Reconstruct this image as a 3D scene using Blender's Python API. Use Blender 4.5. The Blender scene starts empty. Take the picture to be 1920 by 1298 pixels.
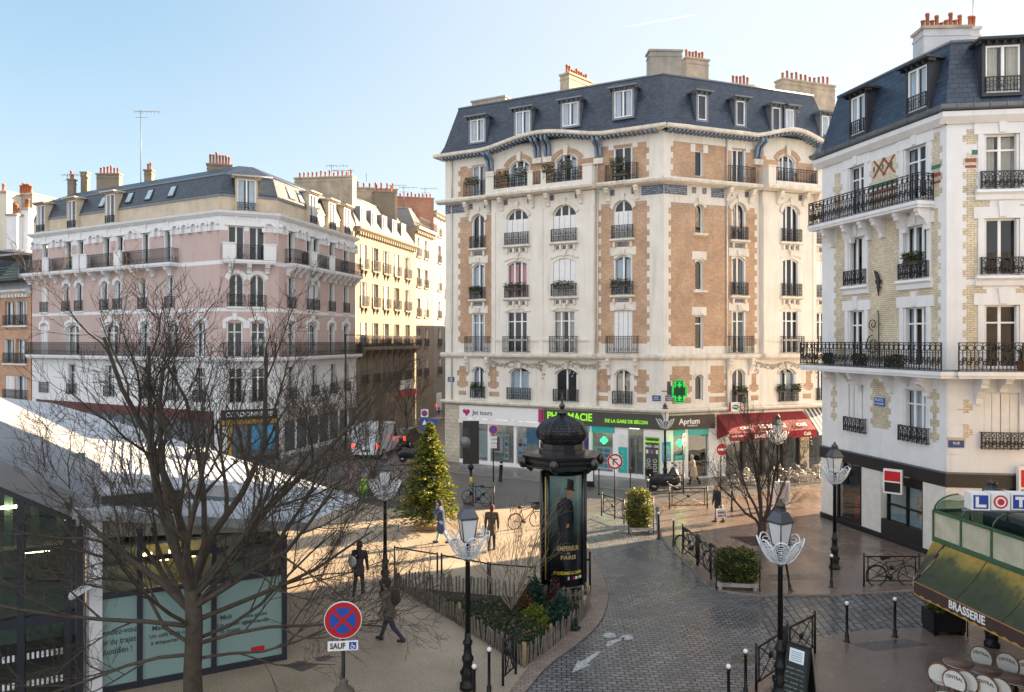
import bpy, bmesh, math, random
import numpy as np
from mathutils import Vector, Matrix
random.seed(7)
S = bpy.context.scene
C = S.collection
R = math.radians
# ---------------------------------------------------------------- camera, sky, sun, exposure
FPX, EYE, HZ, CX = 1400.0, 8.1, 638.0, 960.0
cd = bpy.data.cameras.new("camera")
cd.sensor_width = 36.0
cd.lens = FPX / 1920 * 36
cd.shift_y = -(649 - HZ) / 1920
cd.clip_start, cd.clip_end = 0.1, 3000
cam = bpy.data.objects.new("camera", cd)
C.objects.link(cam)
cam.location = (0, 0, EYE)
cam.rotation_euler = (R(90), 0, 0)
S.camera = cam
SUN_AZ, SUN_EL = 63.0, 20.0
w = bpy.data.worlds.new("World")
S.world = w
w.use_nodes = True
nt = w.node_tree
sky = nt.nodes.new("ShaderNodeTexSky")
sky.sky_type = 'NISHITA'
sky.sun_disc = False
sky.sun_elevation = R(SUN_EL)
sky.sun_rotation = R(SUN_AZ)
sky.altitude = 50
sky.air_density = 1.0
sky.dust_density = 0.6
sky.ozone_density = 1.6
N_, L_ = nt.nodes, nt.links
tc = N_.new('ShaderNodeTexCoord'); sep = N_.new('ShaderNodeSeparateXYZ'); L_.new(tc.outputs['Generated'], sep.inputs[0])
rz = N_.new('ShaderNodeValToRGB'); L_.new(sep.outputs[2], rz.inputs[0])      # blue deepens with height
el = rz.color_ramp.elements
el[0].position = 0.0; el[0].color = (.74, .84, .92, 1)
el[1].position = 0.62; el[1].color = (.27, .46, .68, 1)
e3 = el.new(.20); e3.color = (.58, .76, .88, 1)
e3 = el.new(.36); e3.color = (.40, .62, .80, 1)
dt = N_.new('ShaderNodeVectorMath'); dt.operation = 'DOT_PRODUCT'; L_.new(tc.outputs['Generated'], dt.inputs[0])
dt.inputs[1].default_value = (math.sin(R(SUN_AZ - 12)), math.cos(R(SUN_AZ - 12)), .12)
mr = N_.new('ShaderNodeMapRange'); mr.interpolation_type = 'SMOOTHSTEP'; L_.new(dt.outputs['Value'], mr.inputs[0])
for i, v in zip((1, 2, 3, 4), (.12, .92, 0, .93)): mr.inputs[i].default_value = v
mx = N_.new('ShaderNodeMix'); mx.data_type = 'RGBA'; L_.new(mr.outputs[0], mx.inputs[0]); L_.new(rz.outputs[0], mx.inputs[6]); mx.inputs[7].default_value = (.90, .92, .94, 1)
m2 = N_.new('ShaderNodeMix'); m2.data_type = 'RGBA'; m2.inputs[0].default_value = .06; L_.new(mx.outputs[2], m2.inputs[6]); L_.new(sky.outputs[0], m2.inputs[7])
fb = N_.new('ShaderNodeMapRange'); fb.interpolation_type = 'SMOOTHSTEP'; L_.new(sep.outputs[1], fb.inputs[0])   # extra sky brightness added behind the camera to light the shaded facades
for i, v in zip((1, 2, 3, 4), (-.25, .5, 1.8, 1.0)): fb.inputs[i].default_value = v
m3 = N_.new('ShaderNodeMix'); m3.data_type = 'RGBA'; m3.blend_type = 'MIX'; L_.new(m2.outputs[2], m3.inputs[6]); m3.inputs[7].default_value = (.91, .90, .90, 1)
cl = N_.new('ShaderNodeMapRange'); L_.new(fb.outputs[0], cl.inputs[0])
for i, v in zip((1, 2, 3, 4), (1.0, 1.8, 0, .85)): cl.inputs[i].default_value = v
L_.new(cl.outputs[0], m3.inputs[0])
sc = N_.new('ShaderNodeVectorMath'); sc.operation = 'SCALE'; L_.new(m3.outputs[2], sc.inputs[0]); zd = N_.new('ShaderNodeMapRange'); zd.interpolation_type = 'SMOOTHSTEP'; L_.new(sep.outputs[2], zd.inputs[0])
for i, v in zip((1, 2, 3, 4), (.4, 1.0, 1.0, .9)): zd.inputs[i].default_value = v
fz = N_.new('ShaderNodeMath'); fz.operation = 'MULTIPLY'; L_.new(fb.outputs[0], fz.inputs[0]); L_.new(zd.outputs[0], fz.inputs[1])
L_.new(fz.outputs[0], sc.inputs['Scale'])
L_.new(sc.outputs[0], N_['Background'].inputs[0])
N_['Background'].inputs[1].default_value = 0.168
ld = bpy.data.lights.new("sun", 'SUN')
ld.energy, ld.angle, ld.color = 5.0, R(0.5), (1.0, 0.75, 0.48)
sun = bpy.data.objects.new("sun", ld)
C.objects.link(sun)
sdir = Vector((math.sin(R(SUN_AZ)) * math.cos(R(SUN_EL)), math.cos(R(SUN_AZ)) * math.cos(R(SUN_EL)), math.sin(R(SUN_EL))))
sun.rotation_euler = sdir.to_track_quat('Z', 'Y').to_euler()
S.view_settings.view_transform = 'Standard'
S.view_settings.look = 'None'
S.view_settings.exposure = 2.53
S.view_settings.gamma = 1
S.cycles.max_bounces = 7
S.cycles.transparent_max_bounces = 12
S.cycles.use_denoising = True

# ---------------------------------------------------------------- measuring helpers
def G(px, py, z=0.0):
    """ground point (or point at height z) seen at a photo pixel"""
    k = (EYE - z) / (py - HZ)
    return Vector(((px - CX) * k, FPX * k, z))
def at(px, py, Y):
    return Vector(((px - CX) / FPX * Y, Y, EYE + (HZ - py) / FPX * Y))

# ---------------------------------------------------------------- mesh builder
W = {}
def clean(n): return n
class MB:
    def __init__(s):
        s.v = []; s.f = []; s.fm = []; s.mats = []; s.sm = []; s.xf = None
    def mi(s, m):
        if m not in s.mats: s.mats.append(m)
        return s.mats.index(m)
    def add(s, vs, fs, m, smooth=False):
        b = len(s.v)
        if s.xf is not None:
            vs = [s.xf @ Vector(p) for p in vs]
        s.v.extend([tuple(p) for p in vs])
        i = s.mi(m)
        for f in fs:
            s.f.append(tuple(b + q for q in f)); s.fm.append(i); s.sm.append(smooth)
    def poly(s, pts, m): s.add(pts, [tuple(range(len(pts)))], m)
    def box(s, x0, x1, y0, y1, z0, z1, m):
        if x0 > x1: x0, x1 = x1, x0
        if y0 > y1: y0, y1 = y1, y0
        if z0 > z1: z0, z1 = z1, z0
        s.add([(x0, y0, z0), (x1, y0, z0), (x1, y1, z0), (x0, y1, z0), (x0, y0, z1), (x1, y0, z1), (x1, y1, z1), (x0, y1, z1)],
              [(0, 3, 2, 1), (4, 5, 6, 7), (0, 1, 5, 4), (1, 2, 6, 5), (2, 3, 7, 6), (3, 0, 4, 7)], m)
    def prism(s, poly, z0, z1, m, mside=None, bottom=True):
        """poly: ccw xy outline"""
        n = len(poly)
        s.add([(p[0], p[1], z1) for p in poly], [tuple(range(n))], m)
        if bottom: s.add([(p[0], p[1], z0) for p in poly], [tuple(range(n - 1, -1, -1))], mside or m)
        vs = [(p[0], p[1], z0) for p in poly] + [(p[0], p[1], z1) for p in poly]
        s.add(vs, [(i, (i + 1) % n, n + (i + 1) % n, n + i) for i in range(n)], mside or m)
    def slab(s, prof, y0, y1, m, my=None):
        """outline in the x-z plane (ccw seen from -y), given thickness from y0 (front) to y1"""
        n = len(prof)
        s.add([(p[0], y0, p[1]) for p in prof], [tuple(range(n))], m)
        s.add([(p[0], y1, p[1]) for p in prof], [tuple(range(n - 1, -1, -1))], my or m)
        vs = [(p[0], y0, p[1]) for p in prof] + [(p[0], y1, p[1]) for p in prof]
        s.add(vs, [((i + 1) % n, i, n + i, n + (i + 1) % n) for i in range(n)], my or m)
    def xprof(s, prof, x0, x1, m, caps=True):
        """moulding: outline in y-z (list of (y,z)), run along x"""
        n = len(prof)
        vs = [(x0, p[0], p[1]) for p in prof] + [(x1, p[0], p[1]) for p in prof]
        s.add(vs, [(i, n + i, n + (i + 1) % n, (i + 1) % n) for i in range(n)], m)
        if caps:
            s.add(vs, [tuple(range(n)), tuple(range(2 * n - 1, n - 1, -1))], m)
    def tube(s, pts, rad, n, m, cap=True, smooth=True):
        pts = [Vector(p) for p in pts]
        if not hasattr(rad, '__len__'): rad = [rad] * len(pts)
        vs = []; up = None
        for i, p in enumerate(pts):
            t = (pts[min(i + 1, len(pts) - 1)] - pts[max(i - 1, 0)])
            t = t.normalized() if t.length > 1e-9 else Vector((0, 0, 1))
            if up is None:
                up = t.orthogonal().normalized()
            else:
                up = (up - t * up.dot(t))
                up = up.normalized() if up.length > 1e-6 else t.orthogonal().normalized()
            b = t.cross(up)
            for k in range(n):
                a = 2 * math.pi * k / n
                vs.append(p + (up * math.cos(a) + b * math.sin(a)) * rad[i])
        fs = []
        for i in range(len(pts) - 1):
            for k in range(n):
                k2 = (k + 1) % n
                fs.append((i * n + k, i * n + k2, (i + 1) * n + k2, (i + 1) * n + k))
        if cap:
            fs.append(tuple(range(n - 1, -1, -1)))
            fs.append(tuple((len(pts) - 1) * n + k for k in range(n)))
        s.add(vs, fs, m, smooth)
    def lathe(s, prof, n, c, m, a0=0.0, smooth=True, cap=True):
        vs = []
        for r, z in prof:
            for k in range(n):
                a = a0 + 2 * math.pi * k / n
                vs.append((c[0] + r * math.cos(a), c[1] + r * math.sin(a), c[2] + z))
        fs = []
        for i in range(len(prof) - 1):
            for k in range(n):
                k2 = (k + 1) % n
                fs.append((i * n + k, i * n + k2, (i + 1) * n + k2, (i + 1) * n + k))
        if cap:
            fs.append(tuple(range(n - 1, -1, -1)))
            fs.append(tuple((len(prof) - 1) * n + k for k in range(n)))
        s.add(vs, fs, m, smooth)
    def ball(s, c, r, m, n=10, k=6, sx=1, sy=1, sz=1):
        vs = [(c[0], c[1], c[2] - r * sz)]
        for i in range(1, k):
            t = -math.pi / 2 + math.pi * i / k
            for j in range(n):
                a = 2 * math.pi * j / n
                vs.append((c[0] + r * sx * math.cos(t) * math.cos(a), c[1] + r * sy * math.cos(t) * math.sin(a), c[2] + r * sz * math.sin(t)))
        vs.append((c[0], c[1], c[2] + r * sz))
        fs = [(0, 1 + (j + 1) % n, 1 + j) for j in range(n)]
        for i in range(k - 2):
            for j in range(n):
                j2 = (j + 1) % n
                fs.append((1 + i * n + j, 1 + i * n + j2, 1 + (i + 1) * n + j2, 1 + (i + 1) * n + j))
        b = 1 + (k - 2) * n
        fs += [(b + j, b + (j + 1) % n, len(vs) - 1) for j in range(n)]
        s.add(vs, fs, m, True)
    def mesh_in(s, me, M, m):
        s.add([M @ v.co for v in me.vertices], [tuple(p.vertices) for p in me.polygons], m)
    def mesh(s, name):
        me = bpy.data.meshes.new(name)
        me.from_pydata(s.v, [], s.f)
        for m in s.mats: me.materials.append(m)
        me.polygons.foreach_set('material_index', s.fm)
        me.polygons.foreach_set('use_smooth', s.sm)
        nl = len(me.loops)
        if nl:
            V = np.array(s.v, dtype=np.float64)
            ln = np.empty(nl, dtype=np.int32); me.loops.foreach_get('vertex_index', ln)
            npo = len(me.polygons)
            tot = np.empty(npo, dtype=np.int32); me.polygons.foreach_get('loop_total', tot)
            nrm = np.empty(npo * 3); me.polygons.foreach_get('normal', nrm); nrm = nrm.reshape(-1, 3)
            N = np.repeat(nrm, tot, axis=0); P = V[ln]
            flat = np.abs(N[:, 2]) > 0.75
            h = np.hypot(N[:, 0], N[:, 1]); h[h < 1e-6] = 1
            tx, ty = -N[:, 1] / h, N[:, 0] / h
            u = np.where(flat, P[:, 0], P[:, 0] * tx + P[:, 1] * ty)
            v = np.where(flat, P[:, 1], P[:, 2])
            uv = me.uv_layers.new(name='UVMap')
            uv.data.foreach_set('uv', np.stack([u, v], 1).ravel().astype(np.float32))
        me.update()
        return me
    def build(s, name, parent=None, M=None):
        return place(name, s.mesh(name), parent, M)

def place(name, me, parent=None, M=None):
    o = bpy.data.objects.new(name, me)
    C.objects.link(o)
    M = M.copy() if M is not None else Matrix.Identity(4)
    if parent is not None:
        o.parent = parent
        o.matrix_basis = W[parent.name].inverted() @ M
    else:
        o.matrix_basis = M
    W[o.name] = M
    return o
def tag(o, label, cat, group=None, kind=None):
    if label: o['label'] = label
    if cat: o['category'] = cat
    if group: o['group'] = group
    if kind: o['kind'] = kind
    return o
def thing(name, label, cat, loc=(0, 0, 0), rz=0.0, group=None):
    o = bpy.data.objects.new(name, None)
    C.objects.link(o)
    o.empty_display_size = 0.3
    M = Matrix.Translation(Vector(loc)) @ Matrix.Rotation(rz, 4, 'Z')
    o.matrix_basis = M
    W[o.name] = M
    return tag(o, label, cat, group)
KIDS = {}
def dup(root, loc, rz=0.0, label=None, group=None, sc=None):
    """copy of a thing with its parts and their sub-parts"""
    if root.name not in KIDS:
        ch = {}
        for o in C.objects:
            if o.parent: ch.setdefault(o.parent.name, []).append(o)
        KIDS[root.name] = [(c, ch.get(c.name, [])) for c in ch.get(root.name, [])]
    r = root.copy(); C.objects.link(r)
    M = Matrix.Translation(Vector(loc)) @ Matrix.Rotation(rz, 4, 'Z')
    if sc: M = M @ Matrix.Scale(sc, 4)
    r.matrix_basis = M; W[r.name] = M
    if label: r['label'] = label
    if group: r['group'] = group
    for c, gs in KIDS[root.name]:
        cc = c.copy(); C.objects.link(cc); cc.parent = r
        for g in gs:
            gg = g.copy(); C.objects.link(gg); gg.parent = cc
    return r
def T(x=0, y=0, z=0): return Matrix.Translation((x, y, z))
def RZ(a): return Matrix.Rotation(a, 4, 'Z')
def RX(a): return Matrix.Rotation(a, 4, 'X')
def RY(a): return Matrix.Rotation(a, 4, 'Y')

# ---------------------------------------------------------------- lettering
TEXTS = """Jet tours|PHARMACIE|DE LA GARE DE BÉCON|Aprium|Bienvenue|SAUF|BRASSERIE|Caffé|L|T|LE RAPIDE|CAFÉ|CAVE|Café|BRASSERIE BAR|BAR|CORDONNERIE|Rendez-vous|fin du trajet|quotidien !|Matin|Un café et le journal|à emporter|EMPEREUR|DE|PARIS|LE 19 DÉCEMBRE AU CINÉMA|2|P|CENTRAL|PMU|Menu|8h30 - 20h|Midi|Un en-cas pour|le trajet|HÔTEL|RUE|PLACE|0|une pause|gourmande|CAFÉ TABAC""".split("|")
TXT = {}
def make_texts():
    obs = []
    for t in TEXTS:
        for bold in (0, 1):
            cu = bpy.data.curves.new("t", 'FONT'); cu.body = t; cu.size = 1.0; cu.resolution_u = 3
            cu.extrude = 0.012; cu.offset = 0.022 if bold else 0.004
            cu.align_x = 'CENTER'; cu.align_y = 'CENTER'
            o = bpy.data.objects.new("t", cu); C.objects.link(o); obs.append((t, bold, o, cu))
    dg = bpy.context.evaluated_depsgraph_get()
    for t, b, o, cu in obs:
        TXT[(t, b)] = bpy.data.meshes.new_from_object(o.evaluated_get(dg))
    for t, b, o, cu in obs:
        bpy.data.objects.remove(o); bpy.data.curves.remove(cu)
make_texts()
UPX = Matrix(((1, 0, 0, 0), (0, 0, -1, 0), (0, 1, 0, 0), (0, 0, 0, 1)))   # text plane stood up in x-z, facing -y
def put_text(mb, t, x, y, z, size, m, bold=1, sx=1.0, width=None, rx=0.0):
    me = TXT[(t, bold)]
    if width:
        xs = [v.co.x for v in me.vertices]
        sx = width / ((max(xs) - min(xs)) * size)
    M = T(x, y, z) @ RX(rx) @ UPX @ Matrix.Diagonal((size * sx, size, max(size, .2), 1))
    mb.mesh_in(me, M, m)

# ---------------------------------------------------------------- materials
MATS = {}
def newmat(name):
    m = bpy.data.materials.new(name); m.use_nodes = True
    nt = m.node_tree
    return m, nt, nt.nodes['Principled BSDF']
def node(nt, typ, **kw):
    n = nt.nodes.new(typ)
    for k, v in kw.items(): setattr(n, k, v)
    return n
def ramp(nt, fac, stops):
    r = node(nt, 'ShaderNodeValToRGB')
    e = r.color_ramp.elements
    while len(e) < len(stops): e.new(0.5)
    for i, (p, c) in enumerate(stops):
        e[i].position = p; e[i].color = (*c, 1) if len(c) == 3 else c
    nt.links.new(fac, r.inputs[0])
    return r.outputs[0]
def mixc(nt, f, a, b, mode='MIX'):
    n = node(nt, 'ShaderNodeMix', data_type='RGBA', blend_type=mode)
    for s, v in ((n.inputs[0], f), (n.inputs[6], a), (n.inputs[7], b)):
        if hasattr(v, 'is_linked'): nt.links.new(v, s)
        elif isinstance(v, (int, float)): s.default_value = v
        else: s.default_value = (*v, 1)
    return n.outputs[2]
def noise(nt, scale, detail=4, rough=.55, coord='pos', stretch=None):
    n = node(nt, 'ShaderNodeTexNoise')
    n.inputs['Scale'].default_value = scale; n.inputs['Detail'].default_value = detail; n.inputs['Roughness'].default_value = rough
    if coord == 'uv':
        src = node(nt, 'ShaderNodeUVMap').outputs[0]
    else:
        src = node(nt, 'ShaderNodeNewGeometry').outputs['Position']
    if stretch:
        mp = node(nt, 'ShaderNodeMapping'); mp.inputs['Scale'].default_value = stretch
        nt.links.new(src, mp.inputs[0]); src = mp.outputs[0]
    nt.links.new(src, n.inputs['Vector'])
    return n.outputs['Fac']
def bump(nt, bs, h, strength=.3, dist=.02):
    b = node(nt, 'ShaderNodeBump'); b.inputs['Strength'].default_value = strength; b.inputs['Distance'].default_value = dist
    nt.links.new(h, b.inputs['Height']); nt.links.new(b.outputs[0], bs.inputs['Normal'])
def mul(c, k): return tuple(min(1, x * k) for x in c)
def plain(name, col, rough=.6, metal=0, var=.12, scale=3.0, bmp=0, bscale=40, spec=.5, streak=0, coat=0):
    if name in MATS: return MATS[name]
    m, nt, bs = newmat(name)
    n = noise(nt, scale, 5)
    c = ramp(nt, n, [(.3, mul(col, 1 - var)), (.7, mul(col, 1 + var))])
    if streak:
        n2 = noise(nt, 1.0, 5, .65, stretch=(3.4, 3.4, .25))
        f = ramp(nt, n2, [(.5, (0, 0, 0)), (.78, (streak,) * 3)])
        c = mixc(nt, f, c, mul(col, .45))
    nt.links.new(c, bs.inputs['Base Color'])
    bs.inputs['Roughness'].default_value = rough; bs.inputs['Metallic'].default_value = metal
    bs.inputs['Specular IOR Level'].default_value = spec
    if coat: bs.inputs['Coat Weight'].default_value = coat
    if bmp: bump(nt, bs, noise(nt, bscale, 3), bmp, .01)
    MATS[name] = m
    return m
def bricks(name, cols, mortar, bw, bh, ms=.012, rough=.8, bmp=.4, offset=.5, coord='uv', rot=0, wet=0, spec=.4, var=.0, freq=2, rpatch=None):
    if name in MATS: return MATS[name]
    m, nt, bs = newmat(name)
    b = node(nt, 'ShaderNodeTexBrick', offset=offset, offset_frequency=freq)
    src = node(nt, 'ShaderNodeUVMap').outputs[0] if coord == 'uv' else node(nt, 'ShaderNodeNewGeometry').outputs['Position']
    mp = node(nt, 'ShaderNodeMapping'); mp.inputs['Rotation'].default_value = (0, 0, rot)
    nt.links.new(src, mp.inputs[0]); nt.links.new(mp.outputs[0], b.inputs[0])
    b.inputs['Scale'].default_value = 1; b.inputs['Brick Width'].default_value = bw; b.inputs['Row Height'].default_value = bh
    b.inputs['Mortar Size'].default_value = ms; b.inputs['Mortar Smooth'].default_value = .2; b.inputs['Bias'].default_value = 0
    b.inputs['Color1'].default_value = (*cols[0], 1); b.inputs['Color2'].default_value = (*cols[1], 1); b.inputs['Mortar'].default_value = (*mortar, 1)
    n = noise(nt, .9, 6, .6)
    c = mixc(nt, 1.0, b.outputs['Color'], ramp(nt, n, [(.25, (.72,) * 3), (.75, (1.18, 1.18, 1.18))]), 'MULTIPLY')
    n3 = noise(nt, 9, 3)
    c = mixc(nt, 1.0, c, ramp(nt, n3, [(.3, (.82,) * 3), (.7, (1.12, 1.12, 1.12))]), 'MULTIPLY')
    nt.links.new(c, bs.inputs['Base Color'])
    bs.inputs['Specular IOR Level'].default_value = spec
    if rpatch:
        n2 = noise(nt, .55, 5, .6)
        nt.links.new(ramp(nt, n2, [(.35, (rpatch[0],) * 3), (.65, (rpatch[1],) * 3)]), bs.inputs['Roughness'])
    else: bs.inputs['Roughness'].default_value = rough
    inv = node(nt, 'ShaderNodeMath', operation='SUBTRACT'); inv.inputs[0].default_value = 1; nt.links.new(b.outputs['Fac'], inv.inputs[1])
    bump(nt, bs, inv.outputs[0], bmp, .012)
    MATS[name] = m
    return m
def emit(name, col, st):
    if name in MATS: return MATS[name]
    m, nt, bs = newmat(name)
    bs.inputs['Base Color'].default_value = (*col, 1)
    bs.inputs['Emission Color'].default_value = (*col, 1); bs.inputs['Emission Strength'].default_value = st
    MATS[name] = m
    return m
def glassmat(name, tint=(.9, .95, .95), refl=.35, rough=.01):
    if name in MATS: return MATS[name]
    m, nt, bs = newmat(name)
    nt.nodes.remove(bs)
    tr = node(nt, 'ShaderNodeBsdfTransparent'); tr.inputs[0].default_value = (*tint, 1)
    gl = node(nt, 'ShaderNodeBsdfGlossy'); gl.inputs['Roughness'].default_value = rough; gl.inputs[0].default_value = (.95, .97, 1, 1)
    lw = node(nt, 'ShaderNodeLayerWeight'); lw.inputs[0].default_value = .5
    fr = node(nt, 'ShaderNodeMath', operation='POWER'); nt.links.new(lw.outputs['Facing'], fr.inputs[0]); fr.inputs[1].default_value = 4.5
    ad = node(nt, 'ShaderNodeMath', operation='ADD', use_clamp=True); ad.inputs[1].default_value = refl
    nt.links.new(fr.outputs[0], ad.inputs[0])
    mx = node(nt, 'ShaderNodeMixShader')
    nt.links.new(ad.outputs[0], mx.inputs[0]); nt.links.new(tr.outputs[0], mx.inputs[1]); nt.links.new(gl.outputs[0], mx.inputs[2])
    b = node(nt, 'ShaderNodeBump'); b.inputs['Strength'].default_value = .02; b.inputs['Distance'].default_value = .3
    nt.links.new(noise(nt, 1.2, 1), b.inputs['Height']); nt.links.new(b.outputs[0], gl.inputs['Normal'])
    nt.links.new(mx.outputs[0], nt.nodes['Material Output'].inputs[0])
    MATS[name] = m
    return m
CREAM = plain('cream plaster', (.71, .675, .615), .85, var=.06, scale=1.2, bmp=.1, streak=.42)
CREAM2 = plain('cream stone trim', (.68, .63, .55), .8, var=.14, scale=2.5, bmp=.12, streak=.55)
WHITEP = plain('white plaster', (.72, .725, .74), .85, var=.05, scale=1.5, bmp=.08, streak=.22)
PINK = plain('pink plaster', (.50, .385, .36), .88, var=.07, scale=.8, bmp=.1, streak=.25)
BEIGE = plain('beige render', (.52, .44, .34), .85, var=.12, scale=1.5, bmp=.1, streak=.3)
GREYR = plain('grey render', (.33, .30, .26), .9, var=.2, scale=1.5, bmp=.2, streak=.4)
LIMEST = plain('limestone', (.215, .18, .138), .85, var=.1, scale=1.5, bmp=.1, streak=.3)
BRICK = bricks('tan brick', ((.44, .265, .16), (.53, .335, .21)), (.48, .39, .31), .23, .072, .008, bmp=.25)
BRICKY = bricks('yellow glazed brick', ((.60, .53, .40), (.68, .61, .47)), (.36, .28, .19), .235, .082, .009, rough=.55, bmp=.3)
BRICKR = bricks('red brick', ((.34, .14, .09), (.42, .19, .12)), (.4, .3, .24), .22, .075, .01)
BRICKO = bricks('orange brick', ((.48, .24, .13), (.56, .30, .17)), (.5, .4, .32), .22, .075, .01)
SLATE = bricks('slate', ((.017, .031, .056), (.040, .060, .096)), (.008, .011, .017), .26, .17, .012, rough=.42, bmp=.5, spec=.6)
SLATEG = bricks('grey slate', ((.16, .155, .145), (.22, .21, .2)), (.1, .1, .1), .26, .17, .012, rough=.45, bmp=.5, spec=.6)
ZINC = plain('zinc sheet', (.15, .165, .19), .42, .3, var=.15)
IRON = plain('black wrought iron', (.014, .014, .017), .45, 0, var=.3, spec=.5)
BLACKP = plain('black paint', (.010, .010, .011), .42, 0, var=.2, spec=.3)
WOODW = plain('white window paint', (.80, .80, .79), .5, var=.04)
SHUT = plain('white shutter paint', (.74, .74, .75), .55, var=.05)
STONE_TILE = plain('pale stone cladding', (.70, .67, .62), .6, var=.08, scale=4)
TERRA = plain('terracotta', (.36, .12, .06), .8, var=.2)
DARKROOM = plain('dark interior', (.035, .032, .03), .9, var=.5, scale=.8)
CURT = plain('net curtain', (.60, .63, .67), .9, var=.06)
CURTB = plain('beige curtain', (.58, .50, .40), .9, var=.1)
CURTR = plain('pink blind', (.75, .32, .32), .9, var=.1)
GLASS = glassmat('window glass', (.80, .86, .90), .05)
GLASSD = glassmat('shop glass', (.75, .8, .82), .08)
# ---------------------------------------------------------------- facade kit (local frame: x along wall, y into the wall, z up)
class Facade:
    def __init__(s, A, B):
        s.A = Vector((A[0], A[1])); s.B = Vector((B[0], B[1]))
        d = s.B - s.A; s.L = d.length; s.d = d.normalized()
        s.ang = math.atan2(s.d.y, s.d.x)
        s.M = T(A[0], A[1], 0) @ RZ(s.ang)
    def u(s, px, n=0.0):
        """distance along the wall of the photo column px (n = metres proud of the wall)"""
        q = (px - CX) / FPX
        nx, ny = s.d.y * n, -s.d.x * n
        ax, ay = s.A.x + nx, s.A.y + ny
        return (q * ay - ax) / (s.d.x - q * s.d.y)
    def z(s, px, py, n=0.0):
        u = s.u(px, n); Y = s.A.y - s.d.x * n + s.d.y * u
        return EYE + (HZ - py) / FPX * Y
    def at(s, u, y=0.0, z=0.0): return s.M @ T(u, y, z)
    def w(s, u, y=0.0, z=0.0): return (s.M @ Vector((u, y, z)))

def arc_pts(u0, u1, zs, rise, n=8):
    """points of an arch from right springing to left springing"""
    a = (u1 - u0) / 2; c = (u0 + u1) / 2
    rise = min(rise, a)
    r = (a * a + rise * rise) / (2 * rise); zc = zs + rise - r
    t0 = math.asin(min(1, a / r))
    return [(c + r * math.sin(t0 - 2 * t0 * i / n), zc + r * math.cos(t0 - 2 * t0 * i / n)) for i in range(n + 1)]

def wall(mb, u0, u1, z0, z1, y, ops, zones, mat, rev=.22, revm=None):
    """wall sheet with openings (u0,u1,z0,z1,rise) and material zones (u0,u1,z0,z1,mat)"""
    revm = revm or mat
    us = {u0, u1}; zs = {z0, z1}
    ops = [o for o in ops if o[1] > u0 and o[0] < u1 and o[3] > z0 and o[2] < z1]
    zones = [o for o in zones if o[1] > u0 and o[0] < u1 and o[3] > z0 and o[2] < z1]
    for o in ops + zones:
        for q in (o[0], o[1]):
            if u0 < q < u1: us.add(q)
        for q in (o[2], o[3]):
            if z0 < q < z1: zs.add(q)
    us = sorted(us); zs = sorted(zs)
    us = [a for i, a in enumerate(us) if i == 0 or a - us[i - 1] > 1e-4]
    zs = [a for i, a in enumerate(zs) if i == 0 or a - zs[i - 1] > 1e-4]
    for j in range(len(zs) - 1):
        zc = (zs[j] + zs[j + 1]) / 2; run = None
        for i in range(len(us) - 1):
            uc = (us[i] + us[i + 1]) / 2
            k = mat
            for o in zones:
                if o[0] < uc < o[1] and o[2] < zc < o[3]: k = o[4]
            for o in ops:
                if o[0] < uc < o[1] and o[2] < zc < o[3]: k = None
            if run and run[2] is k: run[1] = us[i + 1]
            else:
                if run and run[2] is not None:
                    mb.poly([(run[0], y, zs[j]), (run[1], y, zs[j]), (run[1], y, zs[j + 1]), (run[0], y, zs[j + 1])], run[2])
                run = [us[i], us[i + 1], k]
        if run and run[2] is not None:
            mb.poly([(run[0], y, zs[j]), (run[1], y, zs[j]), (run[1], y, zs[j + 1]), (run[0], y, zs[j + 1])], run[2])
    for o in ops:
        a, b, c, d, rise = o
        if rise > 0:
            ap = arc_pts(a, b, d - rise, rise)
            h = len(ap) // 2
            for side in (0, 1):
                pts = ap[:h + 1] if side == 0 else ap[h:]
                cor = (b, d) if side == 0 else (a, d)
                for i in range(len(pts) - 1):
                    mb.poly([(pts[i][0], y, pts[i][1]), (cor[0], y, cor[1]), (pts[i + 1][0], y, pts[i + 1][1])], mat)
            loop = [(a, c), (b, c)] + ap
        else:
            loop = [(a, c), (b, c), (b, d), (a, d)]
        n = len(loop)
        for i in range(n):
            p, q = loop[i], loop[(i + 1) % n]
            mb.poly([(p[0], y, p[1]), (p[0], y + rev, p[1]), (q[0], y + rev, q[1]), (q[0], y, q[1])], revm)

def jag(u0, u1, z0, z1, m, sides='lr', t=.16, step=.34):
    """brick panel whose edges are toothed against the quoins"""
    out = [(u0, u1, z0, z1, m)]
    n = int((z1 - z0) / (2 * step))
    for i in range(n):
        za = z0 + .1 + i * 2 * step
        if 'l' in sides: out.append((u0 - t, u0 + .001, za, za + step, m))
        if 'r' in sides: out.append((u1 - .001, u1 + t, za, za + step, m))
    return out

MC = {}
def cached(key, fn):
    key = tuple(round(k, 2) if isinstance(k, float) else k for k in key)
    if key not in MC: MC[key] = fn()
    return MC[key]

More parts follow.
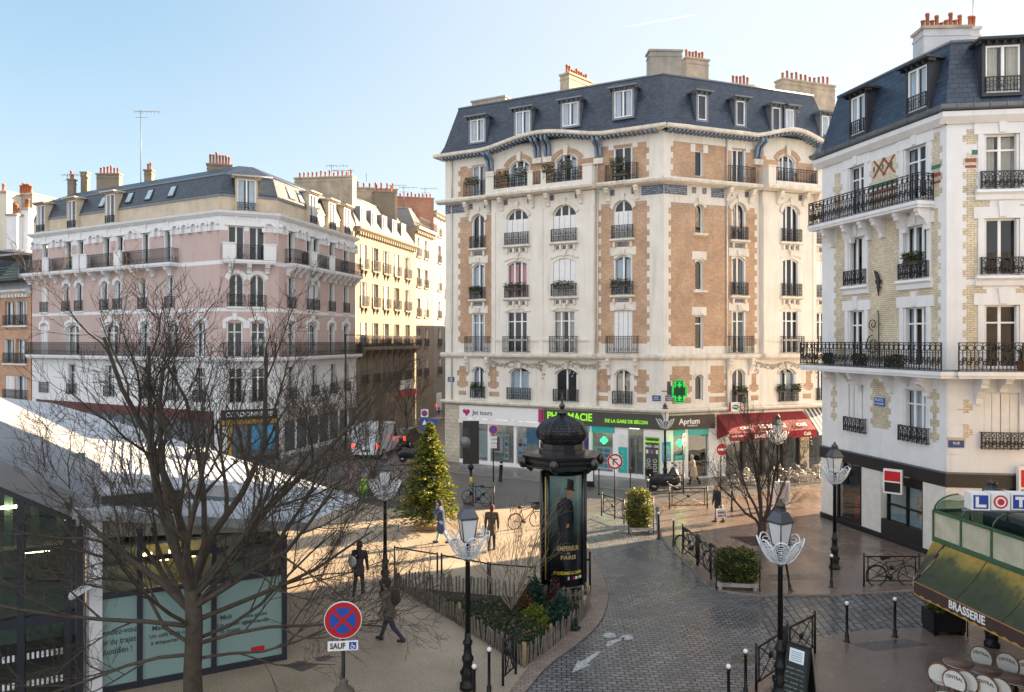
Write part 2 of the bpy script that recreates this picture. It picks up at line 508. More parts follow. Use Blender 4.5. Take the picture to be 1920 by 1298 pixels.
def shape(w, h, rise):
    a = w / 2
    if rise > 0: return [(-a, 0), (a, 0)] + arc_pts(-a, a, h - rise, rise)
    return [(-a, 0), (a, 0), (a, h), (-a, h)]
def m_frame(w, h, rise, leaves=2, transom=0.0, bar=.06, mat=None):
    mat = mat or WOODW
    mb = MB(); sh = shape(w, h, rise); n = len(sh)
    cx, cz = 0, h / 2
    sx, sz = (w - 2 * bar) / w, (h - 2 * bar) / h
    inn = [(p[0] * sx, cz + (p[1] - cz) * sz) for p in sh]
    for i in range(n):
        p, q, r, s_ = sh[i], sh[(i + 1) % n], inn[(i + 1) % n], inn[i]
        mb.poly([(p[0], 0, p[1]), (q[0], 0, q[1]), (r[0], 0, r[1]), (s_[0], 0, s_[1])], mat)
        mb.poly([(s_[0], 0, s_[1]), (r[0], 0, r[1]), (r[0], .06, r[1]), (s_[0], .06, s_[1])], mat)
    if leaves > 1:
        for i in range(1, leaves):
            x = -w / 2 + w * i / leaves
            zt = h - bar * .5 - (rise * (1 - math.sqrt(max(0, 1 - (2 * x / w) ** 2))) if rise > 0 else 0)
            mb.box(x - .05, x + .05, -.012, .05, bar, zt - .01, mat)
    if transom:
        mb.box(-w / 2 + bar, w / 2 - bar, -.006, .045, h * transom - .03, h * transom + .03, mat)
    return mb.mesh('window_frame')
def m_pane(w, h, rise):
    mb = MB(); mb.poly([(p[0] * .99, 0, p[1] * .99 + .005) for p in shape(w, h, rise)], GLASS); return mb.mesh('pane')
def m_curtain(w, h, cover, mat, seed):
    mb = MB(); rn = random.Random(seed)
    for sg in (-1, 1):
        wid = w / 2 * cover
        n = 10; e = sg * w / 2 * .97
        xs = [e - sg * wid * i / n for i in range(n + 1)]
        ph = rn.random() * 6
        for i in range(n):
            a, b = xs[i], xs[i + 1]
            ya, yb = .035 * math.sin(i * 1.7 + ph), .035 * math.sin((i + 1) * 1.7 + ph)
            mb.poly([(a, ya, .02), (b, yb, .02), (b, yb, h * .97), (a, ya, h * .97)], mat)
    return mb.mesh('curtain')
def m_shutter(w, h, mat, n=4, slats=True):
    mb = MB(); lw = w / n
    for i in range(n):
        x0 = -w / 2 + i * lw
        y0 = .0 if i % 2 == 0 else .02
        mb.box(x0 + .012, x0 + lw - .012, y0, y0 + .035, .02, h - .02, mat)
        if slats:
            k = int((h - .2) / .09)
            for j in range(k):
                z = .1 + j * .09
                mb.poly([(x0 + .05, y0 - .012, z), (x0 + lw - .05, y0 - .012, z), (x0 + lw - .05, y0 - .001, z + .075), (x0 + .05, y0 - .001, z + .075)], mat)
    return mb.mesh('shutter')
def m_fold(w, h, mat):
    mb = MB(); sg = 1 if w > 0 else -1
    for k in range(2):
        x = w / 2 - sg * (.03 + .045 * k)
        mb.box(x - .018, x + .018, .01, .17 + .02 * k, .02, h - .03, mat)
    return mb.mesh('folded_shutter')
def ring(mb, c, r, t, m, n=8, plane='x', k=3):
    pts = []
    for i in range(n + 1):
        a = 2 * math.pi * i / n
        if plane == 'x': pts.append((c[0] + r * math.cos(a), c[1], c[2] + r * math.sin(a)))
        else: pts.append((c[0], c[1] + r * math.cos(a), c[2] + r * math.sin(a)))
    mb.tube(pts, t, k, m, cap=False)
def spiral(mb, c, r, t, m, a0, turns, sg=1, n=14, k=3, y=0):
    pts = []
    for i in range(n + 1):
        f = i / n; a = a0 + sg * turns * 2 * math.pi * f
        pts.append((c[0] + r * (1 - .8 * f) * math.cos(a), c[1], c[2] + r * (1 - .8 * f) * math.sin(a)))
    mb.tube(pts, t, k, m, cap=False)
def iron_run(mb, x0, x1, y, h, m, style='bars', gap=.115, t=.011):
    """one straight run of railing in the plane y"""
    mb.box(x0, x1, y - .018, y + .018, h - .035, h, m)
    mb.box(x0, x1, y - .012, y + .012, .04, .065, m)
    L = x1 - x0
    n = max(2, int(round(L / gap)))
    if style == 'bars':
        mb.box(x0, x1, y - .01, y + .01, h - .17, h - .15, m)
        for i in range(n + 1):
            x = x0 + L * i / n
            mb.box(x - t, x + t, y - t, y + t, .0, h, m)
        for i in range(n):
            if i % 2 == 0: ring(mb, (x0 + L * (i + .5) / n, y, .2), .05, .01, m, 6)
        for i in range(max(1, n // 3)):
            spiral(mb, (x0 + L * (i + .5) / max(1, n // 3), y, .24), .11, .012, m, 0, 1.2)
    elif style == 'garden':
        mb.box(x0, x1, y - .01, y + .01, h * .62, h * .62 + .02, m)
        n = max(2, int(round(L / .26)))
        for i in range(n + 1):
            x = x0 + L * i / n
            tt = t * (1.9 if i % 4 == 0 else 1.2)
            mb.box(x - tt, x + tt, y - tt, y + tt, .0, h, m)
        for i in range(n):
            x = x0 + L * (i + .5) / n
            spiral(mb, (x - .05, y, h * .26), .1, .026, m, 0, 1.3)
            spiral(mb, (x + .05, y, h * .42), .085, .026, m, math.pi, 1.2)
            ring(mb, (x, y, h * .81), h * .11, .02, m, 7)
            mb.box(x - .014, x + .014, y - .009, y + .009, .05, h * .7, m)
    else:
        # rich scrollwork
        mb.box(x0, x1, y - .01, y + .01, h - .2, h - .18, m)
        mb.box(x0, x1, y - .01, y + .01, .17, .19, m)
        n = max(2, int(round(L / .16)))
        for i in range(n + 1):
            x = x0 + L * i / n
            tt = t * (1.7 if i % 6 == 0 else 1.2)
            mb.box(x - tt, x + tt, y - tt, y + tt, .0, h, m)
        for i in range(n):
            x = x0 + L * (i + .5) / n
            spiral(mb, (x, y, h * .36), .075, .014, m, 0 if i % 2 else math.pi, 1.25, 1 if i % 2 else -1)
            spiral(mb, (x, y, h * .6), .07, .014, m, math.pi / 2, 1.25, -1 if i % 2 else 1)
            ring(mb, (x, y, h - .11), .045, .011, m, 6)
            ring(mb, (x, y, .115), .04, .011, m, 6)
def m_railing(w, h, d, style):
    mb = MB(); a = w / 2
    iron_run(mb, -a, a, -d, h, IRON, style)
    for sg in (-1, 1):
        mb.box(sg * a - .014, sg * a + .014, -d, 0, h - .03, h, IRON)
        mb.box(sg * a - .012, sg * a + .012, -d, 0, .04, .065, IRON)
        k = max(1, int(d / .12))
        for i in range(k):
            y = -d + d * (i + .5) / k
            mb.box(sg * a - .009, sg * a + .009, y - .009, y + .009, 0, h, IRON)
    return mb.mesh('railing')
KIND = {  # curtain cover, curtain material, shutters, folded
    'c': (.8, 'w', 0, 1), 'C': (1.0, 'w', 0, 1), 'h': (.45, 'w', 0, 1), 'd': (0, 0, 0, 1), 'D': (0, 0, 0, 0), 'b': (.8, 'b', 0, 1),
    's': (0, 0, 1, 0), 'S': (0, 0, 2, 0), 'r': (.9, 'r', 0, 1), 'n': (.7, 'w', 0, 0), 'o': (.25, 'w', 0, 1), 'B': (.7, 'b', 0, 0)}
WC = [0]
def window(parent, fac, u, z, w, h, rise=0.0, kind='c', y=0.0, rev=.22, rail=None, railh=.9, leaves=2, transom=0.0, railw=None, raild=.16, style='bars', bar=.06, room=.8, cgap=.12):
    """window (part) with frame; pane, curtain, shutters, railing as sub-parts"""
    WC[0] += 1
    M = fac.at(u, y, z)
    f = place('window', cached(('fr', w, h, rise, leaves, transom, bar), lambda: m_frame(w, h, rise, leaves, transom, bar)), parent, M @ T(0, rev - .06, 0))
    cov, cm, sh, fold = KIND[kind]
    if sh != 1 or rise > 0:
        place('pane', cached(('pa', w, h, rise), lambda: m_pane(w, h, rise)), f, M @ T(0, rev - .025, 0))
    if cov:
        mt = {'w': CURT, 'b': CURTB, 'r': CURTR}[cm]
        sd = WC[0] % 3
        place('curtain', cached(('cu', w, h - rise * .6, cov, cm, sd), lambda: m_curtain(w, h - rise * .6, cov, mt, sd)), f, M @ T(0, rev + cgap, 0))
    if sh:
        hh = h - (rise * 1.15 if rise > .3 else 0)
        place('shutter', cached(('sh', w, hh), lambda: m_shutter(w, hh, SHUT)), f, M @ T(0, .07, 0))
    elif fold:
        for wq in (-w, w): place('folded_shutter', cached(('fo', wq, h - rise), lambda: m_fold(wq, h - rise, SHUT)), f, M)
    if rail:
        rw = railw or w + .16
        place('railing', cached(('ra', rw, railh, raild, style), lambda: m_railing(rw, railh, raild, style)), f, M @ T(0, -.004, .02))
    return f
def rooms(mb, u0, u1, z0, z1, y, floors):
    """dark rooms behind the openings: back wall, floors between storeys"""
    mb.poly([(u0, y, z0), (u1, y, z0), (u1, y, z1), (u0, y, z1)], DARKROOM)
def sweep(mb, path, prof, m, cap=True):
    """profile (dy, dz) carried along a path of (x, y, z) points"""
    n = len(prof); vs = []
    for p in path:
        for q in prof: vs.append((p[0], p[1] + q[0], p[2] + q[1]))
    fs = []
    for i in range(len(path) - 1):
        for k in range(n):
            k2 = (k + 1) % n
            fs.append((i * n + k, (i + 1) * n + k, (i + 1) * n + k2, i * n + k2))
    if cap:
        fs.append(tuple(range(n))); fs.append(tuple((len(path) - 1) * n + k for k in range(n - 1, -1, -1)))
    mb.add(vs, fs, m)
def corbel(mb, u, z, w, h, d, m, y=0.0):
    """scrolled bracket under a balcony, top at z"""
    prof = [(-d, z), (-d, z - h * .16), (-d * .86, z - h * .28), (-d * .9, z - h * .36), (-d * .55, z - h * .52), (-d * .3, z - h * .8), (-d * .28, z - h), (.0, z - h), (.0, z)]
    mb.xprof([(p[0] + y, p[1]) for p in prof], u - w / 2, u + w / 2, m)
def arch_trim(mb, u0, u1, zs, rise, t, y0, m, key=True, n=10):
    """raised arch moulding over an opening, proud by y0, with a keystone"""
    inn = arc_pts(u0, u1, zs, rise, n); k = (u1 - u0 + 2 * t) / (u1 - u0)
    c = (u0 + u1) / 2
    out = [(c + (p[0] - c) * k, p[1] + t * (.75 + .25 * math.cos((p[0] - c) / (u1 - u0) * math.pi))) for p in inn]
    for i in range(n):
        a, b, d, e = inn[i], out[i], out[i + 1], inn[i + 1]
        mb.poly([(a[0], -y0, a[1]), (b[0], -y0, b[1]), (d[0], -y0, d[1]), (e[0], -y0, e[1])], m)
        mb.poly([(b[0], -y0, b[1]), (b[0], 0, b[1]), (d[0], 0, d[1]), (d[0], -y0, d[1])], m)
        mb.poly([(e[0], -y0, e[1]), (e[0], 0, e[1]), (a[0], 0, a[1]), (a[0], -y0, a[1])], m)
    for q, r in ((inn[0], out[0]), (out[-1], inn[-1])):
        mb.poly([(q[0], -y0, q[1]), (q[0], 0, q[1]), (r[0], 0, r[1]), (r[0], -y0, r[1])], m)
    if key:
        zt = zs + rise
        mb.slab([(c - .09, zt - .05), (c + .09, zt - .05), (c + .15, zt + t + .18), (c - .15, zt + t + .18)], -y0 - .07, 0, m)
def pots(o, M, ux, n, m0=None, hs=(.45, .75), seed=0, r=.085):
    """chimney pots as sub-parts of a chimney; ux = local run"""
    rn = random.Random(seed)
    for i in range(n):
        h = rn.uniform(*hs)
        hq = round(h * 10) / 10
        me = cached(('pot', hq, r), lambda: m_pot(hq, r))
        f = (i + .5) / n
        place('chimney_pot', me, o, M @ T(ux[0] + (ux[1] - ux[0]) * f, ux[2] if len(ux) > 2 else 0, ux[3] if len(ux) > 3 else 0))
def m_pot(h, r):
    mb = MB(); mb.lathe([(r * 1.15, 0), (r * 1.1, h * .12), (r, h * .2), (r * .9, h * .85), (r * 1.12, h * .86), (r * 1.12, h), (r * .7, h), (r * .7, h - .05)], 8, (0, 0, 0), TERRA, cap=False)
    mb.poly([(r * .7 * math.cos(a), r * .7 * math.sin(a), h - .05) for a in [i * math.pi / 4 for i in range(8)]], DARKROOM)
    return mb.mesh('chimney_pot')
def chimney(parent, pos, rz, L, D, h, n, mat, seed=0, cap=None, hs=(.4, .7)):
    """chimney stack (part) with pots; pos = middle of the foot"""
    M = T(*pos) @ RZ(rz)
    mb = MB()
    mb.box(-L / 2, L / 2, -D / 2, D / 2, 0, h, mat)
    mb.box(-L / 2 - .07, L / 2 + .07, -D / 2 - .07, D / 2 + .07, h, h + .12, cap or mat)
    mb.box(-L / 2 - .03, L / 2 + .03, -D / 2 - .03, D / 2 + .03, h - .3, h - .22, mat)
    o = mb.build('chimney', parent, M)
    if n: pots(o, M @ T(0, 0, h + .12), (-L / 2 + .1, L / 2 - .1), n, hs=hs, seed=seed)
    return o
def dormer(parent, fac, u, z, w, h, y, depth, kind='c', hood=True, mat=None, roofm=None, leaves=2, flat=.0, rail=False):
    """dormer window standing out of the mansard: cheeks + hood (part), its window (part)"""
    mat = mat or ZINC
    mb = MB(); t = .12; a = w / 2
    mb.box(-a - t, -a, -.15, depth, -.1, h, mat); mb.box(a, a + t, -.15, depth, -.1, h, mat)
    mb.box(-a - t, a + t, -.15, depth, -.22, -.1, mat); mb.box(-a - t, a + t, -.148, depth, h, h + t * 1.2, mat)
    if hood:
        mb.slab([(-a - t - .2, h + t * 1.2), (a + t + .2, h + t * 1.2), (a + t + .2, h + t * 1.2 + .09), (-a - t - .2, h + t * 1.2 + .09)], -.45, depth + .3, roofm or mat)
        k = max(3, int((w + .6) / .25))
        for i in range(k):
            x = -a - t - .12 + (w + 2 * t + .24) * i / (k - 1)
            mb.box(x - .035, x + .035, -.3, 0, h + t * 1.2 - .1, h + t * 1.2 - .002, mat)
    M = fac.at(u, y, z)
    mb.build('dormer', parent, M)
    d2 = MB(); d2.poly([(-a, .05, -.1), (a, .05, -.1), (a, .05, h), (-a, .05, h)], DARKROOM)
    o = d2.build('dormer_room', parent, M)
    return window(parent, fac, u, z - .1, w, h + .1, 0, kind, y=y - .14, rev=.07, cgap=.035, leaves=leaves, rail=rail, railh=.55, raild=.06, railw=w)
# ================================================================ the brick and cream corner building in the middle
P0, P1_, P2_ = (-4.42, 49.5), (8.65, 42.5), (19.9, 46.71)
B1, B2 = Facade(P0, P1_), Facade(P1_, P2_)
bb = thing('apartment_building', 'cream and tan brick corner building with blue slate mansard and pharmacy on its ground floor', 'building', (8.65, 42.5, 0))
BLUEP = plain('blue grey paint', (.17, .23, .31), .5, var=.15)
TILE = bricks('blue frieze tile', ((.10, .15, .24), (.30, .36, .44)), (.06, .05, .07), .16, .11, .02, rough=.4, bmp=.1)
TEAL = plain('teal panel', (.03, .42, .38), .4, var=.03)
ROWB = [(4.35, 2.05, .35), (7.32, 2.5, .0), (10.75, 2.3, .22), (14.05, 2.25, .55), (17.36, 2.05, .0)]   # sill, height, arch rise
def colsB(fac, cols): return [(fac.u(px), wd) for px, wd in cols]
c1 = colsB(B1, [(897, .98), (974, 1.5), (1062, 1.5), (1168, 1.15)])
c2 = colsB(B2, [(1311, .55), (1385, 1.0), (1476, 1.3), (1541, .95)])
bay1 = (B1.u(926), B1.u(1118)); bay2 = (B2.u(1424), B2.u(1524))
kinds1 = ['cCdb', 'cdbs', 'crSc', 'dssS', 'nCcd']
kinds2 = ['DDcd', 'DodD', 'Dods', 'DddS', 'Docd']
ZG = 20.05
def fac_B(fac, cols, bay, kinds, brickcols, solid, left_end, right_end):
    mb = MB(); L = fac.L; tr = MB()
    ops = []; opsb = []
    for r, (zs, h, rise) in enumerate(ROWB):
        for i, (u, wd) in enumerate(cols):
            w = wd; z = zs; hh = h; rs = rise
            small = (fac is B2 and i == 0)
            inbay = bay[0] < u < bay[1]
            if r == 4 and inbay: rs = .45
            if r == 1 and inbay: hh = 2.55
            if small: w = .55; z = zs + .25; hh = h - .55; rs = min(rise, .25)
            if r == 0 and not inbay and not small: w = wd * .92
            (opsb if inbay and 1 <= r <= 3 else ops).append((u - w / 2, u + w / 2, z, z + hh, rs))
            yy = -.3 if inbay and 1 <= r <= 3 else 0
            k = kinds[r][i]
            rail = None
            rh = .75; rd = .16; st = 'scroll'; rw = w + .12
            if r == 1: rail = True; rh = 1.0; rw = w + (.75 if not inbay else .25); st = 'bars'; rd = .3
            elif r == 4: rail = True; rh = .95; rw = w + (.75 if not inbay else .05); st = 'bars'; rd = .42 if not inbay else .06
            else: rail = True
            if small: rail = None
            window(bb, fac, u, z, w, hh, rs, k, yy, rail=rail, railh=rh, leaves=3 if w > 1.25 and r != 0 else (1 if small else 2), transom=.76 if r in (1,) else 0, railw=rw, raild=rd, style=st)
            # trims
            y0 = yy
            if r in (2, 3):
                tr.xprof([(y0 - .24, z - .02), (y0 - .24, z - .12), (y0 - .05, z - .2), (y0, z - .2), (y0, z - .02)], u - w / 2 - .18, u + w / 2 + .18, CREAM2)
                if not small:
                    for q in ([-1, 1] if not inbay else [-1, -.33, .33, 1]):
                        tr.box(u + q * w * .45 - .06, u + q * w * .45 + .06, y0 - .15, y0, z - .5, z - .2, CREAM2)
                    for q in ([0] if not inbay else [-.66, 0, .66]):
                        tr.box(u + q * w * .45 - (.3 if not inbay else .1), u + q * w * .45 + (.3 if not inbay else .1), y0 - .014, y0, z - .45, z - .23, TILE)
            if r in (1, 2) and not inbay:
                # white lintel apron over the window
                zt = z + hh
                tr.box(u - w / 2 - .22, u + w / 2 + .22, -.025, .0, zt + .02, zt + .5, CREAM)
                arch_trim(tr, u - w / 2 - .04, u + w / 2 + .04, zt - .02, .14, .07, .06, CREAM2, key=not small)
            if r in (1, 2) and inbay:
                tr2 = MB(); tr2.xf = T(0, yy, 0)
                arch_trim(tr2, u - w / 2 - .1, u + w / 2 + .1, z + hh - .02, .2, .09, .06, CREAM2, key=True)
                tr.add(tr2.v, tr2.f, CREAM2)
            if r == 3:
                tr2 = MB(); tr2.xf = T(0, yy, 0)
                arch_trim(tr2, u - w / 2 - .02, u + w / 2 + .02, z + hh - rs, rs, .2 if not small else .14, .1, CREAM2)
                tr.add(tr2.v, tr2.f, CREAM2)
            if r == 0:
                arch_trim(tr, u - w / 2 - .03, u + w / 2 + .03, z + hh - rs, rs, .1, .05, CREAM2, key=inbay)
                if not small:
                    for q in (-1, 1):
                        if not inbay: corbel(tr, u + q * (w / 2 + .32), 7.03, .2, 1.0, .4, CREAM2)
            if r == 4:
                if inbay:
                    arch_trim(tr, u - w / 2 - .1, u + w / 2 + .1, z + hh - rs, rs + .1, .26, .05, BRICK, key=False)
                    tr.slab([(u - .12, z + hh - .1), (u + .12, z + hh - .1), (u + .17, z + hh + .5), (u - .17, z + hh + .5)], -.18, 0, CREAM2)
                else:
                    for q in (-1, 1):
                        zz = z + hh - .12
                        tr.slab([(u + q * (w / 2 + .16) - .16, zz), (u + q * (w / 2 + .16) + .16, zz), (u + q * (w / 2 + .16) + .16, zz + .45), (u + q * (w / 2 + .16) - .16, zz + .45)], -.02, 0, CREAM)
                if not small: corb = True
    zones = []
    for (a, b, z0, z1) in brickcols: zones += jag(a, b, z0, z1, BRICK)
    wall(mb, 0, L, 4.0, ZG + .3, 0, ops + [(bay[0] + .02, bay[1] - .02, 7.2, 17.0, 0)], zones, CREAM, revm=CREAM)
    wall(mb, bay[0], bay[1], 7.2, 17.0, -.3, opsb, [], CREAM, rev=.3, revm=CREAM)
    for q in bay: mb.poly([(q, -.3, 7.2), (q, .3, 7.2), (q, .3, 17.0), (q, -.3, 17.0)], CREAM)
    # pilaster strips on the bay
    mid = (bay[0] + bay[1]) / 2
    pil = [bay[0] + .16, bay[1] - .16] + ([mid] if fac is B1 else [])
    for u in pil:
        tr.box(u - .13, u + .13, -.36, -.3, 7.2, 16.2, CREAM)
    tr.box(bay[0] - .03, bay[1] + .03, -.37, -.3, 8.05, 8.17, CREAM2)
    # string courses
    prof = [(-.22, 0), (-.26, .1), (-.26, .2), (0, .24), (0, -.12), (-.1, -.1)]
    sweep(tr, [(-.25, 0, 7.06), (bay[0] - .02, 0, 7.06)], prof, CREAM2)
    sweep(tr, [(bay[0] - .02, -.3, 7.06), (bay[1] + .02, -.3, 7.06)], [(-.26, 0), (-.3, .1), (-.3, .2), (.3, .24), (.3, -.12), (-.1, -.1)], CREAM2)
    sweep(tr, [(bay[1] + .02, 0, 7.06), (L + .2, 0, 7.06)], prof, CREAM2)
    sweep(tr, [(-.2, 0, 4.0), (L + .1, 0, 4.0)], [(-.3, 0), (-.34, .1), (-.3, .17), (0, .2), (0, -.1), (-.15, -.08)], CREAM2)
    # balcony ledge under the top floor
    e = .55
    sweep(tr, [(-e * .7, 0, 17.12), (bay[0] - .1, 0, 17.12)], [(-e, 0), (-e - .05, .12), (-e, .22), (0, .25), (0, -.05), (-.3, -.08)], CREAM2)
    sweep(tr, [(bay[1] + .1, 0, 17.12), (L + e * .3, 0, 17.12)], [(-e, 0), (-e - .05, .12), (-e, .22), (0, .25), (0, -.05), (-.3, -.08)], CREAM2)
    eb = .95
    sweep(tr, [(bay[0] - .1, 0, 17.1), (bay[1] + .1, 0, 17.1)], [(-eb, 0), (-eb - .05, .12), (-eb, .24), (0, .26), (0, -.05), (-.5, -.08)], CREAM2)
    # bay balcony parapet
    for a, b in ([(bay[0] - .08, bay[0] + .5), (mid - .62, mid - .28), (mid + .28, mid + .62), (bay[1] - .5, bay[1] + .1)] if fac is B1 else [(bay[0] - .08, bay[0] + .45), (bay[1] - .45, bay[1] + .1)]):
        tr.box(a, b, -eb + .02, -eb + .22, 17.35, 18.35, CREAM)
        tr.box(a - .04, b + .04, -eb - .03, -eb + .27, 18.35, 18.43, CREAM2)
    for q in (bay[0] - .05, bay[1] + .0):
        tr.box(q, q + .12, -eb + .22, 0, 17.35, 18.33, CREAM)
    tr.box(bay[0] + .5, bay[1] - .45, -eb + .04, -eb + .18, 17.35, 17.55, CREAM)
    irn = MB()
    if fac is B1:
        iron_run(irn, bay[0] + .5, mid - .62, -eb + .1, .95, IRON, 'scroll'); iron_run(irn, mid + .62, bay[1] - .5, -eb + .1, .95, IRON, 'scroll'); iron_run(irn, mid - .28, mid + .28, -eb + .1, .95, IRON)
    else: iron_run(irn, bay[0] + .45, bay[1] - .45, -eb + .1, .95, IRON, 'bars')
    irn.build('balcony_railing', bb, fac.at(0, 0, 17.4))
    # corbels and tile frieze below that ledge
    us = []
    for (u, wd) in cols:
        if fac is B2 and u == cols[0][0]: continue
        us += [u - wd * .5 - .32, u + wd * .5 + .32]
    for u in us:
        yb = -.3 if bay[0] < u < bay[1] else 0
        corbel(tr, u, 17.02, .24, .75, .5, CREAM2, yb)
    ft = 16.45
    edges = [0.02] + sorted(sum([[u - wd / 2 - .55, u + wd / 2 + .55] for u, wd in cols], [])) + [L - .02]
    for i in range(0, len(edges), 2):
        a, b = edges[i], edges[i + 1]
        if b - a > .15 and not (bay[0] - .3 < (a + b) / 2 < bay[1] + .3):
            tr.box(a, b, -.02, 0, ft, 17.0, TILE)
    for (u, wd) in cols:
        yb = -.3 if bay[0] < u < bay[1] else 0
        for q in (-1, 1):
            x = u + q * (wd / 2 + .08)
            tr.slab([(x - .14, 16.6), (x + .14, 16.6), (x + .14, 16.95), (x - .14, 16.95)], yb - .015, yb, TILE)
    # garlands
    rn = random.Random(5)
    g = MB()
    if True:
        n = 420 if fac is B1 else 240
        for i in range(n):
            f = rn.random(); x = bay[0] - .35 + (bay[1] - bay[0] + .7) * f
            sw = abs(math.sin(f * math.pi * (4 if fac is B1 else 2)))
            zc = 6.85 - sw * .25 - rn.random() ** 2 * (.25 + 1.1 * (1 - sw) ** 3)
            s_ = rn.uniform(.03, .065)
            g.ball((x, -.03, zc), s_, GREYST, 5, 3, 1.2, .8, 1)
        g.build('carved_garland', bb, fac.M)
    # stepped tile ornament on the brick of the arched floor
    o = MB()
    for (a, b, z0, z1) in brickcols:
        if z1 > 15.5 and z0 < 14:
            n = max(2, int((b - a) / .8))
            for i in range(n):
                x = a + (b - a) * (i + .5) / n
                if any(abs(x - u) < wd / 2 + .25 for u, wd in cols): continue
                for k in range(4): o.box(x - .035, x + .035, -.02, 0, z1 - .25 - k * .28, z1 - .08 - k * .28, GREYST)
                for q in (-2, -1, 1, 2): o.box(x + q * .14 - .06, x + q * .14 + .06, -.02, 0, z1 - .12 + abs(q) * .05 - .12, z1 - .04 + abs(q) * .05 - .12, GREYST)
    if o.v: o.build('tile_ornament', bb, fac.M)
    mb.build('wall', bb, fac.M)
    tr.build('stone_trim', bb, fac.M)
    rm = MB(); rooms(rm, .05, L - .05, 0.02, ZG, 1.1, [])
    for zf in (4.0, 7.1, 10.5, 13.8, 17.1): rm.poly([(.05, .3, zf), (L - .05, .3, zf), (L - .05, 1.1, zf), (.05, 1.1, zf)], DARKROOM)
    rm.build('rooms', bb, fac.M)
GREYST = plain('grey carved stone', (.42, .38, .33), .85, var=.2)
brick1 = [(B1.u(863), B1.u(921), 7.9, 16.15), (B1.u(1127), B1.u(1213), 7.9, 16.15), (B1.u(863), B1.u(916), 17.4, 19.45), (B1.u(1122), B1.u(1212), 17.4, 19.55),
          (B1.u(930), B1.u(1118), 17.4, 19.0), (B1.u(861), B1.u(874), 5.0, 6.4), (B1.u(919), B1.u(931), 5.0, 6.4), (B1.u(1123), B1.u(1140), 5.0, 6.4), (B1.u(1194), B1.u(1212), 5.0, 6.4),
          (B1.u(1118), B1.u(1140), 4.5, 4.8), (B1.u(1194), B1.u(1212), 4.5, 4.8), (B1.u(860), B1.u(874), 4.5, 4.8), (B1.u(917), B1.u(936), 4.5, 4.8)]
brick2 = [(B2.u(1258), B2.u(1415), 7.75, 16.0), (B2.u(1262), B2.u(1432), 17.4, 19.5), (B2.u(1432), B2.u(1530), 17.4, 19.0), (B2.u(1260), B2.u(1293), 5.0, 6.6), (B2.u(1332), B2.u(1358), 5.0, 6.6), (B2.u(1409), B2.u(1418), 5.0, 6.1), (B2.u(1511), B2.u(1521), 5.0, 6.2),
          (B2.u(1260), B2.u(1296), 4.45, 4.8), (B2.u(1330), B2.u(1360), 4.45, 4.8), (B2.u(1408), B2.u(1422), 4.5, 4.8), (B2.u(1505), B2.u(1521), 4.5, 4.8), (B2.u(1527), B2.u(1560), 7.9, 16.1)]
fac_B(B1, c1, bay1, kinds1, brick1, [], True, False)
fac_B(B2, c2, bay2, kinds2, brick2, [], False, True)
for f_, px_, y_ in ((B1, 1121, 0), (B2, 1362, 0), (B1, 848, 0)):
    dp = MB(); uu = f_.u(px_); dp.tube([(uu, -.07, 4.1), (uu, -.07, 16.9)], .05, 6, plain('cream downpipe', (.60, .55, .48), .6)); dp.tube([(uu, -.07, 17.4), (uu, -.07, 20.0)], .05, 6, MATS['cream downpipe']); dp.build('downpipe', bb, f_.M)
# hidden sides of the block
q3, q4 = (16.2, 60.5), (-1.0, 64.0)
hs = MB()
for a, b in ((P2_, q3), (q3, q4), (q4, P0)):
    hs.poly([(a[0], a[1], 0), (b[0], b[1], 0), (b[0], b[1], ZG + .3), (a[0], a[1], ZG + .3)], CREAM)
hs.build('rear_wall', bb)
# ---- eaves with the raised curve over each bay
def eave_z(u, bay, top):
    c = (bay[0] + bay[1]) / 2; hw = (bay[1] - bay[0]) / 2 + .75
    t = (u - c) / hw
    return top * (math.cos(t * math.pi) * .5 + .5) ** .8 if abs(t) < 1 else 0
for fac, bay, top, ue0, ue1 in ((B1, bay1, .52, -.5, B1.L + .29), (B2, bay2, .5, -.17, B2.L + .3)):
    n = 70
    ev = MB(); path = []
    for i in range(n + 1):
        u = ue0 + (ue1 - ue0) * i / n
        e = eave_z(u, bay, top)
        path.append((u, -.25 * e / top, ZG + e))
    sweep(ev, path, [(-.70, .04), (-.74, .08), (-.76, .22), (-.7, .25), (0.5, .25), (0.5, 0.02), (-.66, 0.02)], CREAM2)
    ev.build('eaves', bb, fac.M)
    md = MB()
    k = int(fac.L / .27)
    for i in range(k):
        u = (i + .5) * .27; e = eave_z(u, bay, top)
        y = -.25 * e / top
        md.box(u - .05, u + .05, y - .6, y + .05, ZG + e - .12, ZG + e + .018, BLUEP)
    for u in ([bay[0] - .2, bay[1] + .2] + ([sum(bay) / 2 - .35, sum(bay) / 2 + .35] if fac is B1 else [])):
        e = eave_z(u, bay, top)
        for dx in (-.14, .14):
            md.xprof([(-.85, ZG + e - .12), (-.8, ZG + e - .3), (-.35, ZG + e - .55), (-.2, ZG + e - 1.1), (0, ZG + e - 1.25), (0, ZG + e - .9), (-.1, ZG + e - .5), (-.5, ZG + e - .12)], u + dx - .07, u + dx + .07, BLUEP)
        md.box(u - .3, u + .3, -.22, 0, ZG + e - 1.55, ZG + e - 1.22, CREAM2)
    md.build('eaves_brackets', bb, fac.M)
    sp = MB()   # wall filling below the raised eaves
    vs = [p for p in path if bay[0] - .8 < p[0] < bay[1] + .8]
    for a, b in zip(vs, vs[1:]):
        sp.poly([(a[0], -.015, ZG - .05), (b[0], -.015, ZG - .05), (b[0], -.015, b[2] + .05), (a[0], -.015, a[2] + .05)], CREAM)
    sp.build('gable_wall', bb, fac.M)
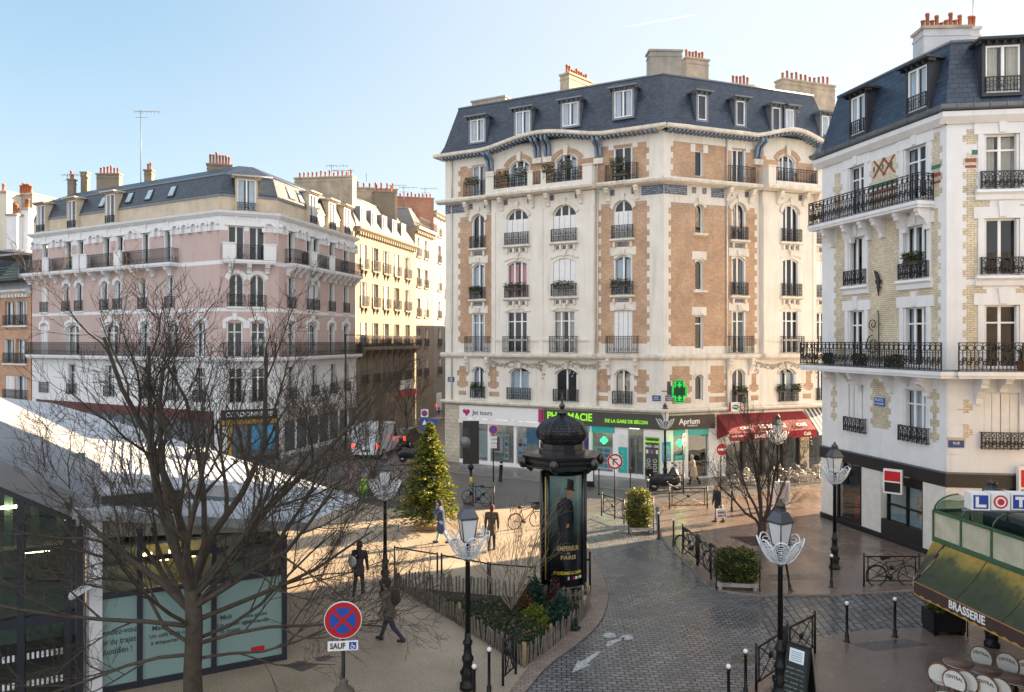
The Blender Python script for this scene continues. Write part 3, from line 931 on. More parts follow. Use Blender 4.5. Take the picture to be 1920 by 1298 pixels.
# ---- mansard
def inset(poly, d):
    out = []; n = len(poly)
    for i in range(n):
        p, a, b = Vector(poly[i]), Vector(poly[i - 1]), Vector(poly[(i + 1) % n])
        e1, e2 = (p - a).normalized(), (b - p).normalized()
        n1, n2 = Vector((-e1.y, e1.x)), Vector((-e2.y, e2.x))
        m = (n1 + n2).normalized(); k = d / max(.3, m.dot(n1))
        out.append((p.x + m.x * k, p.y + m.y * k))
    return out
def mansard(parent, outline, z0, z1, z2, ins1, ins2, mat, top=None, out=.35, name='roof'):
    a = inset(outline, -out); b = inset(outline, ins1); c = inset(outline, ins1 + ins2)
    mid = inset(outline, ins1 * .12 - out * .4)
    mb = MB(); n = len(outline)
    zm = z0 + (z1 - z0) * .18
    for i in range(n):
        j = (i + 1) % n
        mb.poly([(*a[i], z0), (*a[j], z0), (*mid[j], zm), (*mid[i], zm)], mat)
        mb.poly([(*mid[i], zm), (*mid[j], zm), (*b[j], z1), (*b[i], z1)], mat)
        mb.poly([(*b[i], z1), (*b[j], z1), (*c[j], z2), (*c[i], z2)], top or ZINC)
    mb.poly([(*p, z2) for p in c], top or ZINC)
    for i in range(n):
        j = (i + 1) % n
        pa, pb = Vector((*b[i], z1)), Vector((*b[j], z1))
        mb.tube([pa, pb], .07, 6, ZINC)
    return mb.build(name, parent)
outB = [P0, P1_, P2_, q3, q4]
roofB = mansard(bb, outB, ZG + .26, 23.55, 23.9, .75, 2.6, SLATE)
def d_y(zrel): return -.2 + zrel * .45
for fac, lst in ((B1, [(897, 1.05, 21.0, 1.25, 'n'), (982, 1.0, 21.05, 1.25, 'n'), (1071, 1.05, 21.15, 1.2, 'n'), (1170, 1.1, 21.2, 1.35, 'n')]),
                 (B2, [(1314, .6, 20.95, 1.25, 'D'), (1386, .6, 20.9, 1.25, 'D'), (1453, .6, 20.85, 1.2, 'D'), (1478, .6, 20.85, 1.2, 'S'), (1545, .6, 20.7, 1.25, 'C')])):
    for px, w_, z_, h_, k_ in lst:
        dormer(bb, fac, fac.u(px), z_, w_, h_ + .1, .0, 1.3, k_, leaves=1 if w_ < .8 else 2)
def chim_at(parent, px, py0, py1, Y, L, D, n, mat, rz, seed=0, hs=(.4, .7), cap=None):
    b = at(px, py0, Y); t_ = at(px, py1, Y)
    return chimney(parent, (b.x, b.y, b.z - 2.5), rz, L, D, t_.z - b.z + 2.5, n, mat, seed, cap, hs)
PLAST = plain('chimney render', (.40, .33, .25), .9, var=.3, scale=1.2, bmp=.2, streak=.5)
chim_at(bb, 920, 215, 190, 53, 2.7, .7, 0, GREYR, B1.ang, 1)
chim_at(bb, 1081, 180, 150, 49.5, 2.5, .75, 9, plain('sandy chimney render', (.42, .34, .24), .9, var=.2, streak=.4), .82, 2, (.35, .6))
chim_at(bb, 1245, 155, 102, 45.5, 1.95, .9, 0, GREYR, .05, 3)
chim_at(bb, 1302, 160, 116, 49.5, 1.7, .75, 6, PLAST, .35 + math.pi, 4, (.5, .75))
chim_at(bb, 1388, 172, 164, 50.0, 1.6, .6, 5, PLAST, .3, 5, (.45, .7))
chim_at(bb, 1510, 190, 160, 53.0, 4.6, .8, 11, PLAST, .36 + math.pi, 6, (.45, .75))
# ---------------------------------------------------------------- shops on the ground floor
WSIGN = plain('white sign panel', (.80, .79, .78), .45, var=.02)
DGREY = plain('dark grey sign panel', (.055, .058, .05), .45, var=.05)
DBROWN = plain('dark brown panel', (.05, .036, .028), .5, var=.1)
GREENT = emit('green letters', (.20, .55, .02), .2)
MAG = plain('magenta', (.45, .015, .14), .5, var=.02)
BLKTXT = plain('dark lettering', (.02, .02, .025), .6, var=.02)
WTXT = plain('white lettering', (.8, .8, .8), .6, var=.02)
RUST = bricks('block stone', ((.56, .50, .40), (.62, .55, .44)), (.38, .33, .26), .45, .24, .012, bmp=.5)
def gz(fac, px, py): return fac.u(px), fac.z(px, py)
sh = MB()      # ground floor wall: piers and plinth
pier = lambda f, a, b, m=WSIGN, z0=0.0, z1=3.88, y0=-.02, y1=.25: sh.box(f.u(a) if f else a, f.u(b) if f else b, y0, y1, z0, z1, m)
uL = B1.L
sh.box(0, B1.u(862), -.05, .4, 0, 3.88, RUST)
sh.box(B1.u(862), uL, -.01, .3, 3.02, 3.88, CREAM)
sh.box(B1.u(862), uL, -.06, .3, 0, .32, WSIGN)
for px in (887, 917, 966, 1014, 1030, 1107, 1152): sh.box(B1.u(px) - .09, B1.u(px) + .09, -.03, .25, .32, 3.02, WSIGN)
sh.box(B1.u(1152), B1.u(1178), -.035, .25, .32, 3.02, WSIGN)
sh.box(B1.u(1207), uL, -.035, .25, .32, 3.02, WSIGN)
sh.box(B1.u(862), B1.u(1014), -.16, -.012, 2.72, 3.0, WSIGN)
sh.build('shop_front', bb, B1.M)
gl = MB(); gl.box(B1.u(862), B1.u(1152), .1, .115, .32, 3.02, GLASSD); gl.build('shop_glass', bb, B1.M); gl = MB(); gl.box(B1.u(1178), B1.u(1207), .1, .115, .05, 3.02, GLASSD)
gl.build('shop_glass', bb, B1.M)
def sign_thing(fac, name, label, cat, px0, px1, z0, z1, mat, y=-.1, t=.1):
    u0, u1 = fac.u(px0), fac.u(px1)
    M = fac.at((u0 + u1) / 2, y, z0)
    mb = MB(); hw = (u1 - u0) / 2
    mb.box(-hw, hw, 0, t, 0, z1 - z0, mat)
    o = mb.build(name, None, M)
    tag(o, label, cat)
    return o, M, hw, z1 - z0
s1, M1, hw, hh = sign_thing(B1, 'shop_sign', 'long white fascia sign with purple heart and travel agency lettering', 'sign', 863, 1011, 3.02, 3.82, WSIGN, y=-.13, t=.11)
lt = MB(); put_text(lt, 'Jet tours', -hw + 1.75, -.012, hh * .5, .42, BLKTXT, 0)
for dx, r_ in ((-.13, 0), (.13, 0)): lt.ball((-hw + .55 + dx, -.012, hh * .58), .14, MAG, 12, 6, 1, .15, 1)
lt.slab([(-hw + .55, hh * .16), (-hw + .82, hh * .52), (-hw + .66, hh * .62), (-hw + .4, hh * .5)], -.02, 0, MAG)
lt.build('lettering', s1, M1)
e_ = MB(); e_.box(hw + .0, hw + .28, -.01, .1, 0, hh, MAG); e_.build('end_panel', s1, M1)
s2, M2, hw, hh = sign_thing(B1, 'shop_sign', 'dark grey fascia sign with bright green pharmacy lettering', 'sign', 1021, 1246, 3.0, 3.84, DGREY, y=-.13, t=.11)
lt = MB(); put_text(lt, 'PHARMACIE', -hw + 1.72, -.014, hh * .56, .62, GREENT, 1, width=2.95)
put_text(lt, 'DE LA GARE DE BÉCON', hw - 2.25, -.014, hh * .42, .28, GREENT, 1, width=2.6)
lt.build('lettering', s2, M2)
# lit shop interiors
SHL = emit('shop ceiling light', (1.0, .95, .85), 1.5); SHW = plain('shop back wall', (.42, .38, .33), .8, var=.5, scale=1.2)
for f_, a_, b_ in ((B1, B1.u(866), B1.u(1205)), (B2, B2.u(1264), B2.u(1287)), (B2, B2.u(1370), B2.u(1495))):
    si_ = MB(); si_.box(a_, b_, .98, 1.05, .1, 2.95, SHW)
    for i in range(int((b_ - a_) / 1.1)): si_.box(a_ + .1 + i * 1.1, a_ + .9 + i * 1.1, .45, .6, 2.9, 2.94, SHL)
    si_.build('shop_interior', bb, f_.M)
# window displays
POST = [plain('poster blue', (.06, .28, .5), .5, var=.25), plain('poster white', (.72, .72, .70), .5, var=.1, scale=9), plain('poster wine', (.22, .03, .07), .5, var=.2), plain('poster sand', (.5, .42, .3), .5, var=.4, scale=6), plain('poster violet', (.14, .05, .4), .5, var=.2)]
dsp = MB(); u = B1.u
def card(a, b, z0, z1, m, y=.2): dsp.box(u(a), u(b), y, y + .03, z0, z1, m)
card(893, 913, .5, 2.2, POST[1], .35); card(920, 940, .9, 2.1, POST[1]); card(924, 934, 1.0, 1.9, POST[2], .18); card(943, 951, .5, 2.1, POST[1]); card(968, 985, .8, 1.95, POST[1])
for i in range(4): card(944.5, 949.5, .62 + i * .37, .85 + i * .37, POST[3] if i % 2 else POST[0], .18); card(970, 976, .9 + i * .26, 1.08 + i * .26, POST[i % 4], .18); card(978, 984, .9 + i * .26, 1.08 + i * .26, POST[(i + 2) % 4], .18)
card(984, 1012, .7, 2.6, POST[0]); card(986, 1010, .75, 1.6, POST[3], .18); card(1032, 1047, .4, 2.6, POST[1]); card(1084, 1105, .4, 2.2, POST[4]); card(1109, 1151, .4, 1.75, POST[1])
for i in range(4): card(1118, 1129, .55 + i * .3, .75 + i * .3, TEAL, .18); card(1131, 1141, .55 + i * .3, .75 + i * .3, POST[0], .18)
dsp.build('window_display', bb, B1.M)
pn = MB()
pn.box(u(1083), u(1106), -.06, -.03, 2.62, 3.0, TEAL); pn.box(u(1110), u(1153), -.06, -.03, 2.62, 3.0, TEAL)
pn.box(u(1160), u(1177), -.06, -.03, .35, 1.85, TEAL)
for i in range(5): put_text(pn, 'BAR' if 0 else '0', u(1168.5), -.066, .6 + i * .25, .1, WTXT, 0)
pn.box(u(1160), u(1177), -.06, -.03, 1.87, 2.6, POST[1])
pn.build('teal_panel', bb, B1.M)
dr = MB()
for a in (1181, 1193, 1205): dr.box(u(a) - .04, u(a) + .04, .02, .1, .05, 2.4, ZINC)
dr.box(u(1181), u(1205), .02, .1, 2.4, 2.55, ZINC); dr.build('door', bb, B1.M)
bp = MB()
GRB = plain('lime green edge', (.24, .5, .03), .5, var=.02)
bp.box(u(1210), u(1237), -.08, -.04, .08, 2.55, GRB); bp.box(u(1211.5), u(1235.5), -.09, -.081, .16, 2.47, DGREY)
put_text(bp, 'Bienvenue', u(1223.5), -.1, 2.3, .2, GREENT, 1, width=.85)
put_text(bp, '8h30 - 20h', u(1223.5), -.1, 2.02, .2, WTXT, 1, width=.8)
for i in range(5): bp.box(u(1212.5 + i * 4.6), u(1216.3 + i * 4.6), -.1, -.09, 1.6, 1.82, [POST[1], MAG, POST[0], POST[2], POST[1]][i])
for j in range(3):
    for i in range(2): ring(bp, (u(1217 + 12 * i), -.095, 1.2 - j * .38), .1, .02, WTXT, 8); bp.box(u(1217 + 12 * i) - .12, u(1217 + 12 * i) + .12, -.1, -.09, .98 - j * .38, 1.01 - j * .38, WTXT)
bp.build('opening_hours_panel', bb, B1.M)
# second facade
s3, M3, hw, hh = sign_thing(B2, 'shop_sign', 'short dark brown fascia sign with white lettering round the corner from the green one', 'sign', 1247, 1338, 2.98, 3.78, DBROWN, y=-.13, t=.11)
lt = MB(); put_text(lt, 'Aprium', -.1, -.014, hh * .55, .46, WTXT, 1); put_text(lt, 'PHARMACIE', .1, -.014, hh * .24, .13, WTXT, 0); lt.build('lettering', s3, M3)
s4 = MB(); v = B2.u; L2 = B2.L
s4.box(0, L2, -.01, .3, 3.0, 3.88, CREAM)
s4.box(0, v(1262), -.03, .3, 0, 3.0, WSIGN); s4.box(v(1284), v(1290), -.03, .3, 0, 3.0, WSIGN); s4.box(v(1328), v(1360), -.03, .3, 0, 3.0, WSIGN)
s4.box(v(1262), v(1328), -.03, .3, 0, .15, STONE_TILE)
for a in (1395, 1432, 1470, 1500): s4.box(v(a) - .1, v(a) + .1, -.03, .3, 0, 3.0, DBROWN)
s4.box(v(1500), v(1516), -.04, .3, 0, 3.0, RUST)
s4.build('shop_front', bb, B2.M)
g2 = MB(); g2.box(v(1262), v(1500), .1, .115, .15, 3.0, GLASSD); g2.build('shop_glass', bb, B2.M); g2 = MB(); g2.box(v(1516), L2, .1, .115, .05, 3.0, GLASSD); g2.build('shop_glass', bb, B2.M)
p2 = MB()
p2.box(v(1263), v(1283), -.05, -.02, 2.6, 2.98, TEAL); p2.box(v(1291), v(1327), -.05, -.02, 2.6, 2.98, TEAL)
p2.box(v(1264), v(1283), -.05, -.02, 1.25, 1.5, TEAL)
YEL = plain('yellow print', (.62, .5, .05), .5, var=.1)
p2.box(v(1264), v(1283), -.05, -.02, .2, 1.22, POST[1])
for i in range(3):
    for j in range(6): p2.box(v(1266 + i * 6), v(1269 + i * 6), -.06, -.05, .28 + j * .15, .36 + j * .15, YEL if (i + j) % 2 else POST[4])
p2.box(v(1241), v(1257), -.05, -.03, 1.2, 2.3, POST[0]); p2.box(v(1243), v(1255), -.06, -.05, 1.3, 2.1, plain('poster teal', (.2, .4, .4), .5, var=.5, scale=5))
p2.box(v(1264), v(1282), .25, .28, 1.5, 2.6, POST[3])
p2.build('window_poster', bb, B2.M)
# small enamel street plates
pl = MB(); PLB = plain('blue enamel', (.03, .06, .2), .35, var=.02)
for px_, z_ in ((846, 5.35), (1231, 4.62)): pl.box(u(px_) - .25, u(px_) + .25, -.03, 0, z_, z_ + .32, PLB); put_text(pl, 'RUE', u(px_), -.04, z_ + .2, .14, WTXT, 0); put_text(pl, 'DE LA GARE DE BÉCON', u(px_), -.04, z_ + .09, .07, WTXT, 0, width=.4)
pl.build('street_plate', bb, B1.M)
pl = MB(); pl.box(.1, .6, -.03, 0, 4.62, 4.95, PLB); put_text(pl, 'PLACE', .35, -.04, 4.82, .14, WTXT, 0); put_text(pl, 'DE LA GARE DE BÉCON', .35, -.04, 4.7, .07, WTXT, 0, width=.4); pl.build('street_plate', bb, B2.M)
# ================================================================ the white building with yellow brick on the right
C0, C1c, C2e = (14.2, 34.2), (15.83, 27.2), (25.7, 25.8)
FC1, FC2 = Facade(C0, C1c), Facade(C1c, C2e)
cb = thing('apartment_building', 'white building with yellow brick panels, two long iron balconies and a bank below', 'building', (15.83, 27.2, 0))
SLATEB = bricks('blue slate', ((.018, .034, .064), (.038, .06, .10)), (.008, .012, .02), .30, .19, .012, rough=.4, bmp=.5, spec=.6)
GTILE = plain('green glazed tile', (.03, .14, .09), .35, var=.2)
REDT = plain('red glazed brick', (.28, .08, .045), .5, var=.25)
DARKG = plain('dark dormer paint', (.03, .032, .04), .5, var=.15)
ROWC = [(4.15, 2.05), (7.1, 2.27), (10.45, 2.05), (13.55, 2.0)]
def fac_C(fac, cols, kinds, brickz, rails, y_corner_end):
    mb = MB(); tr = MB(); ops = []
    for r, (z, h) in enumerate(ROWC):
        for i, (u, w) in enumerate(cols):
            ops.append((u - w / 2, u + w / 2, z, z + h, 0))
            st, rh, rd, rw = 'garden', .62, .14, w + .25
            rail = rails[r]
            window(cb, fac, u, z, w, h, 0, kinds[r][i], 0, rail=rail, railh=rh, leaves=3 if (r in (0, 1, 2) and fac is FC1) else 2, transom=.72 if r != 2 else 0, railw=rw, raild=rd, style=st, rev=.24)
            if r in (2, 3) or r == 0 and False:
                if not (r == 3 and fac is FC1):
                    tr.xprof([(-.14, z - .02), (-.2, z - .12), (-.1, z - .2), (-.08, z - .38), (0, z - .4), (0, z - .02)], u - w / 2 - .3, u + w / 2 + .3, WHITEP)
            if r in (1, 2, 3):
                # moulded surround
                for q in (-1, 1): tr.box(u + q * (w / 2 + .1) - .1, u + q * (w / 2 + .1) + .1, -.04, 0, z + (.0 if r > 1 else 0), z + h, WHITEP)
                tr.box(u - w / 2 - .34, u + w / 2 + .34, -.05, 0, z + h, z + h + .42, WHITEP)
                tr.slab([(u - .1, z + h + .05), (u + .1, z + h + .05), (u + .14, z + h + .6), (u - .14, z + h + .6)], -.11, 0, WHITEP)
    zones = []
    for b in brickz: zones += (jag(*b[:4], b[4], sides=b[5] if len(b) > 5 else 'lr', t=.13, step=.25) if b[4] is BRICKY else [b])
    wall(mb, 0, fac.L, 3.25, 16.4, 0, ops, zones, WHITEP, rev=.26)
    mb.build('wall', cb, fac.M)
    # corner quoin strip, cornice, gutter
    sweep(tr, [(-.25, 0, 15.95), (fac.L + (.12 if fac is FC1 else .3), 0, 15.95)], [(-.1, 0), (-.3, .22), (-.3, .4), (0, .45), (0, 0)], WHITEP)
    tr.build('stone_trim', cb, fac.M)
    gt = MB(); gt.xf = None
    sweep(gt, [(-.35, 0, 16.4), (fac.L + (.2 if fac is FC1 else .3), 0, 16.4)], [(-.28, 0), (-.42, .05), (-.46, .18), (-.3, .2), (0.2, .12), (0.2, 0)], ZINC)
    for i in range(int(fac.L / .55)):
        x = .2 + i * .55; gt.box(x - .015, x + .015, -.475, -.2, 16.44, 16.6, ZINC)
    gt.build('gutter', cb, fac.M)
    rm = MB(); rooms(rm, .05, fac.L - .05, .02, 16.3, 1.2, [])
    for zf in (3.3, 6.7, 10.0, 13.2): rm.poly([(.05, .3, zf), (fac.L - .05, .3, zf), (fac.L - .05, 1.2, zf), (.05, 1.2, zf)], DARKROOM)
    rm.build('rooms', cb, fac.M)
cc1 = [(FC1.u(1606), 1.05), (FC1.u(1716), 1.2)]
cc2 = [(FC2.u(1878), 1.2), (FC2.u(1878) + 3.3, 1.2), (FC2.u(1878) + 6.2, 1.2)]
a1, a2 = FC1.u(1567), FC1.u(1759)
fac_C(FC1, cc1, ['SC', 'oo', 'on', 'oo'], [(a1, a2, 7.1, 13.0, BRICKY),
      (FC1.u(1636), FC1.u(1666), 4.5, 6.5, BRICKY), (FC1.u(1749), FC1.u(1756), 4.3, 6.3, BRICKY), (FC1.u(1561), FC1.u(1566), 4.5, 6.4, BRICKY),
      (FC1.u(1565), FC1.u(1576), 13.6, 15.5, BRICKY), (FC1.u(1748), FC1.u(1762), 13.4, 15.8, BRICKY), (FC1.u(1634), FC1.u(1680), 13.3, 15.5, BRICKY),
      (FC1.u(1565), FC1.u(1576), 14.2, 14.35, REDT), (FC1.u(1744), FC1.u(1764), 14.45, 14.6, GTILE), (FC1.u(1744), FC1.u(1764), 14.15, 14.3, REDT), (FC1.u(1744), FC1.u(1764), 13.9, 14.0, REDT), (FC1.u(1630), FC1.u(1682), 14.35, 14.5, GTILE), (FC1.u(1630), FC1.u(1682), 14.08, 14.22, REDT), (FC1.u(1630), FC1.u(1682), 13.75, 13.9, REDT)],
      [True, None, True, None], True)
b1_ = FC2.u(1812); b2_ = FC2.u(1831)
fac_C(FC2, cc2, ['SSS', 'dcd', 'dcc', 'bcc'], [(b1_, FC2.u(1843) + .1, 10.3, 13.3, BRICKY), (b1_, FC2.u(1843), 7.1, 10.1, BRICKY), (b1_, b2_, 13.35, 14.9, BRICKY), (b1_, b2_, 15.2, 15.75, BRICKY), (b1_ - .05, b2_, 14.55, 14.7, REDT), (b1_ - .05, b2_, 14.35, 14.45, REDT), (FC2.u(1822), FC2.u(1833), 14.82, 15.0, GTILE), (FC2.u(1912), FC2.u(1912) + 1.1, 7.1, 13.0, BRICKY), (FC2.u(1912), FC2.u(1912) + 1.1, 13.4, 15.6, BRICKY),
      (FC2.u(1804), FC2.u(1817), 5.45, 5.95, BRICKY), (FC2.u(1804), FC2.u(1817), 4.55, 5.05, BRICKY)], [True, None, True, True], False)
# balconies
CORN = FC1.L
def balcony(fac, u0, u1, z, d, h, name='balcony', ends=(1, 1), style='garden', parent=None, iron=True, m=WHITEP):
    mb = MB(); mb.box(u0, u1, -d, -.0, z - .16, z - .02, m); mb.box(u0 + .04, u1 - .04, -d + .05, -.0, z - .26, z - .16, m)
    mb.box(u0, u1, -d + .002, -.002, z - .02, z + .02, ZINC)
    o = mb.build(name, parent, fac.M)
    if iron:
        ir = MB(); ir.xf = T(0, 0, z + .02)
        iron_run(ir, u0 + .04, u1 - .04, -d + .06, h, IRON, style)
        for q, e in ((u0 + .04, ends[0]), (u1 - .04, ends[1])):
            if e:
                ir.xf = T(q, 0, z + .02) @ RZ(-math.pi / 2)
                iron_run(ir, .0, d - .06, 0, h, IRON, style)
        ir.build('railing', o, fac.M)
    return o
balcony(FC1, -.35, CORN + .75, 7.0, .95, 1.0, ends=(1, 0), parent=cb)
balcony(FC2, .004, FC2.L, 7.0, .95, 1.0, ends=(0, 1), parent=cb)
ub0, ub1 = -.02, FC1.u(1752)
balcony(FC1, ub0, ub1, 13.3, .75, 1.0, parent=cb)
def corbels(parent, fac, us, z, w_, h_, d_, m):
    for i, u_ in enumerate(us):
        cr = MB(); corbel(cr, u_, z, w_, h_[i] if hasattr(h_, '__len__') else h_, d_, m); cr.build('corbel', parent, fac.M)
corbels(cb, FC1, [FC1.u(px) for px in (1562, 1600, 1632, 1657, 1700, 1742)], 13.06, .2, .8, .6, WHITEP)
corbels(cb, FC1, [FC1.u(px) for px in (1565, 1590, 1612, 1672, 1702, 1742)], 6.74, .2, (.75, .4, .75, .75, .4, .75), .6, WHITEP)
corbels(cb, FC2, [FC2.u(px) for px in (1832, 1877, 1922)], 6.74, .24, (.95, .5, .95), .65, WHITEP)
cr = MB()
cr.box(.02, 1.0, -.03, 0, 6.4, 6.5, WHITEP)
for z in (3.95, 4.5, 5.05, 5.6, 6.1): cr.box(.05, FC2.u(1806), -.02, 0, z, z + .5, WHITEP)
cr.build('corner_quoin', cb, FC2.M)
# diamond brick ornament and bands on the top floor
dm = MB(); um = FC1.u(1657)
for i in range(2):
    for sg in (-1, 1):
        c = um - .42 + i * .55 + .12
        dm.slab([(c - .32 * sg, 14.8), (c - .32 * sg + .1, 14.8), (c + .3 * sg + .1, 15.5), (c + .3 * sg, 15.5)] if sg > 0 else [(c + .32, 14.8), (c + .42, 14.8), (c - .2, 15.5), (c - .3, 15.5)], -.03, 0, REDT)
for i in range(3): dm.box(um - .55 + i * .5 - .04, um - .55 + i * .5 + .04, -.02, 0, 15.05, 15.25, GTILE)
dm.build('brick_ornament', cb, FC1.M)
# wrought iron wall scroll and black metal creature on the wall
si = MB(); us_ = FC1.u(1638); spiral(si, (us_ + .1, -.12, 7.9), .42, .022, IRON, 1.6, 1.6, 1, 22, 4); spiral(si, (us_ + .1, -.12, 8.75), .26, .02, IRON, -1.6, 1.4, -1, 18, 4)
si.tube([(us_ + .45, -.12, 7.5), (us_ + .45, -.12, 9.1), (us_ + .38, -.12, 9.3)], .02, 4, IRON)
for z in (7.9, 8.35, 8.75): si.tube([(us_ + .45, -.12, z), (us_ + .45, 0, z)], .015, 4, IRON)
si.build('wall_scroll', cb, FC1.M)
li = MB(); ul = FC1.u(1650); li.tube([(ul - .22, -.08, 10.95), (ul - .1, -.1, 10.85), (ul, -.1, 10.6), (ul + .03, -.1, 10.25), (ul, -.08, 9.9)], [.03, .07, .08, .06, .015], 6, IRON)
for q in (-1, 1): li.tube([(ul, -.1, 10.6), (ul + q * .16, -.08, 10.55), (ul + q * .14, -.06, 10.4)], .025, 4, IRON); li.tube([(ul + .03, -.1, 10.3), (ul + .03 + q * .13, -.08, 10.25)], .025, 4, IRON)
tag(li.build('wall_ornament', None, FC1.M), 'black iron lizard ornament on the yellow brick wall', 'ornament')
# street plates
pl = MB(); upl = FC1.u(1650); pl.box(upl - .3, upl + .3, -.03, 0, 5.4, 5.75, plain('bright blue enamel', (.03, .13, .42), .35)); put_text(pl, 'PLACE', upl, -.04, 5.65, .16, WTXT, 0); put_text(pl, 'DE LA GARE DE BÉCON', upl, -.04, 5.5, .09, WTXT, 0, width=.5); pl.build('street_plate', cb, FC1.M)
pl = MB(); upl = FC2.u(1792); pl.box(upl - .27, upl + .27, -.05, -.024, 4.2, 4.45, PLB); put_text(pl, 'RUE', upl, -.06, 4.36, .13, WTXT, 0); pl.box(upl - .3, upl + .3, -.08, -.03, 4.47, 4.57, BEIGE); pl.build('street_plate', cb, FC2.M)
# mansard, dormers, chimney
cend = (27.2, 36.5); cback = (16.9, 36.0)
outC = [C0, C1c, C2e, cend, cback]
hs = MB()
for a, b in ((C2e, cend), (cend, cback), (cback, C0)): hs.poly([(*a, 0), (*b, 0), (*b, 16.4), (*a, 16.4)], WHITEP)
hs.build('rear_wall', cb)
mansard(cb, outC, 16.55, 19.15, 19.5, .55, 2.0, SLATEB, out=.12)
for fac, px, z, w_, h_, k in ((FC1, 1613, 16.95, .85, 1.5, 'n'), (FC1, 1725, 16.95, .95, 1.5, 'n'), (FC2, 1877, 17.1, 1.15, 1.6, 'B'), (FC2, 2050, 17.1, 1.1, 1.6, 'n')):
    dormer(cb, fac, fac.u(px), z, w_, h_, .02, 1.2, k, mat=DARKG, roofm=DARKG, hood=True, rail=True)
LGREY = plain('pale grey chimney render', (.50, .50, .52), .85, var=.1, streak=.2)
chim_at(cb, 1765, 78, 62, 31.2, 1.9, .9, 9, LGREY, FC2.ang + .1, 8, (.3, .75), cap=PLAST)
chim_at(cb, 1822, 62, 58, 32, .5, .3, 2, LGREY, 0, 9, (.4, .6))
# ground floor of the bank
BLK = plain('black granite band', (.02, .018, .02), .35, var=.4, scale=30)
sf = MB(); v = FC1.u
sf.box(-.1, FC1.L + .06, -.06, .2, 2.75, 3.24, BLK); sf.box(-.12, FC1.L + .07, -.09, .15, 3.24, 3.3, ZINC)
for a, b in ((1541, 1567), (1617, 1653), (1732, 1778)): sf.box(max(v(a), -.05), min(v(b), FC1.L + .0), -.04, .35, .25, 2.75, STONE_TILE)
sf.box(-.06, FC1.L, -.07, .35, 0, .25, BLK); sf.box(v(1653), v(1732), -.03, .35, .25, .85, BLK)
for a in (1571, 1614, 1664, 1700, 1730): sf.box(v(a) - .04, v(a) + .04, .0, .1, .25, 2.75, BLACKP)
sf.box(v(1664), v(1730), 0, .1, 1.5, 1.56, BLACKP); sf.box(v(1664), v(1730), -.02, .1, 2.4, 2.75, BLACKP)
sf.build('shop_front', cb, FC1.M)
gl = MB(); gl.box(v(1567), v(1617), .06, .075, .25, 2.75, GLASSD); gl.box(v(1664), v(1730), .06, .075, .85, 2.75, GLASSD); gl.build('shop_glass', cb, FC1.M)
it = MB(); it.box(v(1667), v(1698), .085, .095, .9, 2.38, plain('pale blue blind', (.45, .58, .6), .7, var=.1)); it.box(v(1667), v(1728), .9, .95, .86, 1.6, CURT); it.box(v(1702), v(1728), .085, .095, .9, 2.38, plain('pale blue blind', (.45, .58, .6), .7, var=.1)); it.box(v(1716), v(1727), .078, .084, 1.2, 2.1, POST[3]); it.box(v(1580), v(1600), .6, .9, .25, 1.2, plain('red display', (.3, .03, .03), .5)); it.box(v(1570), v(1728), .3, .4, 2.66, 2.7, emit('bank fill light', (.9, .97, 1.0), 1.6)); it.build('window_display', cb, FC1.M)  # unseen glowing strip added inside to brighten the bank windows
sf = MB(); v = FC2.u
sf.box(-.06, FC2.L, -.06, .2, 2.75, 3.24, BLK); sf.box(-.07, FC2.L, -.09, .15, 3.24, 3.3, ZINC)
sf.box(-.04, v(1840), -.04, .35, .25, 2.75, STONE_TILE); sf.box(-.06, FC2.L, -.07, .35, 0, .25, BLK)
for i in range(5): sf.box(v(1840) + .1 + i * 1.7, v(1840) + .2 + i * 1.7, 0, .1, .25, 2.75, BLACKP)
sf.build('shop_front', cb, FC2.M)
gl = MB(); gl.box(v(1840), FC2.L, .06, .075, .25, 2.75, GLASSD); gl.build('shop_glass', cb, FC2.M)
BRED = plain('bank red', (.5, .008, .02), .4, var=.02); BBLK = plain('bank black', (.01, .01, .012), .4, var=.02)
def bank_sign(fac, u, y, z, s, label, rz=0):
    M = fac.M @ T(u, y, z) @ RZ(rz)
    mb = MB(); mb.box(-s / 2, s / 2, -.09, .09, 0, s * 1.42, WSIGN)
    o = mb.build('bank_sign', None, M); tag(o, label, 'sign')
    e = MB()
    for yy in (-.1, .091):
        e.box(-s * .43, s * .43, yy, yy + .01, s * .74, s * 1.32, BRED); e.box(-s * .43, s * .43, yy, yy + .01, s * .1, s * .66, BBLK)
        e.box(-s * .3, s * .3, yy - .003, yy + .013, s * .665, s * .74, WSIGN)
    e.build('emblem', o, M)
    a = MB(); a.box(s / 2, s / 2 + .25, -.03, .03, s * 1.0, s * 1.08, ZINC); a.build('bracket', o, M)
# blade sign standing out from the left face; its faces look along the street
bank_sign(FC1, FC1.u(1700), -.62, 2.15, .66, 'small red and black square bank sign on the left face of the white building', rz=math.pi / 2 - .95)
bank_sign(FC2, FC2.u(1925) + .1, -.25, 2.1, 1.05, 'large red and black bank sign above the lottery boxes')
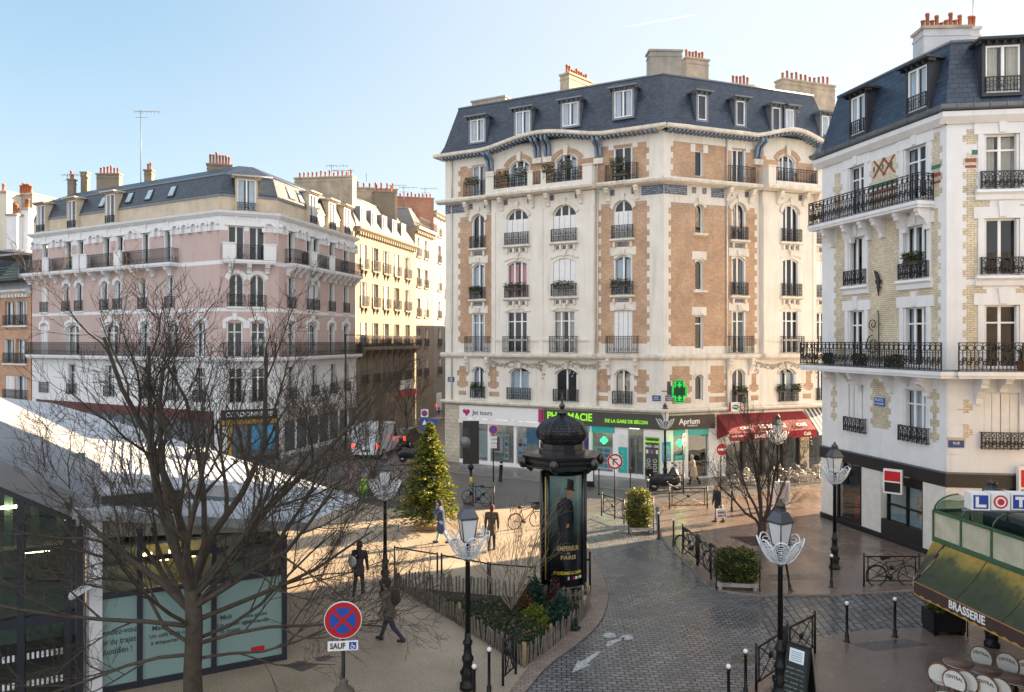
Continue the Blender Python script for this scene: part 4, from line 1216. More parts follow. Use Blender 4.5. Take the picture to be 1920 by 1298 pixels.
# ================================================================ the pink building on the left
A0, A1c, A2c, A3e = (-38.5, 59.9), (-19.16, 48.95), (-15.79, 50.48), (-13.0, 62.33)
FA1, FA2, FA3 = Facade(A0, A1c), Facade(A1c, A2c), Facade(A2c, A3e)
ab = thing('apartment_building', 'pink and white building with rounded arcade frieze and grey slate roof behind the bare tree', 'building', (-19.16, 48.95, 0))
SLATEA = bricks('grey blue slate', ((.022, .034, .054), (.046, .062, .088)), (.012, .016, .02), .3, .2, .012, rough=.42, bmp=.4, spec=.6)
ROWA = [(3.95, 2.3, 0), (6.98, 2.3, .0), (10.3, 2.2, .45), (13.42, 2.25, 0)]
def fac_A(fac, rows, pink=True):
    mb = MB(); tr = MB(); ops = []
    for r, cols in enumerate(rows):
        z, h, rise = ROWA[r]
        for (u, w, k, bal) in cols:
            rs = rise if bal != 'x' and r == 2 else (.2 if r == 1 and w > 1.2 else 0)
            ops.append((u - w / 2, u + w / 2, z, z + h, rs))
            window(ab, fac, u, z, w, h, rs, k, 0, rail=True if r in (0, 2) else None, railh=.8, railw=w + .15, raild=.08, style='bars', rev=.3, transom=.72 if r in (0, 1) else 0)
            if r == 2:
                if rs: arch_trim(tr, u - w / 2, u + w / 2, z + h - rs, rs, .26, .03, WHITEP, key=False, n=6); tr.box(u - w / 2 - .26, u + w / 2 + .26, -.022, 0, z + h - rs - .5, z + h - rs, WHITEP) if False else None
                tr.box(u - w / 2 - .12, u + w / 2 + .12, -.1, 0, z - .1, z, WHITEP)
            if r == 1:
                arch_trim(tr, u - w / 2 - .05, u + w / 2 + .05, z + h - .05, .25, .22, .05, WHITEP, key=True, n=6)
                tr.box(u - w / 2 - .25, u - w / 2 - .03, -.03, 0, z + h - .4, z + h + .1, WHITEP); tr.box(u + w / 2 + .03, u + w / 2 + .25, -.03, 0, z + h - .4, z + h + .1, WHITEP)
            if r == 3:
                tr.box(u - w / 2 - .2, u + w / 2 + .2, -.1, 0, z + h, z + h + .14, WHITEP)
                tr.box(u - .07, u + .07, -.08, 0, z + h + .14, 16.4, WHITEP)
    L = fac.L
    zones = [(-1, L + 1, 6.85, 15.35, PINK), (-1, L + 1, 10.0, 10.22, WHITEP), (-1, L + 1, 13.1, 13.36, WHITEP)]
    wall(mb, 0, L, 0, 16.5, 0, ops, zones, WHITEP, rev=.3)
    mb.build('wall', ab, fac.M)
    # arcade frieze: little arches between the top windows
    tops = [c[0] for c in rows[3]]
    n = max(1, int(L / .95))
    for i in range(n):
        u = L * (i + .5) / n
        if all(abs(u - t_) > .62 for t_ in tops):
            arch_trim(tr, u - .27, u + .27, 15.62, .27, .17, .2, WHITEP, key=False, n=8)
            for q in (-1, 1): tr.box(u + q * .36 - .1, u + q * .36 + .1, -.2, 0, 15.3, 15.61, WHITEP)
    sweep(tr, [(-.12, 0, 16.3), (L + .12, 0, 16.3)], [(-.1, 0), (-.28, .16), (-.32, .3), (0, .36), (0, -.02)], WHITEP)
    sweep(tr, [(-.05, 0, 6.68), (L + .05, 0, 6.68)], [(-.2, 0), (-.3, .16), (-.3, .26), (0, .3), (0, -.1)], WHITEP)
    tr.build('stone_trim', ab, fac.M)
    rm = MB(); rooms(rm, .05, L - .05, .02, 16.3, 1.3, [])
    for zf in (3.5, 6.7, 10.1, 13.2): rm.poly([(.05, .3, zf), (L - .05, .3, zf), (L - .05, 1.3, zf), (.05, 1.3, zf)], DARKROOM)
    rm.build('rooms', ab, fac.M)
    pa = MB(); pa.box(0, L, .12, .4, 16.6, 17.6, BEIGE); pa.box(-.02, L + .02, .05, .4, 17.6, 17.72, ZINC); pa.build('parapet', ab, fac.M)
u1, u2, u3 = FA1.u, FA2.u, FA3.u
fac_A(FA1, [[(u1(x), 1.1, k, 0) for x, k in ((83, 'S'), (135, 'o'), (205, 'n'), (272, 'o'), (325, 'o'), (375, 'o'))],
            [(u1(x), w, k, 0) for x, w, k in ((83, 1.0, 'S'), (136, 1.7, 'B'), (208, 1.7, 'B'), (272, 1.0, 'C'), (322, 1.3, 'B'), (375, 1.0, 'n'))],
            [(u1(x), .85, k, b) for x, k, b in ((83, 'S', 'x'), (124, 'o', 0), (148, 'o', 0), (196, 'o', 0), (221, 'n', 0), (268, 'o', 'x'), (319, 'B', 'x'))],
            [(u1(x), .85, k, 0) for x, k in ((85, 'o'), (128, 'd'), (151, 'd'), (200, 'd'), (225, 'd'), (273, 'o'), (315, 'o'))]])
fac_A(FA2, [[(u2(x), .95, 'o', 0) for x in (442, 484)], [(u2(x), 1.0, k, 0) for x, k in ((440, 'd'), (484, 'o'))], [(u2(x), .95, 'D', 0) for x in (443, 482)], [(u2(x), 1.0, k, 0) for x, k in ((443, 'D'), (482, 'D'))]])
fac_A(FA3, [[(u3(x), 1.0, 'o', 0) for x in (546, 590, 625, 650)], [(u3(x), w, 'o', 0) for x, w in ((546, 1.0), (586, 1.5), (622, 1.0), (649, 1.0))], [(u3(546), .95, 'o', 'x'), (u3(581), .85, 'n', 0), (u3(592), .85, 'n', 0), (u3(622), .9, 'o', 'x'), (u3(649), .9, 'o', 'x')],
            [(u3(x), .95, 'd', 0) for x in (546, 580, 593, 622, 649)]])
# balconies of the top floor and the long one
def bal_A(fac, px0, px1, style='bars', ped=(0, 0), z=13.4, d=.7):
    a, b = fac.u(px0), fac.u(px1)
    balcony(fac, a, b, z, d, .95, style=style, parent=ab)
    p = MB()
    for q, e in ((a, ped[0]), (b, ped[1])):
        if e:
            s_ = .75
            x0 = q if q == a else q - s_
            p.box(x0 - .02, x0 + s_ + .02, -d - .03, -d + .3, z, z + 1.0, WHITEP); p.box(x0 - .06, x0 + s_ + .06, -d - .07, -d + .34, z + 1.0, z + 1.08, WHITEP); p.box(x0 + .1, x0 + s_ - .1, -d - .045, -d - .03, z + .15, z + .85, WHITEP)
            p.build('pedestal', ab, fac.M); p = MB()
    corbels(ab, fac, [a + (b - a) * t_ for t_ in (.15, .5, .85)], z - .26, .3, .6, d * .8, WHITEP)
bal_A(FA1, 52, 96); bal_A(FA1, 97, 165, ped=(1, 1)); bal_A(FA1, 168, 243, ped=(1, 1)); bal_A(FA1, 245, 335)
bal_A(FA2, 417, 515, ped=(1, 1)); bal_A(FA3, 534, 565); bal_A(FA3, 568, 612, ped=(1, 1)); bal_A(FA3, 613, 640); bal_A(FA3, 641, 667)
for f, a, b in ((FA1, 0.1, FA1.L - 2.5), (FA3, .1, FA3.L), (FA2, .2, FA2.L - .2)): balcony(f, a, b, 6.98, .6, .95, style='bars', parent=ab)
# roof
ends = (-24, 72), (-40, 70)
outA = [A0, A1c, A2c, A3e, *ends]
mansard(ab, outA, 17.6, 19.15, 20.25, .6, 2.2, SLATEA, out=-.1, top=SLATEA)
def dorm_A(fac, px, w_, z=16.75, h_=2.0, k='n'):
    dormer(ab, fac, fac.u(px), z, w_, h_, .0, 1.8, k, mat=BEIGE, roofm=BEIGE, hood=True, rail=True)
for px in (80, 138, 210): dorm_A(FA1, px, 1.05, k='o')
dorm_A(FA2, 462, 1.15)
for px in (584, 620, 648): dorm_A(FA3, px, .95, k='d')
for fac, lst in ((FA1, (186, 236, 273, 316)), (FA3, (551, 570, 597))):
    for px in lst:
        m = MB(); m.xf = RX(-math.radians(24)); m.box(-.36, .36, -.12, .05, 0, .95, DARKG); m.box(-.26, .26, -.135, -.12, .1, .85, plain('skylight pane', (.35, .45, .52), .1, spec=.8))
        m.build('skylight', ab, fac.at(fac.u(px), .18, 17.95))
def chimA(px, py0, py1, Y, L, D, n, mat, rz, seed, parent=ab, hs=(.4, .7)): return chim_at(parent, px, py0, py1, Y, L, D, n, mat, rz, seed, hs)
chimA(412, 316, 312, 55, 1.7, .5, 7, LIMEST, .3, 11, hs=(.5, .9)); chimA(280, 325, 322, 60, .6, .5, 2, LIMEST, 0, 12); chimA(205, 333, 329, 63, 1.9, .5, 6, LIMEST, 0, 13); chimA(160, 337, 326, 63, .5, .5, 0, LIMEST, 0, 14); chimA(135, 342, 339, 62, .5, .4, 2, LIMEST, 0, 15)
chimA(610, 372, 336, 64, 5.2, .9, 13, PLAST, FA1.ang * .3, 16)
# shop below, facing the corner
def shop_A(fac, px0, px1, z1, colband, colframe, txt, txtm):
    a, b = fac.u(px0), fac.u(px1)
    mb = MB()
    mb.box(a, b, -.1, -.005, z1 - .65, z1, colband)
    n = max(2, int((b - a) / 1.5))
    for i in range(n + 1): mb.box(a + (b - a) * i / n - .1, a + (b - a) * i / n + .1, -.08, -.004, 0, z1 - .65, colframe)
    mb.box(a, b, -.07, -.006, 0, .4, colframe)
    o = mb.build('shop_front', ab, fac.M)
    g = MB(); g.box(a, b, -.03, -.015, .4, z1 - .65, plain('shop window', (.10, .13, .15), .08, spec=.8, var=.4, scale=1.2)); g.build('shop_glass', ab, fac.M)
    if txt: t_ = MB(); put_text(t_, txt, (a + b) / 2, -.11, z1 - .33, .42, txtm, 1); t_.build('lettering', ab, fac.M)
MUST = plain('mustard paint', (.42, .24, .03), .6)
shop_A(FA2, 414, 520, 3.5, BBLK, DBROWN, 'CORDONNERIE', WTXT)
shop_A(FA1, 70, 400, 3.4, plain('oxblood fascia', (.10, .02, .02), .5), DBROWN, None, None)
shop_A(FA3, 530, 668, 3.2, plain('pale fascia', (.45, .43, .40), .6), WHITEP, None, None)
m = MB(); m.box(FA2.u(416), FA2.u(518), -.14, -.09, 2.55, 2.82, MUST); m.box(FA2.u(428), FA2.u(434), -.12, -.085, .1, 2.6, MUST); m.box(FA2.u(470), FA2.u(515), -.06, -.035, .8, 2.4, POST[0]); m.box(FA2.u(416), FA2.u(426), -.06, -.035, .8, 2.4, POST[1]); m.build('shop_panel', ab, FA2.M)

# ================================================================ the sunlit buildings up the side street
DL = (-15.79 + .2294 * 25.9, 50.48 + .9733 * 25.9)
FD = Facade(A3e, DL)
db = thing('apartment_building', 'sunlit honey coloured stone building with five dormers next to the pink one', 'building', (*A3e, 0))
def simple_block(parent, fac, depth, cols, rows, z1, mat, trim, ww=1.0, hh=2.0, railz=True, kinds='odnS', z0=0, back=True):
    mb = MB(); tr = MB(); ops = []
    rn = random.Random(int(fac.L * 100))
    for z in rows:
        for u in cols:
            ops.append((u - ww / 2, u + ww / 2, z, z + hh, 0))
            window(parent, fac, u, z, ww, hh, 0, rn.choice(kinds), 0, rail=True if railz else None, railh=.85, railw=ww + .25, raild=.25 if railz == 2 else .12, rev=.25)
            tr.box(u - ww / 2 - .2, u + ww / 2 + .2, -.14, 0, z - .14, z - .01, trim)
            if railz == 2:
                for q in (-.35, .35): corbel(tr, u + q * ww, z - .15, .16, .5, .22, trim)
                tr.box(u - ww / 2 - .14, u - ww / 2 - .002, -.05, 0, z, z + hh, trim); tr.box(u + ww / 2 + .002, u + ww / 2 + .14, -.05, 0, z, z + hh, trim)
    wall(mb, 0, fac.L, z0, z1, 0, ops, [], mat, rev=.28)
    L = fac.L
    mb.poly([(L, 0, z0), (L, depth, z0), (L, depth, z1), (L, 0, z1)], mat); mb.poly([(0, depth, z0), (0, 0, z0), (0, 0, z1), (0, depth, z1)], mat); mb.poly([(L, depth, z0), (0, depth, z0), (0, depth, z1), (L, depth, z1)], mat)
    mb.build('wall', parent, fac.M)
    sweep(tr, [(-.05, 0, z1 - .35), (L + .05, 0, z1 - .35)], [(-.12, 0), (-.4, .2), (-.45, .36), (0, .4), (0, 0)], trim)
    for i in range(int(L / .5)): tr.box(.2 + i * .5, .42 + i * .5, -.3, 0, z1 - .62, z1 - .36, trim)
    tr.build('stone_trim', parent, fac.M)
    rm = MB(); rooms(rm, .05, L - .05, z0 + .02, z1 - .1, 1.2, []); rm.build('rooms', parent, fac.M)
def block_out(fac, depth): return [tuple(fac.w(0, 0, 0)[:2]), tuple(fac.w(fac.L, 0, 0)[:2]), tuple(fac.w(fac.L, depth, 0)[:2]), tuple(fac.w(0, depth, 0)[:2])]
dcols = [FD.u(px) for px in (682, 704, 724, 744, 764)]
simple_block(db, FD, 11, dcols, [4.3, 7.55, 11.0, 14.2], 17.6, LIMEST, LIMEST, 1.05, 2.05, 2)
mansard(db, block_out(FD, 11), 17.6, 20.6, 21.2, 1.5, 3, SLATEG, out=.05)
for px in (683, 703, 723, 742, 759): dormer(db, FD, FD.u(px), 17.85, .95, 1.5, .25, 2.0, 'o', mat=ZINC, roofm=ZINC, hood=False)
balcony(FD, .2, FD.L - .1, 7.5, .8, 1.0, style='bars', parent=db, m=LIMEST)
cr = MB()
corbels(db, FD, [.6 + i * 1.5 for i in range(9)], 7.24, .3, .8, .6, LIMEST)
for i in range(7): cr.box(i * 2 + .05, i * 2 + 1.95, -.05, 0, 3.6, 6.9, LIMEST)
cr.box(0, FD.L, -.12, 0, .0, 3.2, plain('shop front mixed', (.17, .145, .12), .5, var=.6, scale=.9)); cr.box(FD.u(745), FD.L, -.2, -.01, 2.6, 3.2, BRED); cr.box(FD.u(748), FD.u(772), -.22, -.01, 3.3, 4.2, WSIGN)
cr.build('shop_front', db, FD.M)
chimA(693, 375, 356, 72, 5.2, .9, 9, PLAST, .25, 21, db); chimA(720, 370, 363, 71, 2.0, 1.0, 4, LIMEST, .25, 22, db); chimA(768, 385, 373, 79, 5.0, 1.0, 12, BRICKR, .25, 23, db)
def along(s): return (-15.79 + .2294 * s, 50.48 + .9733 * s)
def st_block(s0, s1, label, mat, px, rows, z1, name='apartment_building', off=0, ww=1.0, hh=1.9, roof=None, kinds='odnS', depth=10):
    nx, ny = .9733 * off, -.2294 * off
    a, b = along(s0), along(s1)
    f = Facade((a[0] + nx, a[1] + ny), (b[0] + nx, b[1] + ny))
    t_ = thing(name, label, 'building', (a[0] + nx, a[1] + ny, 0))
    simple_block(t_, f, depth, [f.u(x) for x in px], rows, z1, mat, mat, ww, hh, True, kinds)
    if roof: mansard(t_, block_out(f, depth), z1, z1 + roof, z1 + roof + .5, 1.2, 2.5, SLATEG, out=.05)
    else:
        mb = MB(); mb.prism(block_out(f, depth), z1 - .01, z1 + .15, ZINC); mb.build('roof', t_)
    return f, t_
fe, te = st_block(25.95, 31.6, 'narrow beige building with a roof balcony between the honey coloured and white ones', plain('greyed beige render', (.24, .21, .175), .85, streak=.3), (785, 799), [4.3, 7.4, 10.5, 13.6, 16.7], 19.6, roof=2.2)
balcony(fe, 0.05, fe.L - .05, 19.7, .5, .9, style='bars', parent=te, m=BEIGE)
ff, tf = st_block(31.65, 36.6, 'slim pale building with rounded top bay at the far end of the row', plain('pale render', (.25, .245, .24), .85, streak=.3), (824,), [4.3, 7.4, 10.5, 13.6, 16.7, 19.6], 22.2)
fg, tg = st_block(37, 70, 'distant cream building closing the side street', BEIGE, (837, 843, 848), [4, 7, 10, 13], 15.5, roof=2)
# ================================================================ far left: brick house, mansard house and the tall ones behind
a_ = Vector(A0); dl = (Vector(A0) - Vector(A1c)).normalized()
e0 = a_ + dl * 6.2; e1 = a_ + dl * .15
FG = Facade(e0, e1)
gb = thing('brick_house', 'narrow orange brick house with grey mansard left of the pink building', 'building', (*e1, 0))
simple_block(gb, FG, 8, [FG.u(x) for x in (18, 40)], [3.2, 6.2, 9.3], 12.2, BRICKO, plain('white render', (.7, .68, .65), .8), 1.5, 2.0, True, 'SCno')
mansard(gb, block_out(FG, 8), 12.2, 14.9, 16.5, 1.3, 2.4, plain('grey render roof', (.28, .30, .33), .7), out=.2)
m = MB(); m.box(.4, FG.L - .3, -.9, .3, 12.9, 13.0, DBROWN)
for i in range(5): m.box(.4, FG.L - .3, -.92, -.86, 13.0 + i * .22, 13.13 + i * .22, plain('dark green slats', (.02, .05, .045), .6))
m.box(.2, FG.L, -.9, 2.5, 14.9, 15.05, GREYR); m.build('roof_terrace', gb, FG.M)
tb = thing('apartment_building', 'tall cream gable with chimney pots behind the brick house', 'building', (-48, 72, 0))
def gable_box(parent, px0, px1, py, Y, mat, dep=8, rz=-.2, z0=0):
    a, b = at(px0, py, Y), at(px1, py, Y)
    mb = MB(); mb.xf = T(a.x, a.y, 0) @ RZ(rz); Lx = (b.x - a.x) / math.cos(rz)
    mb.box(0, Lx, 0, dep, z0, a.z, mat); mb.box(-.1, Lx + .1, -.1, dep, a.z, a.z + .2, PLAST)
    o = mb.build('wall', parent)
    pots(o, mb.xf @ T(0, .4, a.z + .2), (.4, Lx - .4), 5, hs=(.7, 1.1), seed=int(px0 + py), r=.13)
gable_box(tb, -60, 24, 365, 74, plain('cream gable', (.62, .58, .48), .9, var=.08, scale=.6, streak=.3)); gable_box(tb, 24.5, 66, 367, 75, GREYR)
tb2 = thing('apartment_building', 'lower white gable with chimney pots in front of the tall cream gable', 'building', (-46, 69, 0))
gable_box(tb2, 12, 35, 405, 70, WHITEP); gable_box(tb2, 35.5, 56, 394, 70.5, WHITEP)
tb3 = thing('apartment_building', 'cream building with iron balconies at the left picture edge', 'building', (*(e0 + dl * .2), 0))
FH = Facade(e0 + dl * 7, e0 + dl * .1)
simple_block(tb3, FH, 8, [FH.L - 1.0, FH.L - 3.2], [4, 7, 10], 13, BEIGE, BEIGE, 1.1, 2.0)
mansard(tb3, block_out(FH, 8), 13, 15.8, 16.4, 1.0, 2.4, SLATEA)
# neighbours behind the corner building (they close the far side of the street and shade it)
nb = thing('apartment_building', 'plain cream building behind the corner building', 'building', (-1, 64.2, 0))
def prism_b(parent, poly, z, mat):
    mb = MB(); mb.prism(poly, 0, z, mat, bottom=False); mb.build('wall', parent)
prism_b(nb, [(-.9, 64.3), (16, 60.8), (17, 65.3), (.15, 68.9)], 22.6, BEIGE)
nc = thing('apartment_building', 'low plain building behind the corner building further up the side street', 'building', (.2, 69, 0))
prism_b(nc, [(.2, 69.0), (17, 65.4), (19, 77.8), (3.3, 82.2)], 13.2, BEIGE)
nd = thing('apartment_building', 'tall plain building further up the side street opposite the pale ones', 'building', (3.4, 82.4, 0))
prism_b(nd, [(3.4, 82.7), (19, 90.8), (24, 104), (8.5, 107)], 15, BEIGE)
# ================================================================ ground
GRD = plain('dark damp asphalt', (.095, .089, .086), .45, var=.18, scale=.5, bmp=.25, bscale=60)
SETT = bricks('grey setts', ((.125, .128, .134), (.20, .20, .202)), (.034, .034, .036), .235, .135, .017, bmp=.7, rot=.06, spec=.5, rpatch=(.14, .42))
SETT2 = bricks('side street setts', ((.078, .085, .097), (.14, .144, .15)), (.012, .012, .013), .34, .23, .024, bmp=.7, rot=1.68, spec=.5, rpatch=(.12, .4))
PAVER = bricks('pink pavers', ((.21, .165, .14), (.28, .22, .19)), (.10, .08, .07), .2, .1, .01, bmp=.3, spec=.4, rpatch=(.4, .7))
def wetpave(name, col, r0, r1, sp, fine=90):
    m, nt, bs = newmat(name)
    c = ramp(nt, noise(nt, .35, 7, .62), [(.3, mul(col, .74)), (.7, mul(col, 1.2))])
    c = mixc(nt, 1.0, c, ramp(nt, noise(nt, fine, 2, .5), [(.3, (1 - sp,) * 3), (.7, (1 + sp,) * 3)]), 'MULTIPLY')
    v = node(nt, 'ShaderNodeTexVoronoi'); v.inputs['Scale'].default_value = 26
    nt.links.new(node(nt, 'ShaderNodeNewGeometry').outputs['Position'], v.inputs['Vector'])
    c = mixc(nt, 1.0, c, ramp(nt, v.outputs['Distance'], [(.05, (1.25, 1.2, 1.15)), (.3, (.95, .95, .95)), (.8, (.85, .85, .85))]), 'MULTIPLY')
    nt.links.new(c, bs.inputs['Base Color'])
    nt.links.new(ramp(nt, noise(nt, .5, 5, .6), [(.35, (r0,) * 3), (.68, (r1,) * 3)]), bs.inputs['Roughness'])
    bs.inputs['Specular IOR Level'].default_value = .5
    bump(nt, bs, noise(nt, fine, 3), .25, .01)
    return m
PLAZA = wetpave('beige resin gravel', (.325, .265, .195), .38, .7, .5, 38)
REDP = wetpave('brown damp asphalt', (.165, .127, .107), .12, .38, .45, 45)
KERB = plain('granite kerb', (.24, .21, .19), .6, var=.2, scale=6)
PAVG = wetpave('grey damp pavement', (.125, .115, .11), .18, .45, .25)
g = MB(); g.poly([(-700, -60, 0), (700, -60, 0), (700, 900, 0), (-700, 900, 0)], GRD)
tag(g.build('ground'), 'dark damp asphalt of the square and the streets around it', None, kind='structure')
def gpoly(px): return [tuple(G(*p)[:2]) for p in px]
def ccw(p):
    a = sum(p[i][0] * p[(i + 1) % len(p)][1] - p[(i + 1) % len(p)][0] * p[i][1] for i in range(len(p)))
    return p if a > 0 else p[::-1]
def smooth(pts, it=2):
    for _ in range(it):
        o = [pts[0]]
        for a, b in zip(pts, pts[1:]):
            o.append((a[0] * .75 + b[0] * .25, a[1] * .75 + b[1] * .25)); o.append((a[0] * .25 + b[0] * .75, a[1] * .25 + b[1] * .75))
        o.append(pts[-1]); pts = o
    return pts
def sheet(name, poly, z, m, label, ks=None):
    poly = ccw(poly); mb = MB()
    if ks: mb.prism(poly, -.05, z, m, ks, bottom=False)
    else: mb.poly([(*p, z) for p in poly], m)
    return tag(mb.build(name), label, None, kind='structure')
kerbL = smooth([(880, 1420), (985, 1302), (1024, 1252), (1085, 1210), (1122, 1176), (1137, 1145), (1142, 1115), (1131, 1081), (1112, 1050), (1100, 1020), (1098, 985)])
kerbR = smooth([(1235, 962), (1240, 1018), (1283, 1053), (1323, 1099), (1344, 1110), (1424, 1119)])
terr = smooth([(1340, 1370), (1400, 1294), (1450, 1250), (1500, 1217), (1540, 1200), (1590, 1189), (1728, 1181), (1960, 1178)])
lane = gpoly(kerbL) + gpoly(kerbR[::-1][-1:] if 0 else kerbR) 
lane = gpoly(kerbL) + gpoly([(1098, 962), (1235, 955)]) + gpoly(kerbR) + gpoly([(1440, 1119), (1480, 1230)]) + gpoly(terr[::-1])[-14:] + gpoly([(1340, 1420)])
sheet('lane', lane, .004, SETT, 'lane of damp grey setts curving round the planted bed')
side = gpoly([(1424, 1119.5), (1560, 1118), (1697, 1110), (1990, 1104), (1990, 1178)]) + gpoly(terr[::-1])[:26]
sheet('side_street', gpoly([(1424, 1119.5), (1560, 1118), (1697, 1110), (1990, 1104), (1990, 1178), (1728, 1180.5), (1590, 1188.5), (1540, 1199.5), (1500, 1216.5), (1452, 1249), (1432, 1190)]), .008, SETT2, 'side street of larger dark setts running to the right')
plaza = gpoly([(-200, 1420), (-200, 985), (300, 950), (660, 942), (770, 962), (1000, 955), (1098, 972)]) + gpoly(kerbL)[::-1]
sheet('plaza', plaza, .05, PLAZA, 'beige gravel plaza with a sunlit band across it', KERB)
# pink paver strip along the kerb of the bed
inn = smooth([(858, 1420), (955, 1302), (990, 1252), (1050, 1204), (1088, 1168), (1104, 1140), (1108, 1115), (1104, 1085), (1090, 1050), (1076, 1020), (1070, 985)])
sheet('paver_strip', gpoly(kerbL) + gpoly(inn)[::-1], .056, PAVER, 'strip of pinkish pavers along the curved kerb', KERB)
rp = gpoly(kerbR) + gpoly([(1560, 1118), (1697, 1110), (1990, 1104), (1990, 1050), (1775, 1057), (1541, 973), (1548, 908), (1400, 930), (1235, 950)])
sheet('pavement', rp, .07, REDP, 'brown damp pavement in front of the bank', KERB)
sheet('pavement', gpoly(terr) + gpoly([(2100, 1178), (2100, 1500), (1340, 1500)]), .07, REDP, 'brown damp terrace pavement in front of the brasserie', KERB)
sb = [B1.w(-1.5, -3.0)[:2], B1.w(B1.L + .6, -3.2)[:2], B2.w(.3, -3.2)[:2], B2.w(B2.L + 2, -3.4)[:2], B2.w(B2.L + 2, .2)[:2], B2.w(0, .2)[:2], B1.w(-1.5, .2)[:2]]
sheet('pavement', [tuple(p) for p in sb], .1, PAVG, 'grey damp pavement in front of the pharmacy and cafe', KERB)
sa = [FA1.w(0, -2.6)[:2], FA1.w(FA1.L, -2.6)[:2], FA2.w(FA2.L, -2.8)[:2], FA3.w(0.5, -2.6)[:2], FA3.w(60, -2.6)[:2], FA3.w(60, .1)[:2], FA3.w(0, .1)[:2], FA1.w(FA1.L, .1)[:2], FA1.w(0, .1)[:2]]
sheet('pavement', [tuple(p) for p in sa], .1, PAVG, 'grey pavement along the pink building', KERB)
sheet('tree_pit', gpoly([(1369, 1010), (1410, 1027), (1492, 1026), (1470, 1008)]), .075, plain('rusty grating soil', (.045, .02, .015), .8, var=.4, scale=8), 'dark square tree pit in the brown pavement')
PATCH = wetpave('darker damp patch', (.075, .068, .066), .12, .35, .4, 45)
for q, zz in (([(1592, 1212), (1640, 1226), (1742, 1214), (1700, 1203)], .074), ([(1618, 1034), (1640, 1029), (1662, 1036), (1642, 1042)], .074), ([(1440, 1082), (1500, 1080), (1515, 1090), (1450, 1093)], .074), ([(1370, 1230), (1415, 1226), (1420, 1240), (1372, 1246)], .009)):
    sheet('pavement_patch', gpoly(q), zz, PATCH, 'darker mended patch in the damp paving')
# road markings: arrow and bicycle symbol on the lane
WPAINT = plain('worn road paint', (.34, .35, .35), .7, var=.4, scale=9)
rm = MB()
ar = gpoly([(1072, 1263), (1110, 1247), (1100, 1246), (1126, 1225), (1121, 1222), (1090, 1241), (1084, 1239)])
rm.poly([(*p, .011) for p in ccw(ar)], WPAINT)
def gring(px, py, rx, ry, n=16):
    return gpoly([(px + rx * math.cos(2 * math.pi * i / n), py + ry * math.sin(2 * math.pi * i / n)) for i in range(n)])
for cx_, cy_ in ((1143, 1192), (1175, 1196)): rm.poly([(*p, .011) for p in ccw(gring(cx_, cy_, 12, 5))], WPAINT)
rm.poly([(*p, .011) for p in ccw(gpoly([(1140, 1203), (1170, 1196.5), (1171, 1199), (1152, 1207), (1142, 1214), (1136, 1212)]))], WPAINT)
tag(rm.build('road_markings'), 'worn white arrow and bicycle symbol painted on the setts', None, kind='structure')
mh = MB()
for q in ([(532, 1252), (560, 1243), (598, 1250), (566, 1264)], [(588, 1238), (615, 1232), (628, 1237), (600, 1245)]): mh.poly([(*p, .055) for p in ccw(gpoly(q))], plain('iron cover', (.07, .065, .07), .5, var=.3, scale=20))
tag(mh.build('manhole_covers'), 'two dark iron covers set in the beige plaza', None, kind='structure')
# fallen leaves drifted along the sunny kerb and around the bed
lf = MB(); rn = random.Random(3); LEAFB = plain('dead leaf', (.20, .10, .045), .8, var=.4, scale=30)
def leaf(x, y, z, s):
    a = rn.random() * 6.28; t = rn.uniform(-.5, .5)
    c, s_ = math.cos(a) * s, math.sin(a) * s
    lf.poly([(x - c, y - s_, z), (x + s_ * .5, y - c * .5, z + t * s * .5), (x + c, y + s_, z + .01), (x - s_ * .5, y + c * .5, z + abs(t) * s)], LEAFB)
for i in range(700):
    f = rn.random(); p = G(1235 + 310 * f, 952 - 26 * f + rn.gauss(0, 4)); leaf(p.x, p.y, .09, rn.uniform(.03, .07))
for i in range(120): p = G(rn.uniform(1370, 1490), rn.uniform(1008, 1028)); leaf(p.x, p.y, .09, rn.uniform(.03, .06))
for i in range(90): p = G(rn.uniform(700, 760), rn.uniform(1100, 1190)); leaf(p.x, p.y, .07, rn.uniform(.03, .05))
for i in range(160): p = G(rn.uniform(560, 1500), rn.uniform(960, 1290)); leaf(p.x, p.y, .08, rn.uniform(.02, .04))
tag(lf.build('fallen_leaves'), 'brown dead leaves scattered over the pavements', None, kind='stuff')
# contrail
ct = MB(); a, b = at(1160, 53, 2200), at(1302, 28, 2200)
ct.tube([a, a.lerp(b, .3), a.lerp(b, .7), b], [.3, 1.0, 1.7, .8], 8, plain('ice cloud', (.85, .87, .9), 1, var=.02))
tag(ct.build('contrail'), 'short thin white contrail high in the sky', 'contrail', kind='structure')
# ================================================================ the glazed station pavilion on the left
kv = thing('station_pavilion', 'glazed pavilion with sloping white roof and frosted panes behind the bare tree', 'pavilion', (-5.72, 18.84, 0))
w0 = Vector((-5.72, 18.84)); wd = Vector((.89, .455)).normalized()
FK = Facade(w0 - wd * 9.0, w0)
MEMB = plain('white roof membrane', (.42, .44, .47), .75, var=.08, scale=1.4, streak=.0)
FROST = plain('frosted film glass', (.23, .35, .34), .25, var=.06, scale=.7, spec=.6)
NAVY = plain('dark blue steel', (.018, .022, .035), .4, var=.2)
ALU = plain('grey aluminium', (.32, .33, .35), .4, .4, var=.1)
L = FK.L; uc = FK.u(181)     # white corner post
def zr(u): return 3.62 - .17 * (u - L)     # roof height along the wall
fr = MB()
for px in (262, 401, 533): x = FK.u(px); fr.box(x - .06, x + .06, -.05, .1, .05, zr(x) - .45, NAVY)
fr.box(uc, L, -.04, .08, .02, .2, NAVY); fr.box(uc, L, -.04, .08, 2.2, 2.32, NAVY); fr.box(uc, L, -.045, .08, 2.95, 3.05, NAVY)
